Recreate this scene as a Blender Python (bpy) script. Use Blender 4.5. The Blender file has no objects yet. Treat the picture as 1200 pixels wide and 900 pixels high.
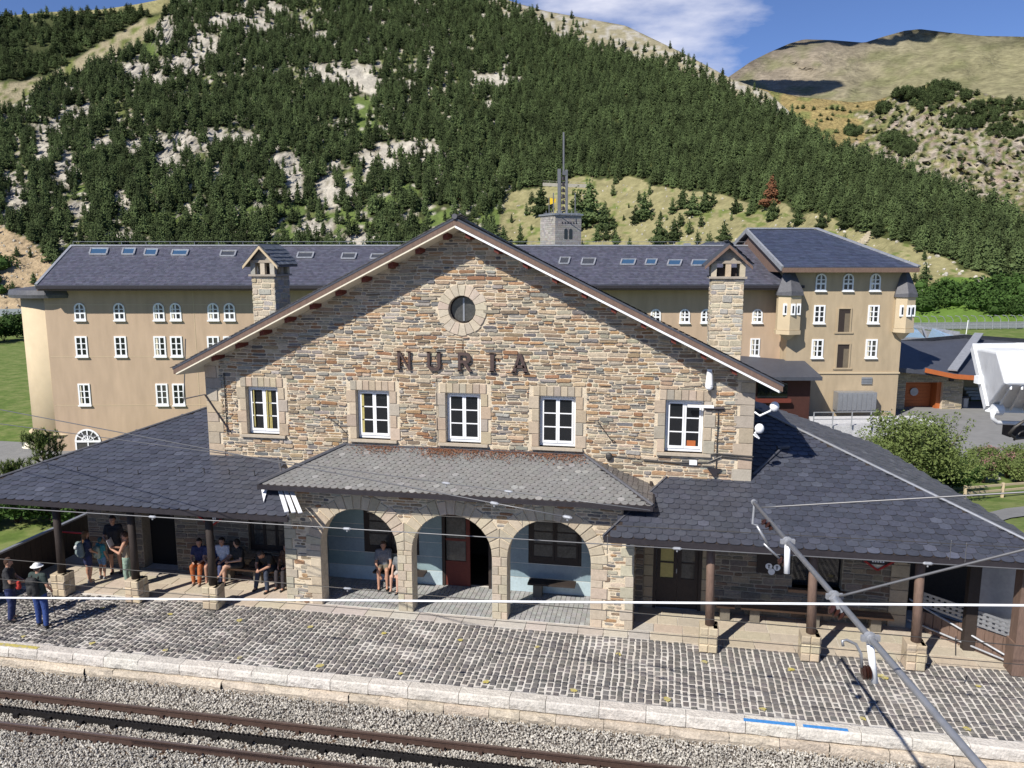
import bpy, bmesh, math, random
import numpy as np
from mathutils import Vector, Matrix, noise as mn
random.seed(7); rng = np.random.default_rng(7)
S = bpy.context.scene; COL = S.collection
R = math.radians; PI = math.pi
# ---------------------------------------------------------------- camera
CAM = Vector((5.049, -20.270, 9.315)); YAW = R(10.4046); PIT = R(9.2238); FPX = 930.0
FW = Vector((-math.sin(YAW)*math.cos(PIT), math.cos(YAW)*math.cos(PIT), -math.sin(PIT)))
RT = Vector((math.cos(YAW), math.sin(YAW), 0)); UP = RT.cross(FW)
cd = bpy.data.cameras.new('camera'); cam = bpy.data.objects.new('camera', cd); COL.objects.link(cam)
cd.sensor_width = 36; cd.lens = FPX/1200*36; cd.clip_end = 12000; cd.clip_start = 0.05
M = Matrix((RT, UP, -FW)).transposed().to_4x4(); M.translation = CAM; cam.matrix_world = M
S.camera = cam
def ray(px, py): return FW + RT*((px-600)/FPX) - UP*((py-450)/FPX)
def on(px, py, n, c):
    n = Vector(n); d = ray(px, py); return CAM + d*((c - CAM.dot(n))/d.dot(n))
def ptd(px, py, depth): return CAM + ray(px, py)*depth          # depth along the view axis, metres
def pth(px, py, dist):
    d = ray(px, py); return CAM + d*(dist/math.hypot(d.x, d.y))
# ---------------------------------------------------------------- light
SUNV = Vector((0.62, 1.0, -1.16)).normalized()                  # direction the light travels
elev = math.asin(-SUNV.z); to = -SUNV
w = bpy.data.worlds.new('World'); S.world = w; w.use_nodes = True
nt = w.node_tree; nt.nodes.clear()
def N(nt, typ, **k):
    n = nt.nodes.new(typ)
    for a, b in k.items():
        if a in ('op',): n.operation = b
        else: setattr(n, a, b)
    return n
out = N(nt, 'ShaderNodeOutputWorld'); bg = N(nt, 'ShaderNodeBackground'); sky = N(nt, 'ShaderNodeTexSky')
sky.sky_type = 'NISHITA'; sky.sun_disc = False; sky.sun_elevation = elev
sky.sun_rotation = math.atan2(to.x, to.y); sky.altitude = 2000; sky.air_density = 1.0; sky.dust_density = 0.25; sky.ozone_density = 2.2
bg.inputs[1].default_value = 0.066
tc = N(nt, 'ShaderNodeTexCoord'); mp = N(nt, 'ShaderNodeMapping'); mp.inputs['Scale'].default_value = (1, 1, 3.2)
nz = N(nt, 'ShaderNodeTexNoise'); nz.inputs['Scale'].default_value = 4.5; nz.inputs['Detail'].default_value = 8; nz.inputs['Roughness'].default_value = .55
mp.inputs['Location'].default_value = (0.0, 0.0, 0.0)
nt.links.new(tc.outputs['Generated'], mp.inputs[0]); nt.links.new(mp.outputs[0], nz.inputs[0])
# one bank of cloud above the ridge, thin patches elsewhere
cdir = ray(790, -10).normalized()
dt = N(nt, 'ShaderNodeVectorMath', op='DOT_PRODUCT'); dt.inputs[1].default_value = cdir; nt.links.new(tc.outputs['Generated'], dt.inputs[0])
mr = N(nt, 'ShaderNodeMapRange'); mr.inputs[1].default_value = math.cos(R(9)); mr.inputs[2].default_value = math.cos(R(2)); mr.inputs[3].default_value = -.02; mr.inputs[4].default_value = .2
nt.links.new(dt.outputs['Value'], mr.inputs[0])
ad = N(nt, 'ShaderNodeMath', op='ADD'); nt.links.new(nz.outputs[0], ad.inputs[0]); nt.links.new(mr.outputs[0], ad.inputs[1])
cr = N(nt, 'ShaderNodeMapRange'); cr.inputs[1].default_value = .62; cr.inputs[2].default_value = .84; cr.inputs[3].default_value = 0; cr.inputs[4].default_value = .9
nt.links.new(ad.outputs[0], cr.inputs[0])
mx = N(nt, 'ShaderNodeMixRGB'); mx.inputs[2].default_value = (10.5, 10.6, 12, 1)
sg = N(nt, 'ShaderNodeMixRGB'); sg.blend_type = 'MULTIPLY'; sg.inputs[0].default_value = 1; sg.inputs[2].default_value = (.90, 1.02, 1.38, 1)
nt.links.new(sky.outputs[0], sg.inputs[1])
nt.links.new(cr.outputs[0], mx.inputs[0]); nt.links.new(sg.outputs[0], mx.inputs[1]); nt.links.new(mx.outputs[0], bg.inputs[0])
nt.links.new(bg.outputs[0], out.inputs[0])
sl = bpy.data.lights.new('sun', 'SUN'); sl.energy = 5.0; sl.angle = R(.5); sl.color = (1, .95, .87)
so = bpy.data.objects.new('sun', sl); COL.objects.link(so); so.rotation_euler = SUNV.to_track_quat('-Z', 'Y').to_euler(); so.location = (-20, -40, 60)
S.view_settings.view_transform = 'Standard'; S.view_settings.look = 'None'; S.view_settings.exposure = 0.36; S.view_settings.gamma = 1
# ---------------------------------------------------------------- materials
def mat(name, c=(.5, .5, .5), rough=.8, attr=False, var=.15, scale=3., c2=None, bump=0., bscale=None, spec=.35, metal=0., rnd=0., detail=5, sstrength=None, stretch=(1, 1, 1)):
    """principled material; base colour = constant or the piece colour 'col', varied by world-space noise"""
    m = bpy.data.materials.new(name); m.use_nodes = True; t = m.node_tree; p = t.nodes['Principled BSDF']; L = t.links.new
    p.inputs['Roughness'].default_value = rough; p.inputs['Specular IOR Level'].default_value = spec; p.inputs['Metallic'].default_value = metal
    g = N(t, 'ShaderNodeNewGeometry'); mp = N(t, 'ShaderNodeMapping'); mp.inputs['Scale'].default_value = stretch; L(g.outputs['Position'], mp.inputs[0])
    n = N(t, 'ShaderNodeTexNoise'); n.inputs['Scale'].default_value = scale; n.inputs['Detail'].default_value = detail; n.inputs['Roughness'].default_value = .6
    L(mp.outputs[0], n.inputs[0])
    if attr: a = N(t, 'ShaderNodeAttribute'); a.attribute_name = 'col'; src = a.outputs['Color']
    else:
        a = N(t, 'ShaderNodeRGB'); a.outputs[0].default_value = (*c, 1); src = a.outputs[0]
    if c2 is not None:
        r = N(t, 'ShaderNodeMapRange'); r.inputs[1].default_value = .42; r.inputs[2].default_value = .6; L(n.outputs[0], r.inputs[0])
        k = N(t, 'ShaderNodeMixRGB'); k.inputs[2].default_value = (*c2, 1); L(r.outputs[0], k.inputs[0]); L(src, k.inputs[1]); src = k.outputs[0]
    h = N(t, 'ShaderNodeHueSaturation'); L(src, h.inputs['Color'])
    r = N(t, 'ShaderNodeMapRange'); r.inputs[1].default_value = .3; r.inputs[2].default_value = .7; r.inputs[3].default_value = 1-var; r.inputs[4].default_value = 1+var
    n2 = N(t, 'ShaderNodeTexNoise'); n2.inputs['Scale'].default_value = scale*3.7; n2.inputs['Detail'].default_value = 4; L(mp.outputs[0], n2.inputs[0])
    av = N(t, 'ShaderNodeMath', op='ADD'); L(n.outputs[0], av.inputs[0]); L(n2.outputs[0], av.inputs[1])
    hf = N(t, 'ShaderNodeMath', op='MULTIPLY'); hf.inputs[1].default_value = .5; L(av.outputs[0], hf.inputs[0]); L(hf.outputs[0], r.inputs[0])
    v = r.outputs[0]
    if rnd:
        oi = N(t, 'ShaderNodeObjectInfo'); q = N(t, 'ShaderNodeMapRange'); q.inputs[3].default_value = 1-rnd; q.inputs[4].default_value = 1+rnd; L(oi.outputs['Random'], q.inputs[0])
        mu = N(t, 'ShaderNodeMath', op='MULTIPLY'); L(v, mu.inputs[0]); L(q.outputs[0], mu.inputs[1]); v = mu.outputs[0]
    L(v, h.inputs['Value']); L(h.outputs[0], p.inputs['Base Color'])
    if bump:
        b = N(t, 'ShaderNodeBump'); b.inputs['Strength'].default_value = min(1, bump); b.inputs['Distance'].default_value = sstrength or .02
        n3 = N(t, 'ShaderNodeTexNoise'); n3.inputs['Scale'].default_value = bscale or scale*4; n3.inputs['Detail'].default_value = 6; L(mp.outputs[0], n3.inputs[0])
        L(n3.outputs[0], b.inputs['Height']); L(b.outputs[0], p.inputs['Normal'])
    return m
MT = {}
MT['stone'] = mat('rubble_stone', attr=True, rough=.9, var=.32, scale=9, bump=.9, bscale=30, sstrength=.015)
MT['mortar'] = mat('lime_mortar', (.60, .51, .38), .95, var=.25, scale=6, bump=.8, bscale=40)
MT['mortar_shaded'] = mat('shaded_mortar', (.27, .235, .18), .95, var=.25, scale=6, bump=.8, bscale=40)  # darker copy of the mortar, the porch shade put into its colour
MT['block'] = mat('cut_sandstone', attr=True, rough=.9, var=.18, scale=7, bump=.5, bscale=50, sstrength=.008)
MT['slate'] = mat('roof_slate', attr=True, rough=.48, var=.25, scale=5, bump=.3, bscale=25, spec=.5, sstrength=.01)
MT['slateplain'] = mat('slate_far', (.058, .063, .080), .55, var=.2, scale=1.3, spec=.45)
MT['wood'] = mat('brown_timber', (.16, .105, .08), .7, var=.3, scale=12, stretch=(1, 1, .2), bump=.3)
MT['black'] = mat('doorway_shade', (.008, .008, .008), .9)
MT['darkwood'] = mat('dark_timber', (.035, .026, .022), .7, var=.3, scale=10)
MT['redwood'] = mat('red_timber', (.13, .03, .02), .7, var=.25, scale=12)
MT['benchwood'] = mat('bench_timber', (.3, .17, .09), .6, var=.3, scale=12, stretch=(.2, 1, 1))
MT['cream'] = mat('cream_paint', (.72, .66, .52), .6, var=.06)
MT['white'] = mat('white_paint', (.82, .83, .84), .4, var=.04)
MT['glass'] = mat('dark_glass', (.012, .014, .017), .06, var=.1, spec=.7)
MT['glassroom'] = mat('porch_glass', (.06, .06, .058), .12, var=.5, scale=5, spec=.6)
MT['curtain'] = mat('curtain_cloth', (.42, .36, .14), .9, var=.2, scale=20)
MT['letterpaint'] = mat('rusty_paint', (.075, .05, .045), .6, var=.3, scale=8)
MT['iron'] = mat('dark_iron', (.045, .04, .045), .5, var=.2, metal=.4)
MT['lead'] = mat('lead_flashing', (.09, .09, .1), .5, var=.3, scale=4)
MT['zinc'] = mat('zinc_flashing', (.34, .35, .37), .45, var=.3, scale=4, metal=.3)
MT['paving'] = mat('porch_paving', (.46, .40, .32), .85, var=.25, scale=2.5, bump=.4, bscale=20)
MT['tile'] = mat('blue_tile', attr=True, rough=.3, var=.15, scale=5, spec=.5)
MT['cobble'] = mat('cobble_stone', attr=True, rough=.8, var=.25, scale=14, bump=.5, bscale=60, c2=None)
MT['grout'] = mat('pale_grout', (.62, .59, .54), .95, var=.25, scale=1.1, bump=.6, bscale=30, c2=(.5, .46, .41))
MT['kerb'] = mat('kerb_granite', attr=True, rough=.9, var=.3, scale=5, bump=.9, bscale=18, sstrength=.03)
MT['gravel'] = mat('ballast_stone', (.41, .385, .34), .9, var=.35, scale=1.2, rnd=.4)
MT['gravelbed'] = mat('ballast_bed', (.17, .15, .13), 1, var=.5, scale=25, bump=1, bscale=60)
MT['rust'] = mat('rail_rust', (.075, .046, .036), .75, var=.35, scale=10, metal=.2)
MT['railtop'] = mat('rail_head', (.30, .23, .20), .35, var=.2, scale=10, metal=.7)
MT['rack'] = mat('greased_rack', (.022, .02, .02), .45, var=.4, scale=12, metal=.3)
MT['sleeper'] = mat('sleeper_steel', (.13, .09, .06), .8, var=.4, scale=8)
MT['yellow'] = mat('yellow_paint', (.50, .42, .10), .9, var=.5, scale=9, c2=(.3, .27, .18))
MT['blue'] = mat('blue_paint', (.05, .22, .52), .8, var=.35, scale=14)
MT['render_w'] = mat('ochre_render', (.45, .335, .235), .9, var=.13, scale=.6, bump=.2, bscale=8, stretch=(1, 1, .22))
MT['render_t'] = mat('tower_render', (.41, .325, .215), .9, var=.17, scale=.7, bump=.2, bscale=8, stretch=(1, 1, .25))
MT['render_l'] = mat('light_render', (.52, .42, .28), .9, var=.08, scale=.4)
MT['grass'] = mat('lawn_grass', (.10, .155, .026), 1, var=.35, scale=.8, c2=(.145, .17, .05), bump=.5, bscale=20)
MT['asphalt'] = mat('grey_asphalt', (.20, .20, .195), .95, var=.15, scale=.5)
MT['orange'] = mat('orange_timber', (.42, .12, .035), .6, var=.15, scale=6)
MT['metal'] = mat('grey_metal', (.33, .34, .36), .4, var=.15, metal=.5)
MT['wire'] = mat('steel_wire', (.15, .15, .155), .4, var=.1, metal=.4)
MT['copper'] = mat('dark_wire', (.07, .065, .06), .5, var=.1, metal=.4)
MT['bark'] = mat('pine_bark', (.10, .065, .045), 1, var=.3)
MT['pine'] = mat('pine_needles', (.062, .086, .032), .9, var=.4, scale=.05, rnd=.5, spec=.15)
MT['pineb'] = mat('dead_pine', (.16, .075, .04), .95, var=.3, scale=1, spec=.1)
MT['leaf'] = mat('shrub_leaf', (.115, .15, .045), .8, var=.4, scale=4, spec=.2)
MT['leafd'] = mat('dark_shrub_leaf', (.045, .085, .02), .85, var=.4, scale=.6, spec=.15, rnd=.3)
MT['pink'] = mat('pink_flower', (.28, .14, .14), .8, var=.3, scale=8)
MT['skin'] = mat('skin', (.42, .23, .155), .6, var=.05)
MT['spur'] = mat('rocky_grass', attr=True, rough=1, var=.6, scale=.09, bump=1, bscale=.22, detail=9, sstrength=4, spec=.05)
MT['scree'] = mat('mountain_turf', attr=True, rough=1, var=.4, scale=.02, bump=1, bscale=.05, detail=10, sstrength=8, spec=.05, stretch=(1, 1, 2.5))
MT['terra'] = mat('terrain', attr=True, rough=1, var=.32, scale=.16, bump=.9, bscale=.8, detail=8, sstrength=.7, spec=.05)
MT['yellowcloth'] = mat('yellow_cloth', (.75, .5, .03), .8)
def cmat(c, rough=.85):
    k = 'cloth_%02d_%02d_%02d' % tuple(int(v*99) for v in c)
    if k not in MT: MT[k] = mat(k, c, rough, var=.3, scale=9, bump=.8, bscale=14, sstrength=.03)
    return MT[k]
# ---------------------------------------------------------------- object helpers
def link(name, me, parent=None):
    o = bpy.data.objects.new(name, me); COL.objects.link(o)
    if parent: o.parent = parent
    return o
def thing(name, label, cat, loc=(0, 0, 0), rz=0, group=None):
    o = bpy.data.objects.new(name, None); COL.objects.link(o); o.empty_display_size = .3
    o.location = loc; o.rotation_euler = (0, 0, rz); return tag(o, label, cat, group)
def tag(o, label, cat, group=None):
    o['label'] = label; o['category'] = cat
    if group: o['group'] = group
    return o
class MB:
    def __init__(s): s.v = []; s.f = []; s.c = []; s.m = []; s.col = (.5, .5, .5); s.mi = 0
    def add(s, vs, fs, col=None, mi=None):
        b = len(s.v); s.v += [tuple(v) for v in vs]; s.f += [tuple(i+b for i in f) for f in fs]
        s.c += [col or s.col]*len(fs); s.m += [s.mi if mi is None else mi]*len(fs); return s
    def box(s, x0, x1, y0, y1, z0, z1, **k):
        return s.add([(x0, y0, z0), (x1, y0, z0), (x1, y1, z0), (x0, y1, z0), (x0, y0, z1), (x1, y0, z1), (x1, y1, z1), (x0, y1, z1)],
                     [(3, 2, 1, 0), (4, 5, 6, 7), (0, 1, 5, 4), (1, 2, 6, 5), (2, 3, 7, 6), (3, 0, 4, 7)], **k)
    def prism(s, poly, d, **k):
        """poly: ordered 3-D points, extruded by vector d"""
        n = len(poly); d = Vector(d); P = [Vector(p) for p in poly]; nn = Vector((0, 0, 0))
        for i in range(n): nn += P[i].cross(P[(i+1) % n])
        if nn.dot(d) > 0: P.reverse()
        vs = [tuple(p) for p in P] + [tuple(p+d) for p in P]
        return s.add(vs, [tuple(range(n)), tuple(range(2*n-1, n-1, -1))] + [(i, i+n, (i+1) % n+n, (i+1) % n) for i in range(n)], **k)
    def bar(s, a, b, w, h=None, up=(0, 0, 1), **k):
        a = Vector(a); b = Vector(b); h = h or w; t = (b-a).normalized(); u = Vector(up)
        if abs(t.dot(u)) > .98: u = Vector((0, 1, 0))
        r = t.cross(u).normalized(); u = r.cross(t)
        q = [r*(-w/2)+u*(-h/2), r*(w/2)+u*(-h/2), r*(w/2)+u*(h/2), r*(-w/2)+u*(h/2)]
        return s.add([a+p for p in q]+[b+p for p in q], [(0, 1, 2, 3), (7, 6, 5, 4), (0, 4, 5, 1), (1, 5, 6, 2), (2, 6, 7, 3), (3, 7, 4, 0)], **k)
    def tube(s, pts, r, n=8, caps=True, **k):
        P = [Vector(p) for p in pts]; rr = r if isinstance(r, (list, tuple)) else [r]*len(P); vs = []; fs = []; ref = None
        for i, p in enumerate(P):
            t = (P[min(i+1, len(P)-1)]-P[max(i-1, 0)]).normalized()
            if ref is None: ref = Vector((0, 0, 1)) if abs(t.z) < .9 else Vector((1, 0, 0))
            a = t.cross(ref).normalized(); b = a.cross(t); ref = b
            for j in range(n):
                th = 2*PI*j/n; vs.append(p+(a*math.cos(th)+b*math.sin(th))*rr[i])
        for i in range(len(P)-1):
            for j in range(n): fs.append((i*n+j, i*n+(j+1) % n, (i+1)*n+(j+1) % n, (i+1)*n+j))
        if caps: fs += [tuple(range(n-1, -1, -1)), tuple(range((len(P)-1)*n, len(P)*n))]
        return s.add(vs, fs, **k)
    def sphere(s, c, r, sc=(1, 1, 1), n=10, m=6, rot=None, **k):
        c = Vector(c); vs = []; fs = []
        for i in range(1, m):
            for j in range(n):
                a = PI*i/m; b = 2*PI*j/n; p = Vector((math.sin(a)*math.cos(b)*sc[0], math.sin(a)*math.sin(b)*sc[1], math.cos(a)*sc[2]))*r
                vs.append(c+(rot @ p if rot else p))
        tp = Vector((0, 0, r*sc[2])); vs += [c+(rot @ tp if rot else tp), c-(rot @ tp if rot else tp)]; T = len(vs)-2
        for i in range(m-2):
            for j in range(n): fs.append((i*n+j, (i+1)*n+j, (i+1)*n+(j+1) % n, i*n+(j+1) % n))
        for j in range(n): fs += [(T, j, (j+1) % n), (T+1, (m-2)*n+(j+1) % n, (m-2)*n+j)]
        return s.add(vs, fs, **k)
    def build(s, name, mats, parent=None, smooth=False, kind=None, off=None):
        if not isinstance(mats, (list, tuple)): mats = [mats]
        me = bpy.data.meshes.new(name); v = s.v
        if off is not None: v = [(a-off[0], b-off[1], c-off[2]) for a, b, c in v]
        me.from_pydata(v, [], s.f)
        for m in mats: me.materials.append(m)
        if len(mats) > 1: me.polygons.foreach_set('material_index', s.m)
        a = me.attributes.new('col', 'FLOAT_COLOR', 'FACE')
        arr = np.ones((len(s.f), 4), dtype=np.float32); arr[:, :3] = np.array(s.c, dtype=np.float32); a.data.foreach_set('color', arr.ravel())
        if smooth: me.polygons.foreach_set('use_smooth', [True]*len(s.f))
        me.update(); o = link(name, me, parent)
        if off is not None: o.location = off
        if kind: o['kind'] = kind
        return o
def vary(c, a=.12, h=.03):
    k = 1+random.uniform(-a, a); return tuple(max(.005, x*k*(1+random.uniform(-h, h))) for x in c)
STONES = [(.39, .30, .205), (.31, .225, .145), (.33, .29, .225), (.25, .23, .20), (.17, .16, .15), (.35, .22, .12), (.26, .145, .08), (.43, .36, .265), (.22, .165, .115), (.14, .135, .135), (.30, .265, .20), (.33, .31, .27)]
SW = [5, 4.5, 3.5, 2.5, 2, 2.6, 1.8, 3.5, 3, 1, 2, 2]
def stonecol(): return vary(random.choices(STONES, SW)[0], .15, .04)
class Pieces:
    """collects single pieces (each its own small mesh); the largest `limit` become objects of their own, the rest one 'stuff' part"""
    def __init__(s, name, mat, limit=300): s.name = name; s.mat = mat; s.l = []; s.limit = limit
    def add(s, vs, fs, col, size=None):
        if size is None:
            a = np.array([tuple(v) for v in vs]); e = a.max(0)-a.min(0); e.sort(); c = Vector(a.mean(0)); size = e[2]*e[1]/max(1, (c-CAM).length)**2
        s.l.append((size, vs, fs, col))
    def flush(s, parent, limit=None):
        s.l.sort(key=lambda t: -t[0]); L = s.limit if limit is None else limit
        for t in s.l[:L]: MB().add(t[1], t[2], col=t[3]).build(s.name, s.mat, parent)
        if s.l[L:]:
            m = MB()
            for t in s.l[L:]: m.add(t[1], t[2], col=t[3])
            m.build(s.name+'work' if s.name == 'stone' else s.name+'_field', s.mat, parent, kind='stuff')
        n = len(s.l); s.l = []; return n
def slab(poly2, o, u, v, n, d0, d1, bev=.012):
    """irregular block: 2-D polygon in plane (o,u,v), from depth d0 (back) to d1 (front, along n) with a bevelled front"""
    k = len(poly2); cx = sum(p[0] for p in poly2)/k; cy = sum(p[1] for p in poly2)/k; vs = []
    area = sum(poly2[i][0]*poly2[(i+1) % k][1]-poly2[(i+1) % k][0]*poly2[i][1] for i in range(k))
    for (a, b), d in [(p, d0) for p in poly2]+[(p, d1-bev) for p in poly2]: vs.append(o+u*a+v*b+n*d)
    for a, b in poly2:
        r = math.hypot(a-cx, b-cy)+1e-6; q = max(.3, 1-bev*1.5/r); vs.append(o+u*(cx+(a-cx)*q)+v*(cy+(b-cy)*q)+n*d1)
    fs = [(i, (i+1) % k, k+(i+1) % k, k+i) for i in range(k)]+[(k+i, k+(i+1) % k, 2*k+(i+1) % k, 2*k+i) for i in range(k)]+[tuple(range(2*k, 3*k))]
    if (u.cross(v).dot(n) > 0) != (area > 0): fs = [tuple(reversed(f)) for f in fs]
    return vs, fs
X = Vector((1, 0, 0)); Yv = Vector((0, 1, 0)); Z = Vector((0, 0, 1))
def rubble(P, o, u, v, n, u0, u1, v0, v1, inside, hmin=.07, hmax=.16, wmin=.14, wmax=.5, proud=.02, cols=stonecol, gap=.014):
    """coursed rubble over the rectangle; inside(a0,b0,a1,b1) says whether a stone may stand there"""
    b = v0
    while b < v1-.03:
        h = min(random.uniform(hmin, hmax), v1-b)
        a = u0
        while a < u1-.04:
            wd = min(random.uniform(wmin, wmax)*(.7+.5*h/hmax), u1-a)
            if u1-a-wd < wmin*.6: wd = u1-a
            subs = [(a, b, a+wd, b+h)]
            if h > .11 and random.random() < .3:
                k = random.uniform(.35, .65)*h; subs = [(a, b, a+wd, b+k), (a, b+k, a+wd, b+h)]
            for (a0, b0, a1, b1) in subs:
                for (q0, r0, q1, r1) in inside(a0, b0, a1, b1):
                    if q1-q0 < .05 or r1-r0 < .03: continue
                    g = gap*random.uniform(.4, 1.3); j = min(.02, (r1-r0)*.14)
                    J = lambda: random.uniform(-j, j)
                    q0_, q1_, r0_, r1_ = q0+g, q1-g, r0+g*.7, r1-g*.7
                    m = (q0_+q1_)/2+random.uniform(-.2, .2)*(q1_-q0_)
                    c = min(.03, (q1_-q0_)*.2); d = min(.02, (r1_-r0_)*.3)
                    poly = [(q0_+c, r0_+abs(J())), (m, r0_+abs(J())*.6), (q1_-c, r0_+abs(J())), (q1_, r0_+d), (q1_+J()*.3, r1_-d), (q1_-c, r1_-abs(J())), (m+J(), r1_-abs(J())*.6), (q0_+c, r1_-abs(J())), (q0_+J()*.3, r1_-d), (q0_, r0_+d)]
                    poly = [(pa, pb+.03*mn.noise(Vector((pa*1.1, pb*1.3, 3)))+.012*mn.noise(Vector((pa*5, pb*4, 8)))) for pa, pb in poly]
                    vs, fs = slab(poly, o, u, v, n, -.03, (.2+.8*random.random()**1.6)*proud, .008)
                    P.add(vs, fs, cols())
            a += wd
        b += h
def rects_minus(holes):
    """inside() for rubble that trims stones against rectangular holes"""
    def f(a0, b0, a1, b1):
        out = [(a0, b0, a1, b1)]
        for (h0, k0, h1, k1) in holes:
            nxt = []
            for (p0, q0, p1, q1) in out:
                if p1 <= h0 or p0 >= h1 or q1 <= k0 or q0 >= k1: nxt.append((p0, q0, p1, q1)); continue
                if p0 < h0: nxt.append((p0, q0, h0, q1))
                if p1 > h1: nxt.append((h1, q0, p1, q1))
                if q0 < k0 and min(p1, h1)-max(p0, h0) > .05: nxt.append((max(p0, h0), q0, min(p1, h1), k0))
                if q1 > k1 and min(p1, h1)-max(p0, h0) > .05: nxt.append((max(p0, h0), k1, min(p1, h1), q1))
            out = nxt
        return out
    return f
BLK = [(.42, .345, .25), (.38, .32, .24), (.44, .36, .27), (.35, .31, .25), (.40, .32, .23)]
def blockcol(): return vary(random.choice(BLK), .1, .03)
def block(P, o, u, v, n, a0, b0, a1, b1, d=.03, back=-.05, g=.006, col=None):
    vs, fs = slab([(a0+g, b0+g), (a1-g, b0+g), (a1-g, b1-g), (a0+g, b1-g)], o, u, v, n, back, d, .008); P.add(vs, fs, col or blockcol())
def slates(P, o, u, v, n, inside, u0, u1, v0, v1, w=.27, clip=False, ex=.2, thick=.012, base=(.055, .059, .076), shape='round', var=.17, rise=.022):
    """overlapping roof slates: o eave origin, u along the eave, v up the slope, n outward"""
    r = 0; b = v0
    while b < v1:
        a = u0-(w/2 if r % 2 else 0)
        while a < u1:
            cx = a+w/2; ww = w*.97
            if inside(cx, b+ex*.5):
                jd = random.uniform(-.012, .012); lift = random.uniform(.0, .006)
                if shape == 'round': low = [(-.5, .35), (-.42, .14), (-.25, .03), (0, 0), (.25, .03), (.42, .14), (.5, .35)]
                elif shape == 'point': low = [(-.5, .55), (-.1, .0), (.1, 0), (.5, .55)]
                else: low = [(-.5, 0), (.5, 0)]
                pts = [(cx+p*ww, b+jd+q*ex) for p, q in low]+[(cx+ww*.5, b+ex*1.35), (cx-ww*.5, b+ex*1.35)]
                if clip: pts = [(max(u0, min(u1, p)), q) for p, q in pts]
                vs = []
                for dd in (0, 1):
                    for p, q in pts:
                        t = (q-b)/(ex*1.35); vs.append(o+u*p+v*q+n*((1-t)*rise+lift*rise/.022+.004-(0 if dd else thick)))
                k = len(pts); fs = [tuple(range(k, 2*k))]+[(i, (i+1) % k, k+(i+1) % k, k+i) for i in range(k-2)]
                c = vary(base, var, .015)
                if random.random() < .03: c = tuple(x*1.4 for x in c)
                P.add(vs, fs, c)
            a += w
        b += ex; r += 1
def scatter(name, pts, scl, rot, idx, objs, mat=None, parent=None, kind='stuff'):
    """one object of many points; geometry nodes put an instance (a tree, or an icosphere stone) on each"""
    me = bpy.data.meshes.new(name); n = len(pts); me.vertices.add(n); me.vertices.foreach_set('co', np.asarray(pts, dtype=np.float32).ravel())
    for nm, arr in (('scl', scl), ('rot', rot)):
        a = me.attributes.new(nm, 'FLOAT_VECTOR', 'POINT'); a.data.foreach_set('vector', np.asarray(arr, dtype=np.float32).ravel())
    a = me.attributes.new('idx', 'INT', 'POINT'); a.data.foreach_set('value', np.asarray(idx, dtype=np.int32))
    o = link(name, me, parent); o['kind'] = kind
    g = bpy.data.node_groups.new(name, 'GeometryNodeTree'); g.interface.new_socket('Geometry', in_out='INPUT', socket_type='NodeSocketGeometry'); g.interface.new_socket('Geometry', in_out='OUTPUT', socket_type='NodeSocketGeometry')
    i = g.nodes.new('NodeGroupInput'); u = g.nodes.new('NodeGroupOutput'); p = g.nodes.new('GeometryNodeInstanceOnPoints'); L = g.links.new
    L(i.outputs[0], p.inputs['Points'])
    def na(nm, t):
        q = g.nodes.new('GeometryNodeInputNamedAttribute'); q.data_type = t; q.inputs[0].default_value = nm; return q.outputs[0]
    L(na('scl', 'FLOAT_VECTOR'), p.inputs['Scale']); L(na('rot', 'FLOAT_VECTOR'), p.inputs['Rotation'])
    if objs:
        j = g.nodes.new('GeometryNodeGeometryToInstance'); p.inputs['Pick Instance'].default_value = True; L(na('idx', 'INT'), p.inputs['Instance Index'])
        for ob in reversed(objs):
            q = g.nodes.new('GeometryNodeObjectInfo'); q.inputs['Object'].default_value = ob; q.inputs['As Instance'].default_value = True; L(q.outputs['Geometry'], j.inputs[0])
        L(j.outputs[0], p.inputs['Instance'])
    else:
        q = g.nodes.new('GeometryNodeMeshIcoSphere'); q.inputs['Subdivisions'].default_value = 1; q.inputs['Radius'].default_value = 1
        sm = g.nodes.new('GeometryNodeSetMaterial'); sm.inputs['Material'].default_value = mat; L(q.outputs[0], sm.inputs[0]); L(sm.outputs[0], p.inputs['Instance'])
        me.materials.append(mat)
    L(p.outputs[0], u.inputs[0]); md = o.modifiers.new('instances', 'NODES'); md.node_group = g; return o
# ================================================================ the station
ST = thing('station_building', 'rubble stone railway station with gable, three arches and slate roofs beside the track', 'station')
NF = Vector((0, -1, 0)); O0 = Vector((0, 0, 0))
P_st = Pieces('stone', MT['stone']); P_bl = Pieces('cut_block', MT['block']); P_sl = Pieces('slate', MT['slate'])
SL = .4945; WW = .478; WZ0, WZ1 = 4.315, 5.677; WX = [-5.793, -2.534, 0, 2.534, 5.793]; RC = 7.9; RI = .37
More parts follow.
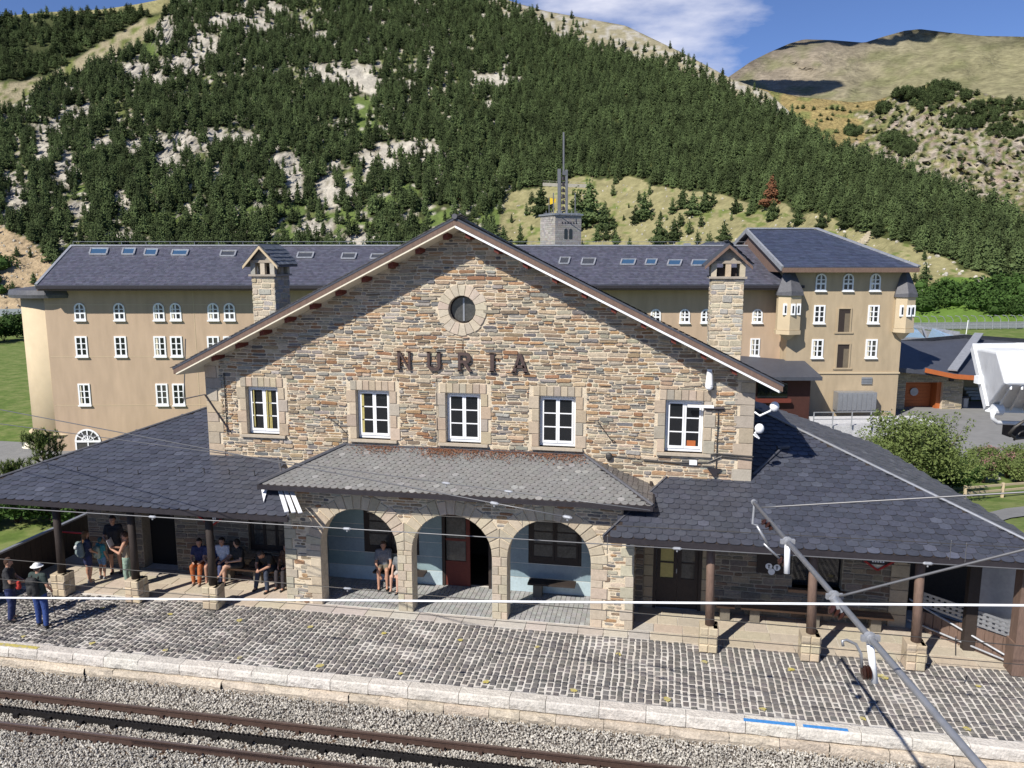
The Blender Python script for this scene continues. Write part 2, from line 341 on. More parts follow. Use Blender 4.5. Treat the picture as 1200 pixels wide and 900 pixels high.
# -- upper front wall, holes left open
m = MB()
xs = [-7.5]+[a for c in WX for a in (c-WW, c+WW)]+[7.5]
m.box(-7.5, 7.5, 0, .45, 3.0, WZ0)
for i in range(0, len(xs), 2): m.box(xs[i], xs[i+1], 0, .45, WZ0, WZ1)
def arc(cx, cz, r, a0, a1, n): return [(cx+r*math.cos(a0+(a1-a0)*i/n), cz+r*math.sin(a0+(a1-a0)*i/n)) for i in range(n+1)]
for s in (-1, 1):
    poly = [(0, WZ1), (s*7.5, WZ1), (s*7.5, 9.96-SL*7.5), (0, 9.96)]+[(x, z) for x, z in arc(0, RC, RI, PI/2, PI/2-s*PI, 12)]
    m.prism([(x, 0, z) for x, z in poly], (0, .45, 0))
m.prism([(-7.5, .45, 2.5), (-7.5, 10, 2.5), (-7.5, 10, 5.4), (-7.5, .45, 6.15)], (.4, 0, 0)); m.prism([(7.1, .45, 2.5), (7.1, 10, 2.5), (7.1, 10, 5.4), (7.1, .45, 6.15)], (.4, 0, 0))
m.prism([(-7.5, 10, 2.5), (7.5, 10, 2.5), (7.5, 10, 5.35), (0, 10, 9.05), (-7.5, 10, 5.35)], (0, .3, 0))
wall = m.build('front_wall', MT['mortar'], ST)
holes = [(-7.5, 0, -7.08, 9), (7.08, 0, 7.5, 9)]
for c in WX: holes += [(c-WW-.27, WZ0-.09, c+WW+.27, WZ1+.27)]
trim = rects_minus(holes)
def ins(a0, b0, a1, b1):
    r = []
    for q in trim(a0, b0, a1, b1):
        cx, cz = (q[0]+q[2])/2, (q[1]+q[3])/2
        if cz > 9.93-SL*abs(cx): continue
        if math.hypot(cx, cz-RC) < .66: continue
        r.append(q)
    return r
rubble(P_st, O0, X, Z, NF, -7.5, 7.5, 3.62, 9.95, ins, .045, .125, .11, .43, .045)
# corner quoins
for s in (-1, 1):
    z = 3.62; k = 0
    while z < 6.2:
        h = random.uniform(.26, .4); wd = (.5, .36)[k % 2]; a, b = sorted((s*7.5, s*(7.5-wd)))
        block(P_bl, O0, X, Z, NF, a, z, b, min(z+h, 6.24), .03); z += h; k += 1
P_r = Pieces('slate', MT['slate'], 0)
for c in WX:                                                # window surrounds
    n = 7; a = c-WW-.16; wd = (2*WW+.32)/n
    for i in range(n): block(P_bl, O0, X, Z, NF, a+i*wd, WZ1, a+(i+1)*wd, WZ1+.27, .032, back=-.14)
    for s in (-1, 1):
        z = WZ0
        for k in range(4):
            h = (WZ1-WZ0)/4; e = (.2, .29)[(k+(s > 0)) % 2]; p, q = sorted((c+s*WW, c+s*(WW+e))); block(P_bl, O0, X, Z, NF, p, z, q, z+h, .03, back=-.2); z += h
        block(P_bl, O0, X, Z, NF, *sorted((c+s*(WW+.16), c+s*(WW+.29)))[:1], WZ1, sorted((c+s*(WW+.16), c+s*(WW+.29)))[1], WZ1+.2, .028) if False else None
for i in range(18):                                         # ring of stones round the bull's-eye window
    a0 = 2*PI*i/18+.008; a1 = 2*PI*(i+1)/18-.008; ro = .66+random.uniform(-.03, .03)
    pl = [(RI*math.cos(a0), RC+RI*math.sin(a0)), (ro*math.cos(a0), RC+ro*math.sin(a0)), (ro*1.01*math.cos((a0+a1)/2), RC+ro*1.01*math.sin((a0+a1)/2)), (ro*math.cos(a1), RC+ro*math.sin(a1)), (RI*math.cos(a1), RC+RI*math.sin(a1))]
    vs, fs = slab(pl, O0, X, Z, NF, -.16, .035, .008); P_bl.add(vs, fs, vary((.48, .41, .32), .06))
def glazing(root, c, half, z0, z1, y, mats, cols=2, rows=3, fr=.05, sash=.045, bar=.028, glass=None, curt=None, name='window', label=None):
    f = MB(); d = .07
    x0, x1 = c-half, c+half
    f.box(x0, x0+fr, y, y+d, z0, z1); f.box(x1-fr, x1, y, y+d, z0, z1); f.box(x0+fr, x1-fr, y, y+d, z1-fr, z1); f.box(x0+fr, x1-fr, y, y+d, z0, z0+fr*1.4)
    f0 = f.build(name, mats, root)
    if label: f0['label'] = label
    wd = (x1-x0-2*fr)/cols; ya = y-.018
    for i in range(cols):
        a = x0+fr+i*wd+.004; b = a+wd-.008; s0, s1 = z0+fr*1.4+.004, z1-fr-.004; s = MB()
        s.box(a, a+sash, ya, ya+.05, s0, s1); s.box(b-sash, b, ya, ya+.05, s0, s1); s.box(a+sash, b-sash, ya, ya+.05, s1-sash, s1); s.box(a+sash, b-sash, ya, ya+.05, s0, s0+sash*1.5)
        for r in range(1, rows):
            zz = s0+sash*1.5+(s1-s0-sash*2.5)*r/rows; s.box(a+sash, b-sash, ya+.006, ya+.044, zz-bar/2, zz+bar/2)
        s.build('sash', mats, f0)
        for r in range(rows):
            za = s0+sash*1.5+(s1-s0-sash*2.5)*r/rows+bar/2*(r > 0); zb = s0+sash*1.5+(s1-s0-sash*2.5)*(r+1)/rows-bar/2*(r < rows-1)
            MB().box(a+sash, b-sash, ya+.02, ya+.03, za, zb).build('pane', glass or MT['glass'], f0)
    return f0
for i, c in enumerate(WX):
    f = glazing(ST, c, WW-.01, WZ0+.01, WZ1-.01, .13, MT['white'])
    s = MB(); s.box(c-WW-.2, c+WW+.2, -.1, .13, WZ0-.07, WZ0+.0, col=(.42, .36, .28)); s.build('window_sill', MT['block'], f)
    if i == 0:
        for q in (-.3, .1): MB().tube([(c+q, .1, WZ0+.2), (c+q, .1, WZ1-.1)], .02, 6).build('curtain', MT['curtain'], f)
        q = MB()
        for k in range(4): q.box(c+.06+k*.04, c+.09+k*.04, .118, .128, WZ0+.14, WZ1-.1)
        q.build('curtain', MT['curtain'], f)
    if i == 1: MB().box(c-.38, c-.3, .118, .128, WZ0+.14, WZ1-.1).build('curtain', MT['curtain'], f)
    if i == 4: MB().box(c+.08, c+.3, .118, .128, WZ0+.14, WZ0+.3).build('box_on_the_ledge', MT['orange'], f)
m = MB(); m.tube([(0, .18, RC), (0, .26, RC)], RI+.02, 28); rw = m.build('round_window', MT['darkwood'], ST)
MB().tube([(0, .16, RC), (0, .178, RC)], RI-.045, 28).build('pane', MT['glassroom'], rw)
m = MB(); m.box(-.015, .03, .14, .158, RC-.3, RC+.3); m.build('glazing_bar', MT['metal'], rw)
# -- letters N U R I A
def strokes(name, polys, x0):
    l = MB()
    for p in polys: l.prism([(x0+a, -.04, 6.28+b) for a, b in p], (0, -.05, 0))
    l.box(x0+.1, x0+.13, -.06, 0, 6.4, 6.43); l.box(x0+.2, x0+.23, -.06, 0, 6.6, 6.63)
    o = l.build('letter', MT['letterpaint'], ST); o['label'] = 'dark metal letter '+name
T = .07; H = .5
strokes('N', [[(0, 0), (T, 0), (T, H), (0, H)], [(.30, 0), (.36, 0), (.36, H), (.30, H)], [(T, H), (T, H-.10), (.30, 0), (.30, .10)]]+[[(-.02, -.005), (T+.02, -.005), (T+.02, .03), (-.02, .03)], [(-.02, H-.03), (T+.01, H-.03), (T+.01, H+.005), (-.02, H+.005)], [(.25, H-.03), (.38, H-.03), (.38, H+.005), (.25, H+.005)]], -1.78)
strokes('U', [[(0, .1), (T, .12), (T, H), (0, H)], [(.27, .12), (.36, .1), (.36, H), (.27, H)], [(0, .1), (.07, 0), (.29, 0), (.36, .1), (.27, .12), (.24, .085), (.12, .085), (T, .12)], [(-.02, H-.03), (T+.02, H-.03), (T+.02, H+.005), (-.02, H+.005)], [(.25, H-.03), (.38, H-.03), (.38, H+.005), (.25, H+.005)]], -.95)
strokes('R', [[(0, 0), (T, 0), (T, H), (0, H)], [(T, H), (T, H-.075), (.22, H-.075), (.27, H)], [(.22, H-.075), (.27, H), (.345, H-.08), (.255, H-.11)], [(.255, H-.11), (.345, H-.08), (.345, .3), (.255, .31)], [(.255, .31), (.345, .3), (.28, .22), (.22, .285)], [(T, .22), (.28, .22), (.22, .29), (T, .29)], [(.14, .22), (.24, .22), (.38, 0), (.27, 0)], [(-.02, -.005), (T+.02, -.005), (T+.02, .03), (-.02, .03)]], -.11)
strokes('I', [[(.02, 0), (.12, 0), (.12, H), (.02, H)], [(-.01, -.005), (.15, -.005), (.15, .03), (-.01, .03)], [(-.01, H-.03), (.15, H-.03), (.15, H+.005), (-.01, H+.005)]], .74)
strokes('A', [[(0, 0), (.085, 0), (.21, H-.1), (.21, H), (.165, H)], [(.33, 0), (.42, 0), (.255, H), (.21, H), (.21, H-.1)], [(.08, .13), (.34, .13), (.31, .2), (.11, .2)], [(-.02, -.005), (.11, -.005), (.11, .03), (-.02, .03)], [(.3, -.005), (.44, -.005), (.44, .03), (.3, .03)]], 1.34)
# -- main roof
TB = .08                                                    # the ridge drops slightly towards the back
def zr(x, dz, y=-.65): return 10.28-SL*abs(x)-dz-TB*(y+.65)
roof = None
for s in (-1, 1):
    XE = 8.07
    def sl(d0, d1, y0, y1, xe=XE): return [(0, y0, zr(0, d1, y0)), (s*xe, y0, zr(xe, d1, y0)), (s*xe, y0, zr(xe, d0, y0)), (0, y0, zr(0, d0, y0))], (0, y1-y0, -TB*(y1-y0))
    m = MB(); m.prism(*sl(.035, .09, -.66, 10.6)); ro = m.build('slate_roof', MT['slateplain'], ST)
    m = MB(); m.prism(*sl(.09, .225, -.65, -.60, XE-.02)); m.build('fascia_board', MT['wood'], ro)
    m = MB(); m.prism(*(sl(.235, .29, -.66, -.55, XE-.1) if s > 0 else sl(.235, .275, -.66, -.58, XE-.1))); m.build('moulding', MT['white'] if s > 0 else MT['cream'], ro)
    m = MB(); m.prism(*sl(.09, .27, -.59, 10.5, XE-.05)); m.build('soffit', MT['cream'], ro)
    for k in range(11):
        xx = .3+k*.735
        if xx < 7.5: m = MB(); m.prism([(s*(xx-.06), -.5 if s < 0 else -.58, zr(xx-.06, .275)), (s*(xx+.06), -.5 if s < 0 else -.58, zr(xx+.06, .275)), (s*(xx+.06), -.5 if s < 0 else -.58, zr(xx+.06, .40)), (s*(xx-.06), -.5 if s < 0 else -.58, zr(xx-.06, .40))], (0, .55, 0)); m.build('purlin_end', MT['redwood'], ro)
    cth = 1/math.hypot(1, SL); u_ = Vector((0, s, -TB*s)); v_ = Vector((-s*cth, 0, SL*cth)); n_ = Vector((s*SL*cth, 0, cth))
    # small slates along the verge and over the slope that can be seen
    oo = Vector((s*8.12, 0, zr(8.12, .03, 0)))
    slates(P_sl if s > 0 else P_r, oo, u_, v_, n_, lambda a, b: True, -.67 if s > 0 else -.2, (1.6 if s > 0 else .67), 0, 9.05, w=.22, ex=.17, clip=True, shape='flat', base=(.09, .085, .085))
    P_r.name = 'slate'; P_r.mat = MT['slate']
m = MB(); m.tube([(0, -.7, 10.27), (0, 10.6, 10.27-TB*11.3)], .07, 8); m.build('ridge_cap', MT['lead'], ST)
P_r.l and P_r.flush(ST, 0)
# -- chimneys
def chimney(x0, x1, y0, y1, zt, flip):
    c = MB(); c.box(x0+.02, x1-.02, y0+.02, y1-.02, 5.5, zt); co = c.build('chimney', MT['mortar'], ST)
    P = Pieces('stone', MT['stone'], 0)
    allin = lambda a, b, c_, d: [(a, b, c_, d)]
    L = x1-x0
    def cc(): return vary(random.choice([(.46, .40, .30), (.42, .37, .28), (.36, .34, .30), (.44, .36, .25)]), .15)
    rubble(P, Vector((x0, y0+.02, 0)), X, Z, NF, 0, L, 6.5, zt, allin, .09, .22, .15, .4, .03, cols=cc)
    rubble(P, Vector((x1-.02, y0, 0)), Yv, Z, X, 0, y1-y0, 6.5, zt, allin, .09, .22, .15, .4, .03, cols=cc)
    rubble(P, Vector((x0+.02, y1, 0)), -Yv, Z, -X, 0, y1-y0, 6.5, zt, allin, .09, .22, .15, .4, .03, cols=cc)
    P.flush(co, 0)
    m = MB(); m.box(x0-.06, x1+.06, y0-.06, y1+.06, zt, zt+.06, col=(.33, .29, .24)); m.build('ledge', MT['block'], co)
    h = .36; pw = .15
    for (a, b) in [(x0+.07, y0+.07), ((x0+x1)/2, y0+.07), (x1-.07, y0+.07), (x0+.07, y1-.07), ((x0+x1)/2, y1-.07), (x1-.07, y1-.07), (x1-.07, (y0+y1)/2), (x0+.07, (y0+y1)/2)]:
        q = MB(); q.box(a-pw/2, a+pw/2, b-pw/2, b+pw/2, zt+.06, zt+.06+h, col=cc()); q.build('pillar', MT['block'], co)
    MB().box(x0+.2, x1-.2, y0+.22, y1-.22, zt+.06, zt+.3).build('flue', MT['darkwood'], co)
    zc = zt+.06+h; m = MB(); m.box(x0-.02, x1+.02, y0-.02, y1+.02, zc, zc+.08, col=(.33, .28, .22)); m.build('lintel', MT['block'], co)
    xm = (x0+x1)/2; hw = (x1-x0)/2; zc += .08
    m = MB(); m.prism([(x0+.02, y0+.06, zc), (x1-.02, y0+.06, zc), (xm, y0+.06, zc+.42)], (0, y1-y0-.12, 0), col=(.3, .28, .24)); m.build('gable', MT['stone'], co)
    for s in (-1, 1):
        e = hw+.22; sp = .42/hw
        m = MB(); m.prism([(xm, y0-.14, zc+.50), (xm+s*e, y0-.14, zc+.50-sp*e), (xm+s*e, y0-.14, zc+.44-sp*e), (xm, y0-.14, zc+.44)], (0, y1-y0+.28, 0)); rr = m.build('cap_roof', MT['slateplain'], co)
        m = MB(); m.prism([(xm, y0-.17, zc+.44), (xm+s*(e-.03), y0-.17, zc+.44-sp*(e-.03)), (xm+s*(e-.03), y0-.17, zc+.35-sp*(e-.03)), (xm, y0-.17, zc+.35)], (0, .05, 0)); m.build('barge_board', MT['wood'] if flip else MT['render_l'], co)
        Q = Pieces('slate', MT['slate'], 0); k = 1/math.hypot(1, sp)
        if s > 0: slates(Q, Vector((xm+s*e, y0-.16, zc+.505-sp*e)), Vector((0, 1, 0)), Vector((-s*k, 0, sp*k)), Vector((s*sp*k, 0, k)), lambda a, b: True, 0, y1-y0+.3, 0, e/k-.1, w=.2, ex=.16, shape='flat', base=(.13, .14, .15)); Q.flush(co, 0)
chimney(-7.56, -6.77, 3, 4.05, 8.66, False); chimney(6.5, 7.42, 3, 4.0, 8.66, True)
# -- lower slate roof
LS = .3388; ZW = 3.647; EY = -2.43; HX = 11.5; cL = 1/math.hypot(1, LS)
vL = Vector((0, cL, LS*cL)); nL = Vector((0, -LS*cL, cL)); oL = Vector((0, EY, ZW+LS*EY))
def zl(y): return ZW+LS*y
XR = 3.95
def infront(a, b):
    y = EY+b*cL
    if abs(a)+y > HX-.03: return False
    if abs(a) < 7.5 and y > -.02: return False
    if abs(a) < XR+.62*max(0, (y-EY)): return False
    return True
slates(P_sl, oL, X, vL, nL, infront, -14, 14, -.03, 6.4/cL, w=.27, ex=.205)
P_sl2 = Pieces('slate', MT['slate'])
for s in (-1, 1):
    m = MB()
    def top(x, y, d=0): return (s*x, y, zl(y)-d)
    m.prism([top(XR, EY), top(HX-EY, EY), top(7.5, 4.0), top(7.5, 0), top(5.4, 0)][:], (0, 0, -.1), col=(0, 0, 0))
    lr = m.build('lower_roof', MT['darkwood'], ST)
    m = MB(); m.bar((s*XR, EY-.02, zl(EY)-.07), (s*(HX-EY), EY-.02, zl(EY)-.07), .06, .13); m.build('gutter', MT['iron'], lr)
    m = MB(); m.bar((s*XR, EY, zl(EY)-.03), (s*5.4, 0, zl(0)-.03), .05, .14); m.build('flashing', MT['lead'], lr)
    # side slope past the hip
    xc = HX-EY
    def side(x, y, d=0): return (s*x, y, ZW+LS*EY+LS*(xc-x)-d)
    m = MB(); m.prism([side(xc, EY), side(13.45, -.7), side(12.75, 1.36), side(11.95, 3.6), side(11.72, 5.2), side(7.5, 5.2), side(7.5, 4.0)], (0, 0, -.1)); m.build('side_roof', MT['slateplain'], ST)
    if s > 0:
        k = cL; Q = Pieces('slate', MT['slate'])
        def inside(a, b, k=k):
            y = a; x = xc-b*k
            if x < 7.4 or y < EY or y > 5.2: return False
            if x+y < HX+.02: return False
            lim = 13.93-(y-EY)*.279
            return x < lim
        slates(Q, Vector((xc, 0, ZW+LS*EY)), Yv, Vector((-k, 0, LS*k)), Vector((LS*k, 0, k)), inside, EY, 5.3, 0, 6.6/k, w=.24, ex=.17, shape='flat', base=(.085, .085, .088), var=.15); Q.flush(ST, 0)
    m = MB(); m.tube([(s*xc, EY, zl(EY)+.03), (s*(HX-4), 4, zl(4)+.03)], .036, 8); m.build('hip_flashing', MT['metal'] if s > 0 else MT['lead'], ST)
for x, y in ((7.59, .3), (8.45, 1.48)): pass
m = MB(); m.tube([(7.56, .2, zl(.2)+.06), (8.42, 1.45, zl(1.45)+.07)], .035, 8); m.tube([(8.3, 1.42, zl(1.42)+.09), (8.62, 1.5, zl(1.5)+.09)], .06, 8); m.build('roof_pipe', MT['lead'], ST)
# -- canopy roof over the arches
CY, CZ, CT = -1.75, 3.40, 4.13
def can(x, y, z): return Vector((x, y, z))
m = MB(); vs = [(-5.07, CY, CZ), (5.05, CY, CZ), (3.25, -.0, CT), (-3.35, -.0, CT), (-5.07, .0, CZ), (5.05, .0, CZ)]
lo_ = [(a, b, c-.12) for a, b, c in vs]
m.add(vs+lo_, [(0, 1, 2, 3), (0, 3, 4), (1, 5, 2), (6, 9, 8, 7), (6, 10, 9), (7, 8, 11), (0, 6, 7, 1), (0, 4, 10, 6), (1, 7, 11, 5)])
cn = m.build('canopy_roof', MT['darkwood'], ST)
m = MB(); m.bar((-5.09, CY-.04, CZ-.05), (5.07, CY-.04, CZ-.05), .07, .12); m.bar((5.07, CY-.04, CZ-.05), (5.07, 0, CZ-.05), .06, .12); m.build('gutter', MT['iron'], cn)
sl_ = (CT-CZ)/(-CY); cc = 1/math.hypot(1, sl_); vC = Vector((0, cc, sl_*cc)); nC = Vector((0, -sl_*cc, cc))
def inc(a, b):
    y = b*cc; t = y/(-CY); return -5.07+1.72*t+.02 < a < 5.05-1.8*t-.02 and t < .99
Pc = Pieces('canopy_slate', MT['slate'])
slates(Pc, Vector((0, CY, CZ)), X, vC, nC, inc, -5.2, 5.2, -.02, 1.9, w=.19, ex=.125, shape='point', thick=.006, rise=.009, base=(.185, .182, .176), var=.035)
Pc.flush(cn)
s1_ = (CT-CZ)/1.8; k = 1/math.hypot(1, s1_)
Q = Pieces('slate', MT['slate'], 0)
slates(Q, Vector((5.05, CY, CZ)), Yv, Vector((-k, 0, s1_*k)), Vector((s1_*k, 0, k)), lambda a, b: a > b*k*(-CY)/1.8 and b*k < 1.75, 0, -CY, 0, 2.0, w=.2, ex=.14, shape='flat', base=(.13, .12, .115)); Q.flush(cn, 0)
m = MB(); m.tube([(5.07, CY, CZ+.03), (3.25, -.02, CT+.03)], .04, 6); m.tube([(-5.09, CY, CZ+.03), (-3.35, -.02, CT+.03)], .05, 6); m.bar((-3.4, -.03, CT+.02), (3.3, -.03, CT+.02), .06, .05); m.build('flashing', MT['lead'], cn)
# fallen needles and moss along the top edge
m = MB()
for i in range(3200):
    c = random.choice([-2.4, -.7, -.4, .4, 1.2, 2.2, 2.9]); x = random.gauss(c, .35); t = 1-abs(random.gauss(0, .11)); 
    if t < .55 or abs(x) > 3.4: continue
    y = CY*(1-t); z = CZ+(CT-CZ)*t+.055; a = random.uniform(0, PI); d = Vector((math.cos(a), math.sin(a)*.9, math.sin(a)*.37))*random.uniform(.015, .04); e = Vector((-d.y, d.x, .01))*.4
    p = Vector((x, y, z)); m.add([p-d, p+e, p+d, p-e], [(0, 1, 2, 3)], col=vary((.17, .075, .04), .4))
m.build('fallen_needles', MT['stone'], cn, kind='stuff')
for i, (x, t) in enumerate(((-1.2, .3),)): pass
# -- white roof-light pieces at the left end of the canopy
m = MB(); 
for k in range(3):
    a = on(326+k*7, 572+k*1.5, (0, -LS, 1), ZW+.05); b = on(336+k*8, 600+k*.5, (0, -LS, 1), ZW+.05)
    m.bar(a+Vector((.03, 0, 0)), b, .1, .03)
a = on(306, 573, (0, -LS, 1), ZW+.06); b = on(314, 572, (0, -LS, 1), ZW+.06); c = on(309, 589, (0, -LS, 1), ZW+.06); m.prism([a, b, c], (0, 0, .02))
m.build('metal_flashing', MT['white'], ST)
# -- arcade
AF = -1.3; AR = 1.065; AC = [-2.555, -.02, 2.515]; AS = 1.68; XW = 4.65
pts = [(-XW, 0)]
for c in AC: pts += [(c-AR, 0)]+[(x, z) for x, z in arc(c, AS, AR, PI, 0, 18)]+[(c+AR, 0)]
pts += [(XW, 0), (XW, 3.32), (-XW, 3.32)]
m = MB(); m.prism([(x, AF, z) for x, z in pts], (0, .4, 0)); m.box(-XW, -XW+.4, AF+.4, .5, 0, 3.32); m.box(XW-.4, XW, AF+.4, .5, 0, 3.32)
m.build('arcade_wall', MT['mortar'], ST)
oA = Vector((0, AF, 0)); P_ar = Pieces('arch_stone', MT['block'])
for ci, c in enumerate(AC):
    n = 17
    for i in range(n):
        a0 = PI*i/n+.012; a1 = PI*(i+1)/n-.012; ro = AR+(.36 if i % 2 else .42)
        pl = []
        for r, a in ((AR, a0), (ro, a0), (ro, a1), (AR, a1)):
            x = c+r*math.cos(a); z = AS+r*math.sin(a)
            lim = 1.262 if not (ci == 0 and math.cos(a) < 0 or ci == 2 and math.cos(a) > 0) else 9
            x = max(c-lim, min(c+lim, x)); pl.append((x, z))
        vs, fs = slab(pl, oA, X, Z, NF, -.12, .03, .01); P_ar.add(vs, fs, vary((.42, .36, .27), .12))
def courses(x0, x1, z0, z1, split):
    z = z0; k = 0
    while z < z1-.02:
        h = min(random.uniform(.17, .27), z1-z)
        if z1-z-h < .08: h = z1-z
        if split:
            q = x0+(x1-x0)*(.42 if k % 2 else .6); block(P_ar, oA, X, Z, NF, x0, z, q, z+h, .03, back=-.12, col=vary((.42, .36, .27), .12)); block(P_ar, oA, X, Z, NF, q, z, x1, z+h, .03, back=-.12, col=vary((.42, .36, .27), .12))
        else: block(P_ar, oA, X, Z, NF, x0, z, x1, z+h, .03, back=-.12, col=vary((.44, .38, .29), .12))
        z += h; k += 1
courses(AC[0]+AR, AC[1]-AR, 0, AS, True); courses(AC[1]+AR, AC[2]-AR, 0, AS, True)
for s in (-1, 1):
    c = AC[0] if s < 0 else AC[2]; xi = c+s*AR
    z = 0; k = 0
    while z < AS-.02:
        h = min(random.uniform(.2, .3), AS-z); wd = (.3, .42)[k % 2]; a, b = sorted((xi, xi+s*wd)); block(P_ar, oA, X, Z, NF, a, z, b, z+h, .03, back=-.12, col=vary((.44, .37, .28), .12))
        z += h; k += 1
    z = 0; k = 0
    while z < 3.3:
        h = min(random.uniform(.2, .32), 3.3-z); wd = (.22, .34)[k % 2]; a, b = sorted((s*XW, s*(XW-wd))); block(P_ar, oA, X, Z, NF, a, z, b, z+h, .03, col=vary((.40, .36, .28), .12)); z += h; k += 1
def insA(a0, b0, a1, b1):
    cx, cz = (a0+a1)/2, (b0+b1)/2; 
    if abs(cx) > XW-.3: return []
    for c in AC:
        if cz > AS-.05:
            if math.hypot(cx-c, cz-AS) < AR+.40: return []
        elif abs(cx-c) < AR+.36: return []
        elif abs(cx) < 2.9: return []
    return [(a0, b0, a1, b1)]
rubble(P_st, oA, X, Z, NF, -XW+.05, XW-.05, 0, 3.3, insA, .06, .14, .12, .4, .024)
for s in (-1, 1):   # outer flanks of the arcade
    rubble(P_st, Vector((s*XW, AF if s > 0 else 0, 0)), Yv*s, Z, X*s, 0, 1.3, 0, 3.2, lambda a, b, c, d: [(a, b, c, d)], .08, .16, .15, .45, .02)
print('arch', P_ar.flush(ST))
# interior of the arcade: blue tiled porch
BY = .5; m = MB(); W0 = -3.1, -1.45; D0 = -.78, .66; W2 = 1.7, 3.18
def bluepanel(m, a, b, z0, z1, axis='x', at=BY, s=1):
    z = z0
    while z < z1-.01:
        h = min(.42, z1-z); c = vary((.21, .285, .315), .08)
        if z == 0: c = (.40, .49, .52)
        if axis == 'x': m.box(a, b, at-.02, at+.05, z+.01, z+h-.01, col=c); m.box(a, b, at-.012, at+.04, z+h-.01, z+h+.01, col=(.55, .55, .5))
        else: m.box(min(at, at+.03*s), max(at, at+.03*s), a, b, z+.01, z+h-.01, col=c); m.box(min(at, at+.022*s), max(at, at+.022*s), a, b, z+h-.01, z+h+.01, col=(.55, .55, .5))
        z += h
for a, b, z0, z1 in ((-4.2, W0[0], 0, 3.2), (W0[0], W0[1], 0, .84), (W0[0], W0[1], 2.3, 3.2), (W0[1], D0[0], 0, 3.2), (D0[0], D0[1], 2.36, 3.2), (D0[1], W2[0], 0, 3.2), (W2[0], W2[1], 0, .84), (W2[0], W2[1], 2.3, 3.2), (W2[1], 4.2, 0, 3.2)): bluepanel(m, a, b, z0, z1)
bluepanel(m, AF+.4, BY, 0, 3.2, 'y', -4.25, 1); bluepanel(m, AF+.4, BY, 0, 3.2, 'y', 4.25, -1)
m.build('tiled_porch_wall', MT['tile'], ST)
MB().box(-4.6, 4.6, AF+.1, 3, 3.2, 3.3).build('porch_ceiling', MT['cream'], ST)
for (a, b) in (W0, W2):
    f = glazing(ST, (a+b)/2, (b-a)/2, .84, 2.3, BY+.0, MT['darkwood'], 2, 3, .09, .06, .035, glass=MT['glassroom'])
m = MB(); m.box(D0[0], D0[0]+.09, BY-.03, BY+.15, 0, 2.36); m.box(D0[1]-.09, D0[1], BY-.03, BY+.15, 0, 2.36); m.box(D0[0]+.09, D0[1]-.09, BY-.03, BY+.15, 2.27, 2.36)
dr = m.build('door_frame', MT['darkwood'], ST)
dl = MB(); dl.box(D0[0]+.1, -.68, BY, BY+.05, 0.02, 2.26); dl.box(-.08, .03, BY, BY+.05, .02, 2.26); dl.box(-.68, -.08, BY, BY+.05, .02, .75); dl.box(-.68, -.08, BY, BY+.05, 2.1, 2.26); dl.box(-.68, -.08, BY, BY+.05, 1.35, 1.42)
dl.build('door_leaf', MT['redwood'], dr); MB().box(-.66, -.1, BY+.02, BY+.03, .76, 2.09).build('pane', MT['glassroom'], dr)
m = MB(); m.box(-4.2, 4.2, 3.0, 3.05, 0, 3.2); m.box(-4.6, 4.6, BY+.2, 3, -.03, .0); m.build('dark_hall', MT['darkwood'], ST)
# -- porch rear walls left and right
PY = .1; oP = Vector((0, PY, 0)); m = MB()
HL = (-6.5, .78, -5.2, 2.0); HR = (5.12, 0, 6.38, 2.3); HO = (8.65, .85, 9.85, 2.35); DL = (-9.94, 0, -8.85, 2.35)
m.box(-11.76, DL[0], PY, PY+.4, 0, 3.4); m.box(DL[2], HL[0], PY, PY+.4, 0, 3.4); m.box(HL[0], HL[2], PY, PY+.4, 0, HL[1]); m.box(HL[0], HL[2], PY, PY+.4, HL[3], 3.4); m.box(HL[2], -XW, PY, PY+.4, 0, 3.4); m.box(DL[0], DL[2], PY, PY+.4, DL[3], 3.4); m.box(-11.76, -11.4, PY+.4, 5, 0, 3.1); m.build('porch_wall', MT['mortar_shaded'], ST); m = MB()
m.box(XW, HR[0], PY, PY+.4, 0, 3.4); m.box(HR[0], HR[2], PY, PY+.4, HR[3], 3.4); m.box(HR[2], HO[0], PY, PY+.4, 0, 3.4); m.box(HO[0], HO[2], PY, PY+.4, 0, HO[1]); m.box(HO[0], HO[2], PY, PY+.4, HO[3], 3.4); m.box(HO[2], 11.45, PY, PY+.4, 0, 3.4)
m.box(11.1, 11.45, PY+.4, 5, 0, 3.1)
m.build('porch_wall', MT['mortar_shaded'], ST)
tr = rects_minus([HL, (HR[0]-.25, 0, HR[2]+.25, 2.5), HO, DL, (-XW, 0, XW, 4)])
def shadecol(): return vary(random.choice([(.15, .13, .10), (.18, .15, .12), (.13, .115, .10), (.21, .17, .12), (.15, .105, .075)]), .2)  # stone colours darkened to carry the shade under the porch
rubble(P_st, oP, X, Z, NF, -11.76, -XW, 0, 3.2, tr, .08, .2, .16, .5, .025, cols=shadecol); rubble(P_st, oP, X, Z, NF, XW, 11.4, 0, 3.2, tr, .08, .2, .16, .5, .025, cols=shadecol)
for s, (a, b) in ((-1, (HR[0]-.25, HR[0])), (1, (HR[2], HR[2]+.25))):
    z = 0
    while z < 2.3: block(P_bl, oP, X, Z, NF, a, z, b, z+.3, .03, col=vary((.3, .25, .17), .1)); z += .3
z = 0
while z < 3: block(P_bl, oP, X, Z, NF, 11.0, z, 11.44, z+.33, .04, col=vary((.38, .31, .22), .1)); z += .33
f = glazing(ST, (HL[0]+HL[2])/2, (HL[2]-HL[0])/2, HL[1], HL[3], PY+.1, MT['darkwood'], 3, 2, .08, .04, .03, glass=MT['glassroom'])
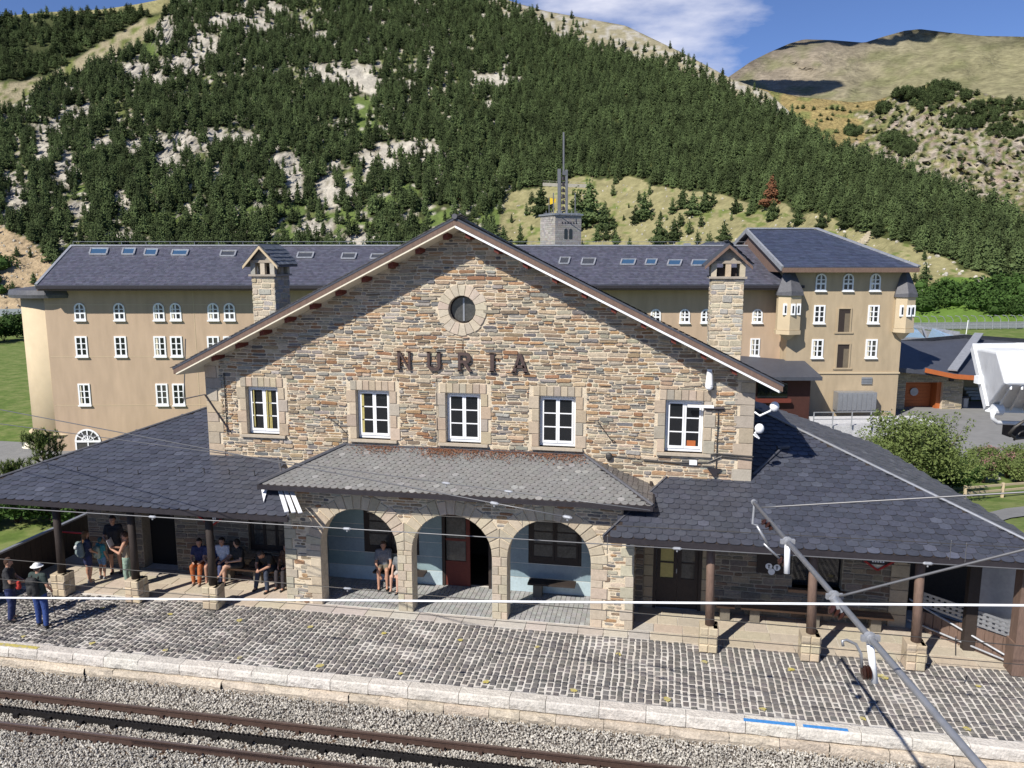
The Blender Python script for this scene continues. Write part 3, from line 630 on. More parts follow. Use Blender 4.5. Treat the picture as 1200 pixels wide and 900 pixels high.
MB().box(HO[0], HO[2], PY+.2, PY+.25, HO[1], HO[3]).build('service_window', MT['glass'], ST)
MB().box(HO[0]-.1, HO[2]+.1, PY-.15, PY+.2, HO[1]-.08, HO[1]).build('window_ledge', MT['benchwood'], ST)
MB().box(DL[0]-.0, DL[2], PY+.38, PY+.395, 0, DL[3]).build('doorway_shade_panel', MT['black'], ST)  # black panel standing in for the shade inside the doorway
m = MB(); m.box(HR[0], HR[0]+.08, PY, PY+.2, 0, 2.3); m.box(HR[2]-.08, HR[2], PY, PY+.2, 0, 2.3); m.box(HR[0]+.08, HR[2]-.08, PY, PY+.2, 2.22, 2.3); fr = m.build('double_door', MT['darkwood'], ST)
for i in range(2):
    a = HR[0]+.09+i*.545; b = a+.54; m = MB(); m.box(a, a+.1, PY+.05, PY+.1, .02, 2.2); m.box(b-.1, b, PY+.05, PY+.1, .02, 2.2)
    for z0, z1 in ((.02, .85), (1.26, 1.3), (1.68, 1.72), (2.12, 2.2)): m.box(a+.1, b-.1, PY+.05, PY+.1, z0, z1)
    m.build('door_leaf', MT['darkwood'], fr)
    for k, (z0, z1) in enumerate(((.85, 1.26), (1.3, 1.68), (1.72, 2.12))): MB().box(a+.1, b-.1, PY+.07, PY+.08, z0, z1).build('pane', MT['curtain'] if (i == 0 or k == 2) else MT['glassroom'], fr)
m = MB(); m.tube([(5.73, PY+.03, 1.0), (5.73, PY+.03, 1.12)], .015, 6); m.build('door_handle', MT['zinc'], fr)
# -- signs and small fittings on the porch wall
nb = MB(); nb.box(7.75, 8.6, PY-.05, PY-.02, 1.2, 1.95); nbo = nb.build('notice_board', MT['darkwood'], ST)
for k, (x, z) in enumerate(((8.05, 1.4), (8.25, 1.38), (8.12, 1.26))):
    q = MB(); q.tube([(x, PY-.052, z), (x, PY-.07, z)], .085, 20); q.build('round_plate', MT['white'], nbo)
    q = MB(); q.box(x-.012, x+.012, PY-.076, PY-.072, z-.05, z+.05); q.box(x-.03, x+.03, PY-.0761, PY-.0721, z+.02, z+.035); q.build('symbol', MT['iron'], nbo) if k < 2 else None
redm = mat('red_enamel', (.35, .02, .02), .5, var=.1)
for x0, dk in ((10.2, 1), (-8.1, 0)):
    q = MB(); q.bar((x0, PY-.06, 1.95), (x0+.95, PY-.06, 1.95), .03, .05, col=(1, 1, 1)); q.bar((x0, PY-.06, 1.95), (x0+.47, PY-.06, 1.62), .03, .05); q.bar((x0+.95, PY-.06, 1.95), (x0+.47, PY-.06, 1.62), .03, .05)
    em = q.build('chevron_emblem', redm, ST); em.location.z = -.13
    q = MB(); q.prism([(x0+.2, PY-.04, 1.76), (x0+.47, PY-.04, 1.62), (x0+.75, PY-.04, 1.76)], (0, .02, 0)); q.build('emblem_field', MT['cream'], em)
    q = MB(); q.box(x0+.1, x0+.85, PY-.045, PY-.02, 1.78, 1.92); q.build('banner', MT['iron'], em)
    q = MB()
    for i in range(5): q.box(x0+.33+i*.062, x0+.37+i*.062, PY-.05, PY-.046, 1.82, 1.88)
    q.build('lettering', MT['white'], em)
# -- posts on stone bases
for s in (-1, 1):
    for xq in (6.45, 8.75, 11.03):
        x = s*xq; lean = 0
        b = MB(); z = 0
        P = Pieces('base_stone', MT['block'], 0)
        for z0, z1 in ((0, .2), (.2, .42), (.42, .62)):
            for q in range(2):
                a0 = x-.21+(q*.21); 
                vs, fs = slab([(a0+.004, z0+.004), (a0+.206, z0+.004), (a0+.206, z1-.004), (a0+.004, z1-.004)], Vector((0, -1.95, 0)), X, Z, NF, -.2, .215+random.uniform(-.015, .015), .02); P.add(vs, fs, vary((.45, .37, .26), .2))
                sx_ = Vector((x+.21, -1.94+(.21*q-.21), 0)); vs, fs = slab([(.004, z0+.004), (.206, z0+.004), (.206, z1-.004), (.004, z1-.004)], sx_, Yv, Z, X, -.1, .01+random.uniform(-.012, .02), .02); P.add(vs, fs, vary((.45, .37, .26), .2))
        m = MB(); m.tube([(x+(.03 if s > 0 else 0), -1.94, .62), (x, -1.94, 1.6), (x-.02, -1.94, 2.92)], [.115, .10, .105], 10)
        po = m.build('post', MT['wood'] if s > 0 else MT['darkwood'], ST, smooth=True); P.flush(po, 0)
        m = MB(); m.box(x-.2, x+.2, -2.14, -1.73, .0, .60, col=(.4, .33, .24)); m.build('stone_base', MT['block'], po)
for s in (-1, 1): m = MB(); m.bar((s*4.1, -1.94, 2.86), (s*13.8, -1.94, 2.86), .16, .18); m.build('eaves_beam', MT['darkwood'], ST)
for i in range(60):
    x = -13.8+i*.47
    if 4.2 < abs(x) < 11.3: m = MB(); m.bar((x, EY+.02, zl(EY)-.16), (x, .1, zl(.1)-.18), .07, .1); m.build('rafter', MT['darkwood'], ST)
m = MB(); m.box(13.12, 13.45, -1.95, -1.6, -.1, 2.9); m.build('corner_post', MT['wood'], ST); m = MB(); m.box(13.08, 13.49, -1.99, -1.56, 0, .75); m.build('post_casing', MT['wood'], ST)
m = MB(); m.box(-13.45, -13.2, -1.95, -1.7, -.1, 2.9); m.build('corner_post', MT['darkwood'], ST)
# -- brown boarded ramp with lattice at the right end
d = (Vector((13.25, -1.45, 0))-Vector((11.7, .05, 0))).normalized(); o_ = Vector((11.7, .05, 0)); nn = Vector((-d.y, d.x, 0)); nn = nn if nn.y < 0 else -nn
rp = MB(); rp.prism([o_, o_+d*2.2, o_+d*2.2+Z*.62, o_+Z*.52], -nn*.06); ro2 = rp.build('boarded_ramp', MT['wood'], ST)
for i in range(11): MB().bar(o_+d*(.1+i*.2)+nn*.012+Z*.02, o_+d*(.1+i*.2)+nn*.012+Z*(.52+.009*i), .17, .02, up=nn).build('board', MT['wood'], ro2)
q = MB(); 
for k in range(2): q.tube([o_+d*-.2+nn*.08+Z*(.75-.55*k), o_+d*2.1+nn*.08+Z*(.1+.12*(1-k))], .025, 6)
q.build('handrail', MT['zinc'], ro2)
lm = MB()
for i in range(16): lm.bar(o_+d*(i*.14)+Z*.68+nn*.0, o_+d*(i*.14)+Z*1.0, .075, .02, up=nn)
for k in range(4): lm.bar(o_+Z*(.68+.107*k)+nn*.013, o_+d*2.15+Z*(.68+.107*k)+nn*.013, .055, .02, up=nn)
lm.build('lattice_panel', MT['metal'], ro2)
qa, qb = on(1149, 680, (0, 1, 0), -.9).x, on(1230, 680, (0, 1, 0), -.9).x
m = MB(); m.box(qa, qb, -.9, -.8, -.2, 2.7); m.build('end_wall', MT['metal'], ST); m = MB(); m.box(11.45, 13.5, 1.2, 1.3, -.2, 2.8); m.build('dark_partition', MT['darkwood'], ST); m = MB(); m.box(qa-.25, qa-.002, -.95, -.75, -.2, 2.9); m.build('dark_post', MT['darkwood'], ST)
# -- fittings of the upper wall
m = MB(); m.tube([(6.36, -.16, 6.45), (6.36, -.16, 6.12)], [.07, .1], 10); m.sphere((6.36, -.16, 6.08), .1); m.box(6.30, 6.42, -.1, 0, 6.3, 6.5); m.build('camera_dome', MT['white'], ST, smooth=False)
m = MB(); m.box(5.95, 6.14, -.08, 0, 4.02, 4.14); m.build('junction_box', MT['white'], ST)
def pipe(pts, r=.014, mt='copper', nm='cable'): return MB().tube(pts, r, 6).build(nm, MT[mt], ST)
pipe([(6.62, -.04, 5.5), (6.62, -.04, 3.9)]); pipe([(4.8, -.04, 4.08), (5.6, -.05, 4.06), (6.4, -.04, 4.1), (6.75, -.05, 4.28), (7.5, -.05, 4.22)], .02); pipe([(5.9, -.04, 4.22), (6.6, -.05, 4.34), (7.52, -.05, 4.3)], .02); pipe([(4.0, -.04, 4.16), (4.8, -.05, 4.1), (6, -.04, 4.0), (6.6, -.05, 4.0)], .013)
pipe([(0, -.04, 6.2), (0, -.04, 7.2)], .008); pipe([(-.72, -.04, 3.9), (-.72, -.04, 6.1), (0, -.04, 6.2)], .008); pipe([(-6.9, -.04, 4.3), (-6.9, -.04, 6.05)], .014)
pipe([(-6.8, -.04, 4.35), (-7.5, -.08, 5.42), (-8.15, -.12, 5.28)], .022, 'iron', 'bracket'); pipe([(-7.96, -.12, 7.0), (-8.14, -.12, 5.2)], .015, 'wire', 'aerial_mast')
pipe([(-3.9, -.05, 4.95), (-3.55, -.05, 4.7), (-3.3, -.05, 4.45)], .012); pipe([(3.6, -.05, 5.05), (3.95, -.1, 4.6), (4.05, -.04, 4.55)], .014)
pipe([(6.3, -.05, 5.5), (6.75, -.06, 5.52)], .05, 'iron', 'cable_joint'); m = MB(); m.box(5.85, 6.5, -.1, -.02, 5.52, 5.58); m.build('strip_lamp', MT['white'], ST)
m = MB(); m.prism([(6.4, -.04, 3.95), (6.75, -.04, 3.95), (6.58, -.04, 3.72)], (0, -.05, 0)); m.build('cable_bracket', MT['iron'], ST)
for (x, z) in ((7.95, 5.62), (7.62, 5.05)):
    m = MB(); m.tube([(7.5, -.02, z-.18), (7.62, -.1, z-.25), (x-.1, -.12, z-.12), (x, -.12, z)], .025, 8); fl = m.build('lamp_bracket', MT['white'], ST)
    q = MB(); q.sphere((x, -.14, z), .13, (.9, .6, 1)); q.build('round_lamp', MT['white'], fl, smooth=True)
for x, z in ((3.9, 4.15),): m = MB(); m.sphere((x, -.08, z), .09, (1, .6, 1.2)); m.build('cable_gland', MT['copper'], ST)
for i in range(5): x = -7.9+i*.75; p = Vector((x*1.0, -1.0-.0*i, 0)); pipe([(x, -.9, zl(-.9)+.02), (x, -.9, zl(-.9)+.16), (x, -.98, zl(-.9)+.18)], .012, 'copper', 'snow_hook')
for i in range(4): x = -11.9+i*.95; pipe([(x, -1.1, zl(-1.1)+.02), (x, -1.1, zl(-1.1)+.15)], .012, 'copper', 'snow_hook')
print('stones', P_st.flush(ST), 'blocks', P_bl.flush(ST), 'slates', P_sl.flush(ST))
# ================================================================ platform and track
def cobx(y): return True
m = MB(); m.box(-40, 32, -4.70, -1.5, -.5, -.035); pf = m.build('platform', MT['grout'], kind='structure')
P = MB(); x = -13.6
while x < 15.5:
    wd = random.uniform(.142, .168); y = -4.66+random.uniform(0, .15); y1 = -1.62
    if x < -8: y1 = -1.9
    while y < y1:
        ln = random.uniform(.15, .215)
        if y+ln > y1+.06: ln = y1+.06-y
        if ln > .06:
            g = .019+random.uniform(0, .008); h = -.006+random.uniform(-.010, .006)+.02*math.sin(x*.7)*0; j = lambda: random.uniform(-.006, .006); x0, x1, a, b = x+g, x+wd-g, y+g, y+ln-g
            c = vary(random.choice([(.125, .118, .112), (.14, .13, .123), (.115, .109, .105), (.155, .142, .132), (.13, .12, .113)]), .15)
            pn = math.sin(x*1.3+y*2.1)+math.sin(x*2.9-y*1.7+1)+math.sin(x*.6+2)*.8
            lm = mn.noise(Vector((x*.9, y*1.6, 5)))+.6*mn.noise(Vector((x*3, y*4, 9)))
            if lm > .15: h -= min(.018, (lm-.15)*.03); c = tuple(q*(1+min(.5, (lm-.15)*1.2)) for q in c)
            wv = .03*mn.noise(Vector((x*.5, y*.8, 2)))+.012*mn.noise(Vector((x*2, y*1.5, 7))); x0 += wv; x1 += wv
            q = .014; dx, dy = .5*(x0+x1), .5*(a+b)
            base = [(x0+j(), a+j()), (x1+j(), a+j()), (x1+j(), b+j()), (x0+j(), b+j())]
            lo_ = [(p[0], p[1], -.036) for p in base]; mi = [(p[0], p[1], h-.01) for p in base]; hi = [(p[0]+(q if p[0] < dx else -q), p[1]+(q if p[1] < dy else -q), h+j()*.4) for p in base]
            P.add(lo_+mi+hi, [(0, 1, 5, 4), (1, 2, 6, 5), (2, 3, 7, 6), (3, 0, 4, 7), (4, 5, 9, 8), (5, 6, 10, 9), (6, 7, 11, 10), (7, 4, 8, 11), (8, 9, 10, 11)], col=c)
        y += ln
    x += wd
P.build('cobblestone', MT['cobble'], pf, kind='stuff')
# yellow distance marks sprayed on the cobbles
for row, y0 in ((0, -4.36), (1, -2.59)):
    for i in range(13):
        x = -10.2+i*1.955+(.9 if row else 0)+random.uniform(-.05, .05)
        if x > 13: continue
        m = MB(); n = 12; r = random.uniform(.07, .10); vs = [(x, y0, .0)]
        vs += [(x+math.cos(2*PI*k/n)*r*random.uniform(.5, 1.15), y0+math.sin(2*PI*k/n)*r*random.uniform(.5, 1.15), .001) for k in range(n)]
        m.add(vs, [(0, 1+k, 1+(k+1) % n) for k in range(n)]); m.build('yellow_mark', MT['yellow'], pf)
# kerb of granite blocks
x = -14.2; P = Pieces('kerb_stone', MT['kerb'])
while x < 17:
    L = random.uniform(.75, 1.25); g = .006; y0, y1 = -4.94, -4.66; vs = []; nx = 7
    col = vary((.52, .485, .43), .08, .01)
    for k in range(nx):
        a = x+g+(L-2*g)*k/(nx-1); w_ = lambda s: random.uniform(-s, s)
        ring = [(a, y1, .0+.0), (a, y0+.03+w_(.006), .004+w_(.003)), (a, y0+w_(.008), -.02), (a, y0-.02+w_(.018), -.12), (a, y0-.015+w_(.02), -.22), (a, y0+.01+w_(.01), -.255), (a, y1, -.28)]
        vs += ring
    r = 7; fs = []
    for k in range(nx-1):
        for i in range(r-1): fs.append((k*r+i, k*r+i+1, (k+1)*r+i+1, (k+1)*r+i))
    fs += [tuple(range(r-1, -1, -1)), tuple(range((nx-1)*r, nx*r))]
    P.add(vs, fs, col); x += L
P.flush(pf)
P = Pieces('footing_stone', MT['kerb']); x = -14.2
while x < 17:
    L = random.uniform(.6, 1.4); y0 = -5.02+random.uniform(-.03, .03); vs = []
    for k in range(5):
        a = x+.005+(L-.01)*k/4; vs += [(a, -4.7, -.262), (a, y0+random.uniform(-.02, .02), -.265+random.uniform(-.02, .005)), (a, y0-.02+random.uniform(-.03, .03), -.38), (a, y0+.02, -.56)]
    fs = [(k*4+i, k*4+i+1, (k+1)*4+i+1, (k+1)*4+i) for k in range(4) for i in range(3)]
    P.add(vs, fs, vary((.50, .43, .34), .1, .01)); x += L
P.flush(pf)
for a, b, w_ in ((7.0, 8.0, .1), (8.15, 9.0, .09)):
    m = MB(); m.box(a, b, -4.9, -4.9+w_, .004, .012); m.build('painted_line', MT['blue'], pf)
m = MB(); m.box(-13.5, -9.35, -4.88, -4.77, .004, .012); m.build('painted_line', MT['yellow'], pf)
# porch floor slabs
m = MB(); m.box(-13.4, 13.3, -1.55, 5, -.3, -.012); fl = m.build('porch_floor', MT['grout'], kind='structure')
P = Pieces('paving_slab', MT['block']); y = -1.62
rows = [-1.75, -1.3, -.85, -.4, .1]
for i in range(len(rows)-1):
    x = -13.3
    while x < 13.1:
        L = random.uniform(.5, .95); y0, y1 = rows[i], rows[i+1]; j = lambda: random.uniform(-.02, .02)
        if -4.2 < x+L/2 < 4.2 and i > 0: x += L; continue
        vs, fs = slab([(x+.008, y0+.008+j()*.3), (x+L-.008, y0+.008+j()*.3), (x+L-.008+j()*.4, y1-.008), (x+.008+j()*.4, y1-.008)], O0, X, Yv, Z, -.03, .006+random.uniform(-.003, .003), .006)
        P.add(vs, fs, vary((.43, .37, .29) if abs(x) > 4.6 else (.44, .40, .35), .08)); x += L
P.flush(fl, 300)
m = MB(); x = -4.1                                         # small grey tiles under the arches
while x < 4.1:
    y = -1.25
    while y < .48: m.box(x+.008, x+.122, y+.008, y+.122, -.012, .008, col=vary((.30, .30, .29), .12)); y += .13
    x += .13
m.build('floor_tile', MT['block'], fl, kind='stuff')
# benches
def bench(lbl, x0, x1, y, z=.45, dep=.4, mt='benchwood', blocks=(), grp='wooden benches against the station wall'):
    t = thing('bench', lbl, 'bench', ((x0+x1)/2, y, 0), group=grp); h = (x1-x0)/2
    for k in range(2): MB().box(-h, h, -dep/2+k*dep/2+.01, k*dep/2-.01, z-.05, z).build('seat_plank', MT[mt], t)
    for b in blocks or (-h*.8, 0, h*.8): MB().box(b-.12, b+.12, -dep/2+.16, dep/2, 0, z-.05, col=(.16, .14, .11)).build('leg', MT['block'], t)  # leg colour darkened for the shade under the seat
    return t
bench('long wooden bench with people sitting on it under the left porch', -7.25, -4.85, -.3)
bench('very long empty wooden bench along the wall under the right porch', 7.35, 11.0, -.3)
bench('short end of a wooden bench just right of the double door', 6.75, 7.2, -.3, blocks=(0,))
bench('dark bench under the left arch where two people sit', -2.7, -1.2, .22, mt='darkwood', blocks=(-.02,))
bench('dark empty bench under the window of the right arch', 1.75, 3.05, .22, mt='darkwood', blocks=(-.4,))
# low bin / stone tub by the left doorway
# track
GZ = -.50
m = MB(); m.add([(-60, -30, GZ-.05), (60, -30, GZ-.05), (60, -4.7, GZ-.05), (-60, -4.7, GZ-.05)], [(0, 1, 2, 3)]); tb = m.build('track_bed', MT['gravelbed'], kind='structure')
n = 80000
px_ = rng.uniform(-13, 11, n); py_ = rng.uniform(-9.6, -4.95, n)
keep = ~((np.abs(py_+6.09) < .05) | (np.abs(py_+7.15) < .05)); px_, py_ = px_[keep], py_[keep]
n = len(px_); mid = ((py_ < -6.1) & (py_ > -7.12)); pz_ = GZ-.035+rng.uniform(0, .05, n)-mid*.012+np.clip((py_+5.4)/.45, 0, 1)*.05
sz = rng.uniform(.012, .027, n)
scatter('ballast_gravel', np.stack([px_, py_, pz_], 1), np.stack([sz*rng.uniform(.8, 1.5, n), sz*rng.uniform(.7, 1.2, n), sz*rng.uniform(.6, 1, n)], 1), rng.uniform(0, 6.28, (n, 3)), np.zeros(n), None, MT['gravel'], tb)
tk = thing('railway_track', 'rusty metre gauge track with toothed rack rail between the two running rails', 'railway track', (0, -6.62, GZ))
for yy in (.53, -.53):
    m = MB(); m.box(-40, 40, yy-.055, yy+.055, 0, .018); m.box(-40, 40, yy-.012, yy+.012, .018, .10); m.box(-40, 40, yy-.033, yy+.033, .10, .135); rl = m.build('rail', MT['rust'], tk)
    m = MB(); m.box(-40, 40, yy-.026, yy+.026, .135, .139); m.build('rail_head', MT['railtop'], rl)
rk = MB(); rk.box(-40, 40, -.045, -.02, 0, .12); rk.box(-40, 40, .02, .045, 0, .12); ra = rk.build('rack_rail', MT['rack'], tk)
te = MB(); x = -13
while x < 11: te.prism([(x, -.019, .09), (x+.07, -.019, .09), (x+.05, -.019, .15), (x+.02, -.019, .15)], (0, .038, 0)); x += .1
te.build('rack_teeth', MT['rack'], ra, kind='stuff')
x = -13
while x < 10.5:
    s = MB(); s.box(x-.1, x+.1, -.85, .85, -.10, -.04); so_ = s.build('sleeper', MT['sleeper'], tk)
    for yy in (-.53, .53):
        for q in (-.085, .085): MB().box(x-.04, x+.04, yy+q-.025, yy+q+.025, -.04, .045).build('rail_clamp', MT['rust'], so_)
    MB().box(x-.06, x+.06, -.12, .12, -.04, .06).build('rack_chair', MT['rack'], so_); x += .78
for x in (-9.7, -5.0, -.2, 4.6):
    MB().box(x-.22, x+.22, .02, .065, .02, .11).build('rack_joint', MT['rack'], tk)
# ================================================================ terrain
def lerp(tab, x):
    if x <= tab[0][0]: return tab[0][1]
    for (a, p), (b, q) in zip(tab, tab[1:]):
        if x <= b: return p+(q-p)*(x-a)/(b-a)
    return tab[-1][1]
def sm(a, b, x): t = max(0, min(1, (x-a)/(b-a))); return t*t*(3-2*t)
def tane(px, py): d = ray(px, py); return d.z/math.hypot(d.x, d.y)
FH = Vector((FW.x, FW.y, 0)).normalized()
def gz(x, y):
    q = Vector((x, y, 0))-Vector((CAM.x, CAM.y, 0)); d = q.dot(FH); u = q.dot(RT)
    zr_ = lerp([(26, -.12), (33, -1.5), (40, -2.6), (46, -3.2), (90, -3.25), (400, -3.3)], d); zl_ = lerp([(29, -.12), (36, -2.2), (45, -5), (52, -6), (400, -6.2)], d)
    return zr_+(zl_-zr_)*(1-sm(-14, 6, u))
m = MB(); nx, ny = 150, 120; xs_ = [-160+300*(i/nx) for i in range(nx+1)]; ys_ = [-1.7+3*j if j < 10 else 28.3+(j-10)*3.2 for j in range(ny+1)]
m.add([(x, y, gz(x, y)) for y in ys_ for x in xs_], [(j*(nx+1)+i, j*(nx+1)+i+1, (j+1)*(nx+1)+i+1, (j+1)*(nx+1)+i) for j in range(ny) for i in range(nx)])
gr = m.build('ground', MT['grass'], kind='structure', smooth=True)
def flat(name, pts, z, mt, kind='structure'):
    m = MB(); m.add([(p.x, p.y, z) for p in pts], [tuple(range(len(pts)))]); return m.build(name, MT[mt], kind=kind)
ZR, ZL = -3.2, -6.0
def onz(px, py, z): return on(px, py, (0, 0, 1), z)
flat('plaza', [onz(*p, ZR+.05) for p in ((930, 560), (1010, 520), (1150, 548), (1420, 560), (1420, 480), (1180, 470), (930, 472))], ZR+.05, 'asphalt')
flat('road', [onz(*p, ZL+.03) for p in ((-200, 560), (-60, 552), (60, 566), (120, 540), (60, 520), (0, 517), (-200, 500))], ZL+.05, 'asphalt')
ROCK = [(195, 40, 12, 16), (270, 25, 35, 8), (300, 30, 20, 10), (240, 55, 18, 14), (215, 75, 24, 14), (160, 85, 18, 12), (185, 95, 12, 10), (85, 135, 16, 9), (65, 150, 12, 10), (50, 170, 8, 25), (75, 200, 14, 22), (10, 210, 10, 7), (120, 170, 15, 8), (160, 175, 14, 12), (205, 168, 34, 12), (197, 190, 15, 15), (250, 160, 12, 10), (285, 163, 17, 8), (335, 190, 14, 12), (345, 205, 10, 18), (390, 88, 30, 12), (372, 80, 12, 6), (375, 42, 9, 5), (390, 195, 9, 8), (255, 205, 6, 15), (335, 230, 20, 6), (370, 268, 22, 8), (420, 90, 24, 13), (430, 100, 14, 10), (577, 95, 26, 10), (573, 122, 8, 4), (472, 175, 30, 9), (507, 178, 18, 9), (430, 190, 10, 12), (455, 195, 12, 8), (408, 225, 10, 15), (425, 282, 22, 9), (630, 245, 13, 5), (385, 225, 12, 18), (95, 245, 14, 10), (145, 240, 10, 14), (20, 235, 14, 16), (320, 12, 14, 8), (480, 100, 8, 5), (505, 60, 6, 4), (140, 282, 25, 8), (560, 268, 8, 5)]
GRASSP = [(425, 125, 14, 16), (430, 150, 14, 12), (400, 262, 34, 16), (345, 272, 26, 10), (190, 255, 22, 7), (520, 262, 24, 14), (590, 255, 30, 14), (90, 225, 14, 8), (335, 245, 22, 8), (480, 225, 10, 8), (300, 250, 14, 7), (130, 30, 20, 12), (180, 60, 14, 10), (700, 170, 6, 3), (450, 235, 22, 8)]
def ell(L, px, py, wob=.55):
    b = 0; n = mn.noise(Vector((px*.07, py*.1, 3)))*wob+mn.noise(Vector((px*.2, py*.28, 5)))*wob
    for cx, cy, rx, ry in L:
        if abs(px-cx) > rx*1.8 or abs(py-cy) > ry*1.8: continue
        b = max(b, 1.25-math.hypot((px-cx)/rx, (py-cy)/ry)+n)
    return b
MEAD = [(-500, 800), (0, 262), (62, 300), (75, 420), (560, 420), (590, 232), (690, 204), (780, 220), (860, 234), (960, 252), (1010, 270), (1060, 286), (1100, 300), (1160, 326), (1700, 365)]
TOPL = [(-500, -900), (520, -900), (543, -6), (607, 24), (680, 54), (740, 72), (800, 82), (893, 128), (967, 165), (1043, 192), (1200, 250), (1700, 400)]
SKA = [(-600, 300), (-100, 175), (0, 132), (50, 100), (110, 76), (167, 53), (195, 12), (230, -60), (400, -160), (520, -60), (545, -18), (590, -2), (607, 4), (640, 13), (733, 30), (800, 62), (857, 92), (900, 108), (930, 135), (967, 168), (1043, 195), (1083, 208), (1167, 247), (1200, 256), (1400, 300), (1700, 335)]
D0 = [(-600, 350), (-100, 300), (0, 290), (150, 285), (300, 285), (600, 290), (800, 240), (950, 195), (1060, 168), (1200, 162), (1700, 160)]
MS = [(-600, .5), (0, .55), (300, .6), (600, .6), (900, .52), (1200, .45), (1700, .45)]
def distA(px, py):
    d0 = lerp(D0, px); ms = lerp(MS, px); z0 = lerp([(0, ZL), (300, ZL), (700, ZR), (1700, ZR)], px)
    return (CAM.z-z0+ms*d0)/(ms-min(tane(px, py), ms*.8)), z0
def cover(px, py):
    """what grows at a place on the big slope: forest density 0..1, colour of the soil, ruggedness"""
    rk = ell(ROCK, px, py); g = ell(GRASSP, px, py); n = mn.noise(Vector((px*.03, py*.05, 9))); n2 = mn.noise(Vector((px*.12, py*.2, 1)))
    top = lerp(TOPL, px)+n*9; med = lerp(MEAD, px)+n*10
    n3 = mn.noise(Vector((px*.4, py*.6, 4))); rock = (.40+.10*n2+.12*n3, .37+.10*n2+.11*n3, .31+.08*n2+.09*n3)
    if py < top:
        c = (.25+.05*n2, .225+.045*n2, .15+.03*n2) if n2 < .1 else (.32, .30, .255)
        return (.35 if py > top-9 else .12 if py > top-26 else .02), c, .5
    if py > med and not (75 < px < 560):
        if px < 75:
            return .04, (.38+.06*n2, .29+.05*n2, .18+.03*n2), .6
        if px > 1040 and py > 335 or px > 1100 and py > 325: return 0, (.10, .165, .035), .05
        if n2+n*.6 > .38: c = (.13, .155, .05)
        else: c = (.235+.06*n2, .215+.05*n2, .11+.03*n2)
        return (.05 if n > -.1 else .015), c, .15
    if rk > .25: return .16 if n3 > -.1 else .0, rock, 1.4
    if rk > .0: return .5, (.22, .20, .15), .8
    if px < 600 and mn.noise(Vector((px*.075, py*.13, 33)))+.5*mn.noise(Vector((px*.2, py*.3, 35))) > .36: return .12, rock, 1.2
    if g > .2: return .12, (.11+.02*n2, .15+.02*n2, .045), .4
    rg = mn.noise(Vector((px*.018, py*.03, 20)))
    if px < 560 and n2+rg*.8 > .24: return .3, (.33, .30, .23) if n2 > .2 else (.12, .14, .05), .9
    return 1.0, (.055+.02*n2, .065+.02*n2, .025), .3
def pA(px, py, flatn=False):
    d, z0 = distA(px, py); r = cover(px, py)[2] if not flatn else .3
    k = mn.noise(Vector((px*.012, py*.02, 2)))*.016+mn.noise(Vector((px*.05, py*.08, 7)))*.006*r+mn.noise(Vector((px*.17, py*.25, 11)))*.006*r+mn.noise(Vector((px*.4, py*.5, 13)))*.0035*r
    return pth(px, py, d*(1+k))
def sheet(name, cols, rows, fn, cf, mt='terra', back=None):
    vs = []; cs = []; nc = len(cols); R_ = rows
    for px in cols:
        ys, yb = R_(px)
        for j in range(NR+1):
            py = yb+(ys-yb)*j/NR; vs.append(fn(px, py)); cs.append((*cf(px, py), 1))
        p = vs[-1]; q = (p-CAM); q.z = 0; q.normalize(); vs.append(Vector((p.x+q.x*150, p.y+q.y*150, p.z-70))); cs.append(cs[-1])
    K = NR+2; fs = [(i*K+j, (i+1)*K+j, (i+1)*K+j+1, i*K+j+1) for i in range(nc-1) for j in range(K-1)]
    me = bpy.data.meshes.new(name); me.from_pydata([tuple(v) for v in vs], [], fs); me.materials.append(MT[mt])
    a = me.attributes.new('col', 'FLOAT_COLOR', 'POINT'); a.data.foreach_set('color', np.array(cs, dtype=np.float32).ravel()); me.polygons.foreach_set('use_smooth', [True]*len(fs)); me.update()
    o = link(name, me); o['kind'] = 'structure'; return o
NR = 150
def botA(px):
    d0 = lerp(D0, px); z0 = lerp([(0, ZL), (300, ZL), (700, ZR), (1700, ZR)], px)-1.0
    lo, hi = 200, 700
    for _ in range(30):
        mid = (lo+hi)/2
        if tane(px, mid)*d0+CAM.z > z0: lo = mid
        else: hi = mid
    return lo
sheet('hillside', [(-420+4*i) for i in range(500)], lambda px: (lerp(SKA, px), botA(px)), pA, lambda a, b: cover(a, b)[1])
NR = 50
SKF = [(-600, 60), (0, 19), (60, 14), (120, 11), (160, 5), (190, -1), (260, -70), (420, -140)]
def pF(px, py): return pth(px, py, (760-1.1*py)*(1+.02*mn.noise(Vector((px*.02, py*.03, 4)))+.004*mn.noise(Vector((px*.2, py*.3, 4)))))
GUL = [(-400, 130), (0, 97), (50, 92), (100, 62), (165, 24), (300, 0)]
def cF(px, py):
    n = mn.noise(Vector((px*.08, py*.14, 6)))
    if py > lerp(GUL, px): return (.30+.06*n, .26+.06*n, .17+.04*n) if n > -.15 else (.13, .15, .05)
    if py < 19-px*.02: return (.26, .24, .12)
    return (.06, .07, .03)
sheet('far_hillside', [(-420+6*i) for i in range(130)], lambda px: (lerp(SKF, px), 210), pF, cF)
SKE = [(780, 92), (820, 92), (870, 99), (900, 106), (935, 113), (1000, 120), (1030, 117), (1055, 107), (1090, 98), (1130, 103), (1200, 122), (1400, 150), (1700, 170)]
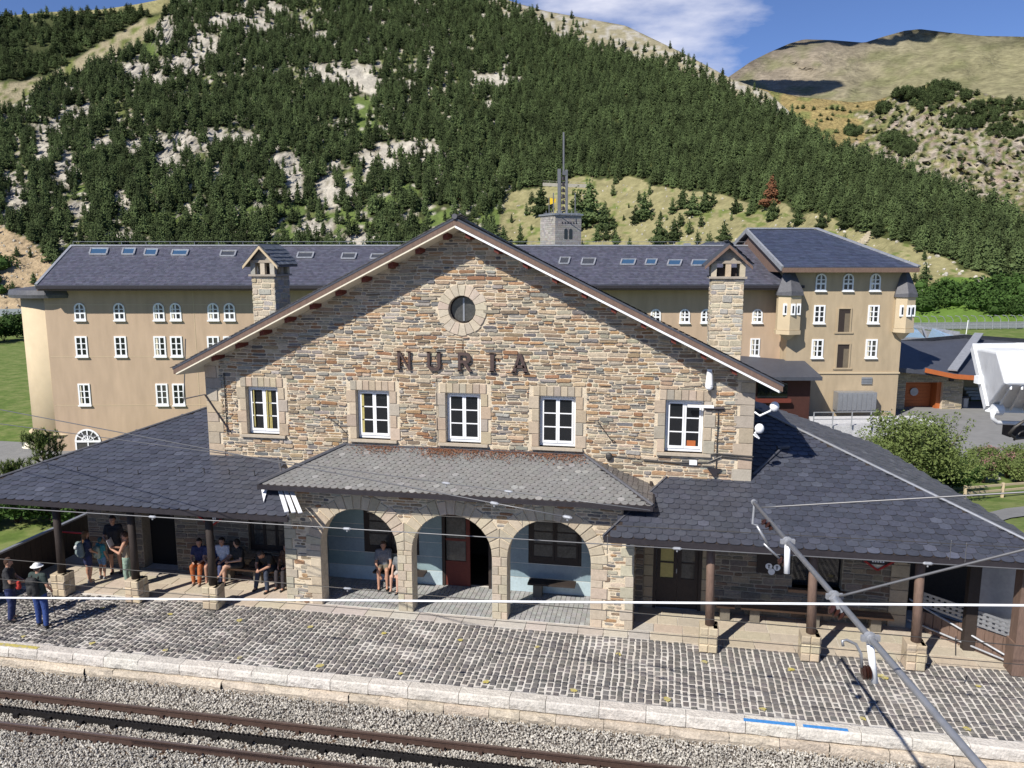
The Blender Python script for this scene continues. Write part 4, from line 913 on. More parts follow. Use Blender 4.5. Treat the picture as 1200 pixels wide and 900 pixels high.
def pE(px, py):
    r = .2+1.3*sm(1000, 1060, px-(py-110)*.2*-1)
    return pth(px, py, (1150-2.4*py)*(1+.03*mn.noise(Vector((px*.015, py*.03, 8)))+r*.016*mn.noise(Vector((px*.05, py*.09, 4)))+r*.014*mn.noise(Vector((px*.13, py*.22, 4)))+r*.006*mn.noise(Vector((px*.3, py*.5, 14)))))
SHR = [(1085, 118, 22, 12), (1062, 112, 18, 6), (1110, 112, 35, 7), (1150, 135, 40, 9), (1185, 155, 30, 8), (1130, 145, 25, 6), (1045, 165, 16, 9), (1062, 175, 12, 8), (1105, 103, 20, 5), (1000, 155, 10, 5), (1035, 128, 8, 5), (1170, 125, 40, 7)]
def cE(px, py):
    n = mn.noise(Vector((px*.05, py*.1, 6))); n2 = mn.noise(Vector((px*.15, py*.3, 2)))
    if px+.55*(py-112) < 1030+25*n: 
        return (.25+.05*n2, .195+.05*n2, .085+.02*n2) if n > -.2 else (.16, .165, .06)
    n4 = mn.noise(Vector((px*.4, py*.7, 5))); q = math.hypot((px-1115)/95, (py-180)/55)
    if n2+n4*.5 > (.0 if q < 1 else .22): k = 1+.35*n4; return (.31*k, .27*k, .215*k) if n < .12 else (.27*k, .215*k, .175*k)
    return (.19, .18, .085) if n2 > -.2 else (.12, .14, .05)
sheet('rocky_spur', [(780+4*i) for i in range(220)], lambda px: (lerp(SKE, px), 265), pE, cE, 'spur')
SKC = [(700, 140), (800, 125), (857, 88), (880, 72), (900, 62), (925, 51), (942, 46), (975, 47), (1013, 50), (1035, 43), (1060, 36), (1078, 34), (1110, 38), (1150, 42), (1200, 43), (1400, 30), (1700, 60)]
def pC(px, py): return pth(px, py, (2700-6*py)*(1+.05*mn.noise(Vector((px*.012, py*.03, 8)))+.012*mn.noise(Vector((px*.04, py*.05, 4)))+.006*mn.noise(Vector((px*.12, py*.15, 4)))+.003*mn.noise(Vector((px*.35, py*.3, 4)))))
def cC(px, py):
    n = mn.noise(Vector((px*.02+py*.03, py*.05, 16))); n2 = mn.noise(Vector((px*.1, py*.1, 12)))
    k = sm(1000, 1180, px+py); a = (.235, .20, .15); b = (.205, .19, .11); c = tuple(a[i]*(1-k)+b[i]*k for i in range(3))
    g = sm(-.05, .45, n+.6*mn.noise(Vector((px*.06, py*.12, 30)))+.25*n2)*.8; c = tuple(c[i]*(1-g)+(.15, .15, .075)[i]*g for i in range(3)); n5 = mn.noise(Vector((px*.25+py*.1, py*.4, 3)))+.6*mn.noise(Vector((px*.08-py*.05, py*.3, 13))); c = tuple(x*(1+.22*n5) for x in c)
    kk = 1-sm(0, 16, py-lerp(SKC, px)-8*n-5*n2); c = tuple(c[i]*(1-.5*kk)+(.07, .06, .05)[i]*.5*kk for i in range(3))  # dark band below the skyline: cloud shade mixed into the colour
    return tuple(x*(1+.15*n2) for x in c)
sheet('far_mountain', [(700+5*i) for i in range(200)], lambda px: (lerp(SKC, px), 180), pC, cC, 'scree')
# a small cloud high over the valley; its shadow lies on the far mountain
MT['cloud'] = mat('cloud_white', (.9, .9, .92), 1, var=.02, scale=.01, spec=0)
def cloud(c, a, b, h, n):
    c = c-SUNV*1500; m = MB()
    for i in range(n):
        t = random.uniform(-1, 1); q = Vector((RT.x, RT.y, 0))*a*t+FH*random.uniform(-b, b)*(1-t*t)**.5; r = b*random.uniform(.5, .9)*(1.1-t*t*.8); m.sphere(q+Z*random.uniform(-.1, .1)*h, r, (1.2, 1.2, h/b), 14, 8)
    o = m.build('cloud', MT['cloud'], smooth=True, kind='structure'); o.location = c
cloud(pC(912, 100), 150, 60, 40, 16); cloud(pC(1040, 46), 420, 26, 20, 60)
# ---------------------------------------------------------------- conifers
def crown(m, H, Rm, seed, n=150, dense=1., mi=0, t0=.06, cl=1.):
    rd = random.Random(seed)
    m.add([(Rm*.55*math.cos(i*PI/3), Rm*.55*math.sin(i*PI/3), H*(t0+.04)) for i in range(6)]+[(0, 0, H*.93)], [(i, (i+1) % 6, 6) for i in range(6)]+[(5, 4, 3, 2, 1, 0)], mi=mi)
    for i in range(n):
        t = t0+(1-t0)*(1-math.sqrt(rd.random()))*1.0; prof = (1-t)**.75*(.75+.35*math.sin(t*23+seed))*(min(1, (t-t0)/.1+.55)); r = Rm*prof*rd.uniform(.55, 1.08)+.05; a = rd.uniform(0, 2*PI)
        c = Vector((math.cos(a)*r, math.sin(a)*r, H*t)); s = cl*H*.055*rd.uniform(.7, 1.4)*(1-.5*t); o = Vector((math.cos(a), math.sin(a), rd.uniform(-.5, .35))).normalized()
        sd = Vector((-math.sin(a), math.cos(a), rd.uniform(-.4, .4))).normalized(); up = o.cross(sd)
        tip = c+o*s*1.5
        m.add([c-sd*s-up*s*.2, c+sd*s-up*s*.2, tip, c+up*s*.9, c-up*s*.6-o*s*.2], [(0, 1, 2), (0, 2, 3), (1, 3, 2), (0, 3, 4), (1, 4, 3)], mi=mi)
pine_me = []
for k in range(7):
    m = MB(); H = 1.0; m.tube([(0, 0, -.05), (0, 0, .5), (0, 0, .92)], [.03, .02, .004], 5, mi=1); crown(m, H, [.24, .20, .30, .22, .26, .33, .19][k], k*3+1, 170)
    me_o = m.build('pine_tree', [MT['pine'], MT['bark']]); me = me_o.data; bpy.data.objects.remove(me_o); pine_me.append(me)
def hpx(px, py): return lerp([(-50, 7.5), (0, 8.5), (100, 11), (200, 15), (300, 20), (400, 23)], py)*(1.0 if px > 100 else .85)
trees = []
py = -60
while py < 400:
    px = -250
    while px < 1450:
        h = hpx(px, py); px += h*.40*random.uniform(.5, 1.5); q = px+random.uniform(-2, 2); w_ = py+random.uniform(-3, 3)
        if w_ < lerp(SKA, q)+2 or w_ > botA(q): continue
        dn = cover(q, w_)[0]
        if random.random() < dn: trees.append((q, w_, h*random.choice((.55, .75, .9, 1, 1.1, 1.25, 1.4))*random.uniform(.9, 1.1)*(1 if dn > .3 else .7), pA))
    py += hpx(600, py)*.22
for i in range(1500):                                          # forest on the far left slope
    q = random.uniform(-200, 175); w_ = random.uniform(12, 100)
    if w_ > lerp(GUL, q)-2 or w_ < lerp(SKF, q)+3 or w_ < 20-q*.03: continue
    trees.append((q, w_, random.uniform(6.5, 11), pF))
def bushy(L, n, sz):
    for i in range(n):
        cx, cy, rx, ry = random.choice(L); a = random.uniform(0, 6.28); r = math.sqrt(random.random()); trees.append((cx+rx*r*math.cos(a), cy+ry*r*math.sin(a), random.uniform(*sz), pE))
bushy(SHR, 1100, (3, 7))
for i in range(260):
    q = random.uniform(930, 1200); w_ = random.uniform(125, 240)
    if w_ > lerp(SKE, q)+6: trees.append((q, w_, random.uniform(2.5, 6), pE))
LONE = [(755, 258, 34), (745, 262, 22), (772, 288, 34), (790, 283, 28), (835, 240, 16), (848, 284, 26), (878, 252, 15), (905, 258, 24), (935, 264, 22), (962, 268, 22), (990, 268, 24), (718, 268, 16), (700, 282, 18), (722, 286, 16), (665, 285, 30), (690, 262, 52), (676, 268, 48), (708, 270, 34), (634, 252, 36), (642, 287, 30), (656, 288, 26), (812, 252, 28), (826, 247, 26), (800, 244, 26), (862, 250, 20), (1000, 255, 26), (60, 306, 20), (40, 332, 12), (20, 300, 10), (860, 225, 26), (1010, 268, 20), (930, 318, 12), (1030, 277, 22), (788, 250, 18), (610, 290, 22), (590, 288, 24), (570, 286, 22)]
inview = [t for t in trees if 0 < t[0] < 1200 and 5 < t[1] < 292 and not (80 < t[0] < 455 and t[1] > 284) and t[3] is pA]
inview.sort(key=lambda t: -t[2]); big = set(id(t) for t in inview[:270])
pts, scl, rot, idx = [], [], [], []
vars_ = []
for t in trees:
    p = t[3](t[0], t[1]); d = (p-CAM).length; H = t[2]*d/FPX; wd = H*random.uniform(.6, 1.1)*(1 if t[3] is pA else 1.3)
    if t[3] is pE: wd = H*1.9
    k = random.randrange(7)
    if id(t) in big:
        o = link('pine_tree', pine_me[k]); o.location = p; o.scale = (wd, wd, H); o.rotation_euler = (0, 0, random.uniform(0, 6.28)); tag(o, 'dark green mountain pine standing in the dense forest on the slope', 'pine tree', 'pines of the mountainside forest')
        if k == len(vars_) and len(vars_) < 7 or not any(v.data == pine_me[k] for v in vars_): vars_.append(o)
    else: pts.append(p); scl.append((wd, wd, H)); rot.append((random.uniform(-.04, .04), random.uniform(-.04, .04), random.uniform(0, 6.28))); idx.append(random.randrange(7))
print('trees', len(trees), 'variants', len(vars_))
# the node tree reads the meshes of seven of the single pines
scatter('pine_forest', [tuple(p) for p in pts], scl, rot, [i % len(vars_) for i in idx], vars_)
def pine_thing(px, py, h, label, mt='pine', grp='scattered pines on the meadow slope', fn=pA, name='pine_tree'):
    p = fn(px, py); d = (p-CAM).length; H = h*d/FPX; t = thing(name, label, 'pine tree', p, random.uniform(0, 6), grp)
    m = MB(); m.tube([(0, 0, -.1*H), (0, 0, .5*H), (0, 0, .92*H)], [.03*H, .02*H, .004*H], 6); m.build('trunk', MT['bark'], t)
    m = MB(); crown(m, H, H*.36*random.uniform(.85, 1.2), random.randrange(99), 420, cl=.85, t0=.02); m.build('crown', MT[mt], t); return t
LL = {(755, 258): 'bushy dark pine alone on the tan meadow right of the church tower', (690, 262): 'tallest dark pine close behind the stone church tower', (676, 268): 'slender dark pine touching the right edge of the church tower', (60, 306): 'small dark pine on the sandy scree above the left end of the hotel', (634, 252): 'pointed pine just left of the church tower beside the yellow flag', (848, 284): 'round dark pine standing directly above the right chimney'}
ORD = 'first second third fourth fifth sixth seventh eighth ninth tenth eleventh twelfth thirteenth fourteenth fifteenth sixteenth seventeenth eighteenth nineteenth twentieth'.split()
up_, lo2 = sorted(a for a in LONE if a[1] < 263 and a[:2] not in LL), sorted(a for a in LONE if a[1] >= 263 and a[:2] not in LL)
for a in LONE:
    if a[:2] in LL: lb = LL[a[:2]]
    else: u_ = a in up_; lb = ('large ' if a[2] > 24 else 'small ')+'dark pine, '+ORD[(up_ if u_ else lo2).index(a)]+' from the left in the '+('upper' if u_ else 'lower')+' row on the meadow'
    pine_thing(*a, lb)
pine_thing(903, 243, 36, 'rust brown dead pine at the lower edge of the green forest', 'pineb', None)
# rocks lying on the sandy scree at the left and in the meadow
pts = []; 
for i in range(900):
    q = random.uniform(-60, 110) if i < 380 else random.uniform(560, 1180); w_ = random.uniform(262, 400) if i < 380 else random.uniform(215, 345)
    if w_ > botA(q) or cover(q, w_)[2] > .65 and i >= 380: continue
    if i >= 380 and w_ < lerp(MEAD, q): continue
    pts.append(pA(q, w_))
n = len(pts); sz = rng.uniform(.12, .55, n)
MT['boulder'] = mat('pale_boulder', (.42, .39, .33), .95, var=.25, scale=1.5, rnd=.2)
scatter('scree_boulders', [tuple(p) for p in pts], np.stack([sz*1.3, sz, sz*.7], 1), rng.uniform(0, 6, (n, 3)), np.zeros(n), None, MT['boulder'])
# low wall with a rail on the slope right of the church tower
wl = thing('terrace_wall', 'long low pale terrace wall with rail on the slope behind the tower', 'wall', pA(636, 219)); o_ = wl.location.copy()
m = MB(); prev = None
for q in range(636, 700, 8):
    p = pth(q, 214+.04*(q-636), 318); p2 = p-Z*1.3-o_; p -= o_
    if prev: m.bar(prev[0]+Z*.7, p+Z*.7, .08, .08); m.bar(p, p+Z*.7, .08); m.prism([prev[1], p2, p, prev[0]], (0, .4, 0))
    prev = (p, p2)
m.build('retaining_wall', MT['boulder'], wl)
# path of pale earth climbing the meadow
m = MB(); P = [(300, (985, 6)), (290, (1003, 7)), (282, (1012, 5)), (272, (1018, 2))]
vs = []; K = 40
for i in range(K+1):
    b = 300-28*i/K; tb = sorted((q[0], q[1]) for q in P); a = lerp([(q, r[0]) for q, r in tb], b); w_ = lerp([(q, r[1]) for q, r in tb], b)*(1+.3*math.sin(i*1.7))
    for k in range(5): vs.append(pA(a-w_+w_*k/2, b)+Z*.25-(FH*.6))
m.add(vs, [(5*i+k, 5*i+k+1, 5*i+k+6, 5*i+k+5) for i in range(K) for k in range(4)], col=(.36, .31, .22)); m.build('footpath', MT['terra'], kind='structure')
# ================================================================ the hotel behind the station
HA = R(11.5); hu = Vector((math.cos(HA), math.sin(HA), 0)); hv = Vector((-math.sin(HA), math.cos(HA), 0))
HO_ = ptd(600, 400, 62.0); HO_.z = 0; hc = HO_.dot(hv)
def hp(px, py, off=0): return on(px, py, hv, hc+off)
def uz(px, py, off=0): p = hp(px, py, off); return (p-HO_).dot(hu), p.z
def HP(u, v, z): return HO_+hu*u+hv*v+Z*z
HT = thing('hotel', 'long four storey ochre hotel with slate roofs, gabled tower and bartizans', 'hotel', HO_); 
def loc(p): return Vector(p)-HO_
def L3(u, v, z): return hu*u+hv*v+Z*z
def hbox(m, u0, u1, v0, v1, z0, z1, **k):
    P = [L3(u, v, z) for z in (z0, z1) for (u, v) in ((u0, v0), (u1, v0), (u1, v1), (u0, v1))]
    return m.add(P, [(3, 2, 1, 0), (4, 5, 6, 7), (0, 1, 5, 4), (1, 2, 6, 5), (2, 3, 7, 6), (3, 0, 4, 7)], **k)
uL = uz(56, 400)[0]; uR = uz(928, 400)[0]; ZE = uz(300, 334, -1.3)[1]
m = MB(); hbox(m, uL, uR, 0, 13, -7.5, ZE+.2); wing = m.build('wing_wall', MT['render_w'], HT)
# roof of the long wing
RV = 7.0; ZRg = (uz(83, 281, RV)[1]+uz(455, 289, RV)[1]+uz(840, 296, RV)[1])/3; eo = -1.35
e0 = uz(42, 332, eo)[0]; r0 = uz(83, 281, RV)[0]; eR = uR+.2; ZEv = ZE
m = MB(); A_ = [L3(e0, eo, ZEv), L3(eR, eo, ZEv), L3(eR, RV, ZRg), L3(r0, RV, ZRg)]
m.prism(A_, (0, 0, -.28)); m.prism([L3(e0, 14.5, ZEv), L3(eR, 14.5, ZEv), L3(eR, RV, ZRg), L3(r0, RV, ZRg)], (0, 0, -.28)); m.add([L3(e0, eo, ZEv-.02), L3(r0, RV, ZRg-.02), L3(e0, 14.5, ZEv-.02)], [(0, 1, 2)])
wr = m.build('wing_roof', MT['slateplain'], HT)
# slate courses: thin overlapping strips give the roof its steps
nrow = 26; nz_ = (A_[1]-A_[0]).cross(A_[3]-A_[0]).normalized(); nz_ = nz_ if nz_.z > 0 else -nz_
m = MB()
for i in range(nrow):
    t0, t1 = i/nrow, (i+1)/nrow+.01; a = A_[0].lerp(A_[3], t0); b = A_[1].lerp(A_[2], t0); c = A_[1].lerp(A_[2], t1); d = A_[0].lerp(A_[3], t1)
    K = 220
    for j in range(K):
        s0, s1 = (j+.5*(i % 2))/K, (j+.5*(i % 2)+1)/K
        if s1 > 1: continue
        w0, w1, w2, w3 = a.lerp(b, s0), a.lerp(b, s1), d.lerp(c, s1), d.lerp(c, s0); n = nz_
        lf = random.uniform(.03, .05); m.add([w0+n*lf, w1+n*lf, w2+n*.012, w3+n*.012, w0+n*.0, w1+n*.0], [(0, 1, 2, 3), (4, 5, 1, 0)], col=vary((.085, .085, .11), .22))
m.build('slate_field', MT['slate'], wr, kind='stuff')
m = MB(); m.bar(A_[0]+hv*-.05-Z*.16, A_[1]+hv*-.05-Z*.16, .1, .22); m.build('gutter', MT['iron'], wr)
m = MB(); m.bar(A_[0]+hv*.25-Z*.36, A_[1]+hv*.25-Z*.36, .4, .12); m.build('eaves_board', MT['wood'], wr)
m = MB(); m.bar(A_[3]+Z*.08, A_[2]+Z*.08, .35, .12); m.build('ridge_cap', MT['zinc'], wr)
m = MB(); m.bar(A_[3]+Z*.4+hv*.3, A_[2]+Z*.4+hv*.3, .03, .03)
for i in range(30): p = A_[3].lerp(A_[2], i/29)+hv*.3; m.bar(p, p+Z*.35, .025)
m.build('ridge_rail', MT['metal'], wr)
m = MB(); m.bar(A_[0]-Z*.05, A_[3]-Z*.05, .2, .3); m.build('verge', MT['zinc'], wr)
MT['skyglass'] = mat('skylight_glass', (.04, .09, .16), .08, var=.1, spec=.9)
for x0, x1, y0, y1, blue in ((105, 125, 292, 299, 1), (143, 157, 292, 299, 1), (169, 183, 293, 300, 1), (201, 219, 294, 300, 1), (258, 275, 295, 301, 0), (348, 366, 297, 303, 0), (400, 416, 298, 304, 0), (434, 450, 299, 304, 0), (655, 666, 303, 310, 0), (681, 696, 304, 311, 0), (727, 743, 305, 311, 1), (756, 768, 305, 311, 1), (782, 797, 306, 312, 1), (810, 827, 306, 312, 1)):
    nw = nz_; c_ = HO_.dot(nw)+A_[0].dot(nw)
    a = on(x0, y1, nw, c_)-HO_; b = on(x1, y1, nw, c_)-HO_; c = on(x1+2, y0, nw, c_)-HO_; d = on(x0+2, y0, nw, c_)-HO_
    b.z = a.z; c.z = d.z
    m = MB(); w_ = .12; m.bar(a+nw*.1, b+nw*.1, w_, w_); m.bar(d+nw*.1, c+nw*.1, w_, w_); m.bar(a+nw*.1, d+nw*.1, w_, w_); m.bar(b+nw*.1, c+nw*.1, w_, w_); f = m.build('skylight', MT['zinc'], HT)
    m = MB(); m.prism([a+nw*.08, b+nw*.08, c+nw*.08, d+nw*.08], nw*.03); m.build('pane', MT['skyglass' if blue else 'glassroom'], f)
def hwin(px, y0, y1, wpx, arch=False, off=0, niche=False, tx=None):
    u, zt = uz(px, y0, off); zb = uz(px, y1, off)[1]; u0 = uz(px-wpx/2, y1, off)[0]; u1 = uz(px+wpx/2, y1, off)[0]; h = (u1-u0)/2; uc = (u0+u1)/2; v = off
    def P2(l, vv): return [L3(a, vv, b) for a, b in l]
    def outline(k):
        if arch:
            zs = zt-h; return [(uc-h*k, zb+(1-k)*h), (uc+h*k, zb+(1-k)*h)]+[(uc+h*k*math.cos(PI*i/10), zs+h*k*math.sin(PI*i/10)) for i in range(11)]
        return [(uc-h*k, zb+(1-k)*h), (uc+h*k, zb+(1-k)*h), (uc+h*k, zt-(1-k)*h), (uc-h*k, zt-(1-k)*h)]
    o_, i_ = outline(1), outline(.74); n = len(o_); m = MB()
    m.add(P2(o_, v-.07)+P2(i_, v-.07)+P2(o_, v)+P2(i_, v), [(k, (k+1) % n, n+(k+1) % n, n+k) for k in range(n)]+[(k, 2*n+k, 2*n+(k+1) % n, (k+1) % n) for k in range(n)]+[(n+k, n+(k+1) % n, 3*n+(k+1) % n, 3*n+k) for k in range(n)])
    m.add(P2([(uc-h*1.12, zb-.1), (uc+h*1.12, zb-.1), (uc+h*1.12, zb), (uc-h*1.12, zb)], v-.16), [(0, 1, 2, 3)]); hbox(m, uc-h*1.1, uc+h*1.1, v-.15, v-.0, zb-.09, zb-.005)
    zi0, zi1 = zb+.26*h, zt-.26*h; hbox(m, uc-.055, uc+.055, v-.065, v-.03, zi0, zi1)
    for t in ((.42, .66) if arch else (.33, .66)): hbox(m, uc-h*.73, uc+h*.73, v-.06, v-.03, zi0+(zi1-zi0)*t-.03-(.07 if arch and t == .42 else 0), zi0+(zi1-zi0)*t+.03)
    w_ = m.build('window', MT['white'], HT)
    m = MB(); m.add(P2(outline(.78), v-.02), [tuple(range(n))]); m.build('pane', MT[random.choice(('glass', 'glass', 'glassroom'))], w_)
    if random.random() < .5: m = MB(); hbox(m, uc-h*.7, uc-h*random.uniform(.2, .5), v-.027, v-.021, zi0, zi1); m.build('curtain', MT['cream'], w_)
for x in (94.7, 140.7, 187, 206.7, 250.6, 269.6, 768, 802, 827, 887): hwin(x, 355 if x < 300 else 362, 375 if x < 300 else 378, 13 if x < 300 else 12, True)
for x in (96.8, 142.6, 188.5, 207.8, 251, 270): hwin(x, 394, 417.5, 14)
for x in (100.4, 191, 210.4, 253, 272): hwin(x, 449.5, 474.5, 14)
hwin(884, 396.5, 417, 11)
# big fan window on the ground floor
u, z = uz(103.5, 517); m = MB(); r = abs(uz(119, 521)[0]-u); 
def ring(r0, r1, v0, n=20):
    a = [L3(u+r0*math.cos(PI*i/n), v0, z+r0*math.sin(PI*i/n)) for i in range(n+1)]+[L3(u+r1*math.cos(PI*i/n), v0, z+r1*math.sin(PI*i/n)) for i in range(n+1)]
    m.add(a, [(i+1, i, n+1+i, n+2+i) for i in range(n)])
ring(r*.86, r, -.08); ring(r*.42, r*.5, -.07)
for k in range(1, 6): a = PI*k/6; m.bar(L3(u+r*.1*math.cos(a), -.06, z+r*.1*math.sin(a)), L3(u+r*.9*math.cos(a), -.06, z+r*.9*math.sin(a)), .09, .05)
hbox(m, u-r, u+r, -.09, -.03, z-.08, z+.08); hbox(m, u-.05, u+.05, -.07, -.03, z-1.6, z); hbox(m, u-r, u-r+.12, -.07, -.03, z-1.6, z); hbox(m, u+r-.12, u+r, -.07, -.03, z-1.6, z)
f = m.build('fan_window', MT['white'], HT); m = MB(); m.add([L3(u+r*.9*math.cos(PI*i/12), -.02, z+r*.9*math.sin(PI*i/12)) for i in range(13)]+[L3(u-r*.9, -.02, z-1.6), L3(u+r*.9, -.02, z-1.6)], [tuple(range(15))]); m.build('pane', MT['glassroom'], f)
# round corner tower at the left end
uc = uL-.25; rv = 2.55; zt = uz(60, 348, .5)[1]; C0 = L3(uc, rv+.25, 0)
m = MB(); m.tube([C0+Z*-7.5, C0+Z*zt], rv+.2, 64); tw = m.build('corner_turret', MT['render_l'], HT, smooth=True)
m = MB(); m.tube([C0+Z*(zt-.05), C0+Z*(zt+.2), C0+Z*(zt+.55), C0+Z*(zt+.95)], [rv+.95, rv+1.0, rv+.9, .4], 48); m.build('turret_roof', MT['lead'], tw)
zz = uz(40, 508, .5)[1]; m = MB(); m.tube([C0+Z*(zz-.15), C0+Z*(zz), C0+Z*(zz+.15)], [rv+.27, rv+.5, rv+.27], 48); m.build('moulding', MT['render_l'], tw)
m = MB(); m.sphere(C0-hu*2.6-hv*1.4+Z*(-6.6), .8, (1.1, 1, 1.5)); m.build('plinth_boulder', MT['cream'], tw)
# thin score lines in the render
m = MB()
for y in (357, 417.8, 474.8): z = uz(160, y)[1]; hbox(m, uL+.1, uz(330, y)[0], -.012, .0, z-.02, z+.02)
for x in (229.5,): a = uz(x, 400)[0]; hbox(m, a-.02, a+.02, -.013, .0, -6, ZE)
m.build('render_joint', MT['render_l'], HT)
# ---- gabled tower
TV = -1.4; tU0, tU1 = uz(922, 400, TV)[0], uz(1056, 400, TV)[0]; tzE = uz(1000, 313, TV-1.0)[1]
m = MB(); hbox(m, tU0, tU1, TV, 15, -6, tzE+.3); tb_ = m.build('tower_wall', MT['render_t'], HT)
RVt = 6.6; rz = uz(918, 269, RVt)[1]; rl = uz(880, 268, RVt)[0]; rr_ = uz(957, 270, RVt)[0]; el = uz(917, 312, TV-1)[0]; er = uz(1077, 318, TV-1)[0]
bk = 2*RVt-TV+1; A0 = L3(el, TV-1, tzE); A1 = L3(er, TV-1, tzE); A2 = L3(rr_, RVt, rz); A3 = L3(el, RVt, rz); B0 = L3(el, bk, tzE); B1 = L3(er, bk, tzE)
m = MB(); m.prism([A0, A1, A2, A3], (0, 0, -.3)); m.prism([A1, B1, A2], (0, 0, -.3)); m.prism([B0, B1, A2, A3], (0, 0, -.3)); tr_ = m.build('tower_roof', MT['slateplain'], HT)
nt_ = (A1-A0).cross(A3-A0).normalized(); nt_ = nt_ if nt_.z > 0 else -nt_; m = MB(); nrow = 26
for i in range(nrow):
    t0, t1 = i/nrow, (i+1)/nrow+.01; a = A0.lerp(A3, t0); b = A1.lerp(A2, t0); c = A1.lerp(A2, t1); d = A0.lerp(A3, t1); K = max(4, int((b-a).length/.42))
    for j in range(K):
        s0, s1 = (j+.5*(i % 2))/K, (j+.5*(i % 2)+1)/K
        if s1 > 1: continue
        lf = random.uniform(.03, .05); m.add([a.lerp(b, s0)+nt_*lf, a.lerp(b, s1)+nt_*lf, d.lerp(c, s1)+nt_*.012, d.lerp(c, s0)+nt_*.012, a.lerp(b, s0), a.lerp(b, s1)], [(0, 1, 2, 3), (4, 5, 1, 0)], col=vary((.05, .06, .095), .2))
m.build('slate_field', MT['slate'], tr_, kind='stuff')
m = MB(); m.bar(A0-Z*.1, A3-Z*.1, .18, .36); m.bar(A3-Z*.1, B0-Z*.1, .18, .36); m.build('verge_board', MT['zinc'], tr_)
m = MB(); m.bar(A3+Z*.1, A2+Z*.1, .3, .12); m.bar(A2+Z*.1, A1+Z*.06, .3, .12); m.build('ridge_cap', MT['zinc'], tr_)
m = MB(); m.bar(A0-Z*.22, A1-Z*.22, .16, .34); m.build('eaves_board', MT['wood'], tr_)
m = MB(); m.prism([L3(el+.25, TV-1, tzE-.4), L3(el+.25, RVt, rz-.55), L3(el+.25, bk, tzE-.4)], hu*.0+hu*.05); m.build('gable_soffit', MT['wood'], tr_)
m = MB(); m.prism([L3(tU0, TV, tzE+.1), L3(tU0, RVt, rz-.5), L3(tU0, 2*RVt-TV, tzE+.1)], hu*.4); m.build('gable_wall', MT['render_l'], HT)
m = MB(); p = L3(tU0-.03, 0, 0); vq = 3.9; zq = tzE+.5
m.prism([L3(tU0-.08, vq, zq), L3(tU0-.08, vq+.8, zq), L3(tU0-.08, vq+.8, zq+1.3), L3(tU0-.08, vq, zq+1.3)], hu*.07); f = m.build('window', MT['white'], HT)
m = MB(); 
for a in (.1, .45):
    for b in (.12, .5, .9): m.prism([L3(tU0-.11, vq+a, zq+b), L3(tU0-.11, vq+a+.26, zq+b), L3(tU0-.11, vq+a+.26, zq+b+.3), L3(tU0-.11, vq+a, zq+b+.3)], hu*.02)
m.build('pane', MT['glass'], f)
for x in (961.3, 993.2, 1024.8): hwin(x, 320.5, 340.5, 12.5, True, TV)
for x in (959.3, 1022.6): hwin(x, 357.5, 378.5, 13, False, TV)
for x in (956.9, 1020): hwin(x, 397.5, 419, 13.5, False, TV)
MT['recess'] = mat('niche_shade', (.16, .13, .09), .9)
for x, y0, y1 in ((989, 362, 389), (987.5, 403.5, 431)):
    u0, zt = uz(x-6, y0, TV); u1, zb = uz(x+6, y1, TV); m = MB()
    for a, b, c, d in ((u0-.1, u0, zb, zt), (u1, u1+.1, zb, zt), (u0-.1, u1+.1, zt, zt+.1), (u0-.25, u1+.3, zb-.12, zb)): hbox(m, a, b, TV-.08, TV, c, d)
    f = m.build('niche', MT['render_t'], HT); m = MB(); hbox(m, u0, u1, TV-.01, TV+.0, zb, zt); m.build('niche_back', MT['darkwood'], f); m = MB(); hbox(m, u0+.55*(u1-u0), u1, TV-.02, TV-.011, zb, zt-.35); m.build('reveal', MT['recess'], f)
zq = uz(990, 437, TV)[1]; m = MB(); hbox(m, tU0-.06, tU1+.06, TV-.08, TV, zq-.06, zq+.06); m.build('string_course', MT['render_l'], HT)
def bartizan(x, y0, yw, y1, yc, rpx, rt):
    u = uz(x, y1, TV)[0]; r = abs(uz(x+rpx, y1, TV)[0]-u); zb, zt, zc, zp = uz(x, y1, TV)[1], uz(x, yw, TV)[1], uz(x, yc, TV)[1], uz(x, y0, TV)[1]; c = L3(u, TV-.1, 0)
    m = MB(); m.tube([c+Z*zb, c+Z*zt], r, 6); b = m.build('bartizan', MT['render_l'], HT)
    m = MB(); m.tube([c+Z*zc, c+Z*(zc+(zb-zc)*.4), c+Z*(zb-.3)], [.2*r, .55*r, .8*r], 6); m.tube([c+Z*(zb-.32), c+Z*(zb-.02)], r*1.08, 6); m.build('corbel', MT['render_l'], b)
    m = MB(); m.tube([c+Z*(zt-.05), c+Z*(zt+.12), c+Z*zp+hv*.3], [r*1.16, r*1.14, rt], 6); m.build('pointed_roof', MT['lead'], b)
    for k in (-1, 0, 1):
        m = MB(); a = u+k*r*.52; vv = TV-.1-r*(.9 if k == 0 else .8)+(.0 if k == 0 else .12); z_ = uz(x, yw+10, TV)[1]; hbox(m, a-.17, a+.17, vv-.12, vv, z_-.85, z_); w_ = m.build('slit_window', MT['white'], b); m = MB(); hbox(m, a-.06, a+.06, vv-.14, vv-.12, z_-.7, z_-.15); m.build('pane', MT['glass'], w_)
bartizan(922, 316, 345, 386, 398, 14.5, .35); bartizan(1056.5, 318, 347, 384, 397, 12, .3)
m = MB(); u0, z0 = uz(1009, 450, TV); u1, z1 = uz(1022, 442, TV); hbox(m, u0, u1, TV-.06, TV, z0, z1)
for k in range(4): hbox(m, u0, u1, TV-.1, TV-.06, z0+(z1-z0)*k/4, z0+(z1-z0)*(k+.5)/4)
m.build('vent', MT['metal'], HT)
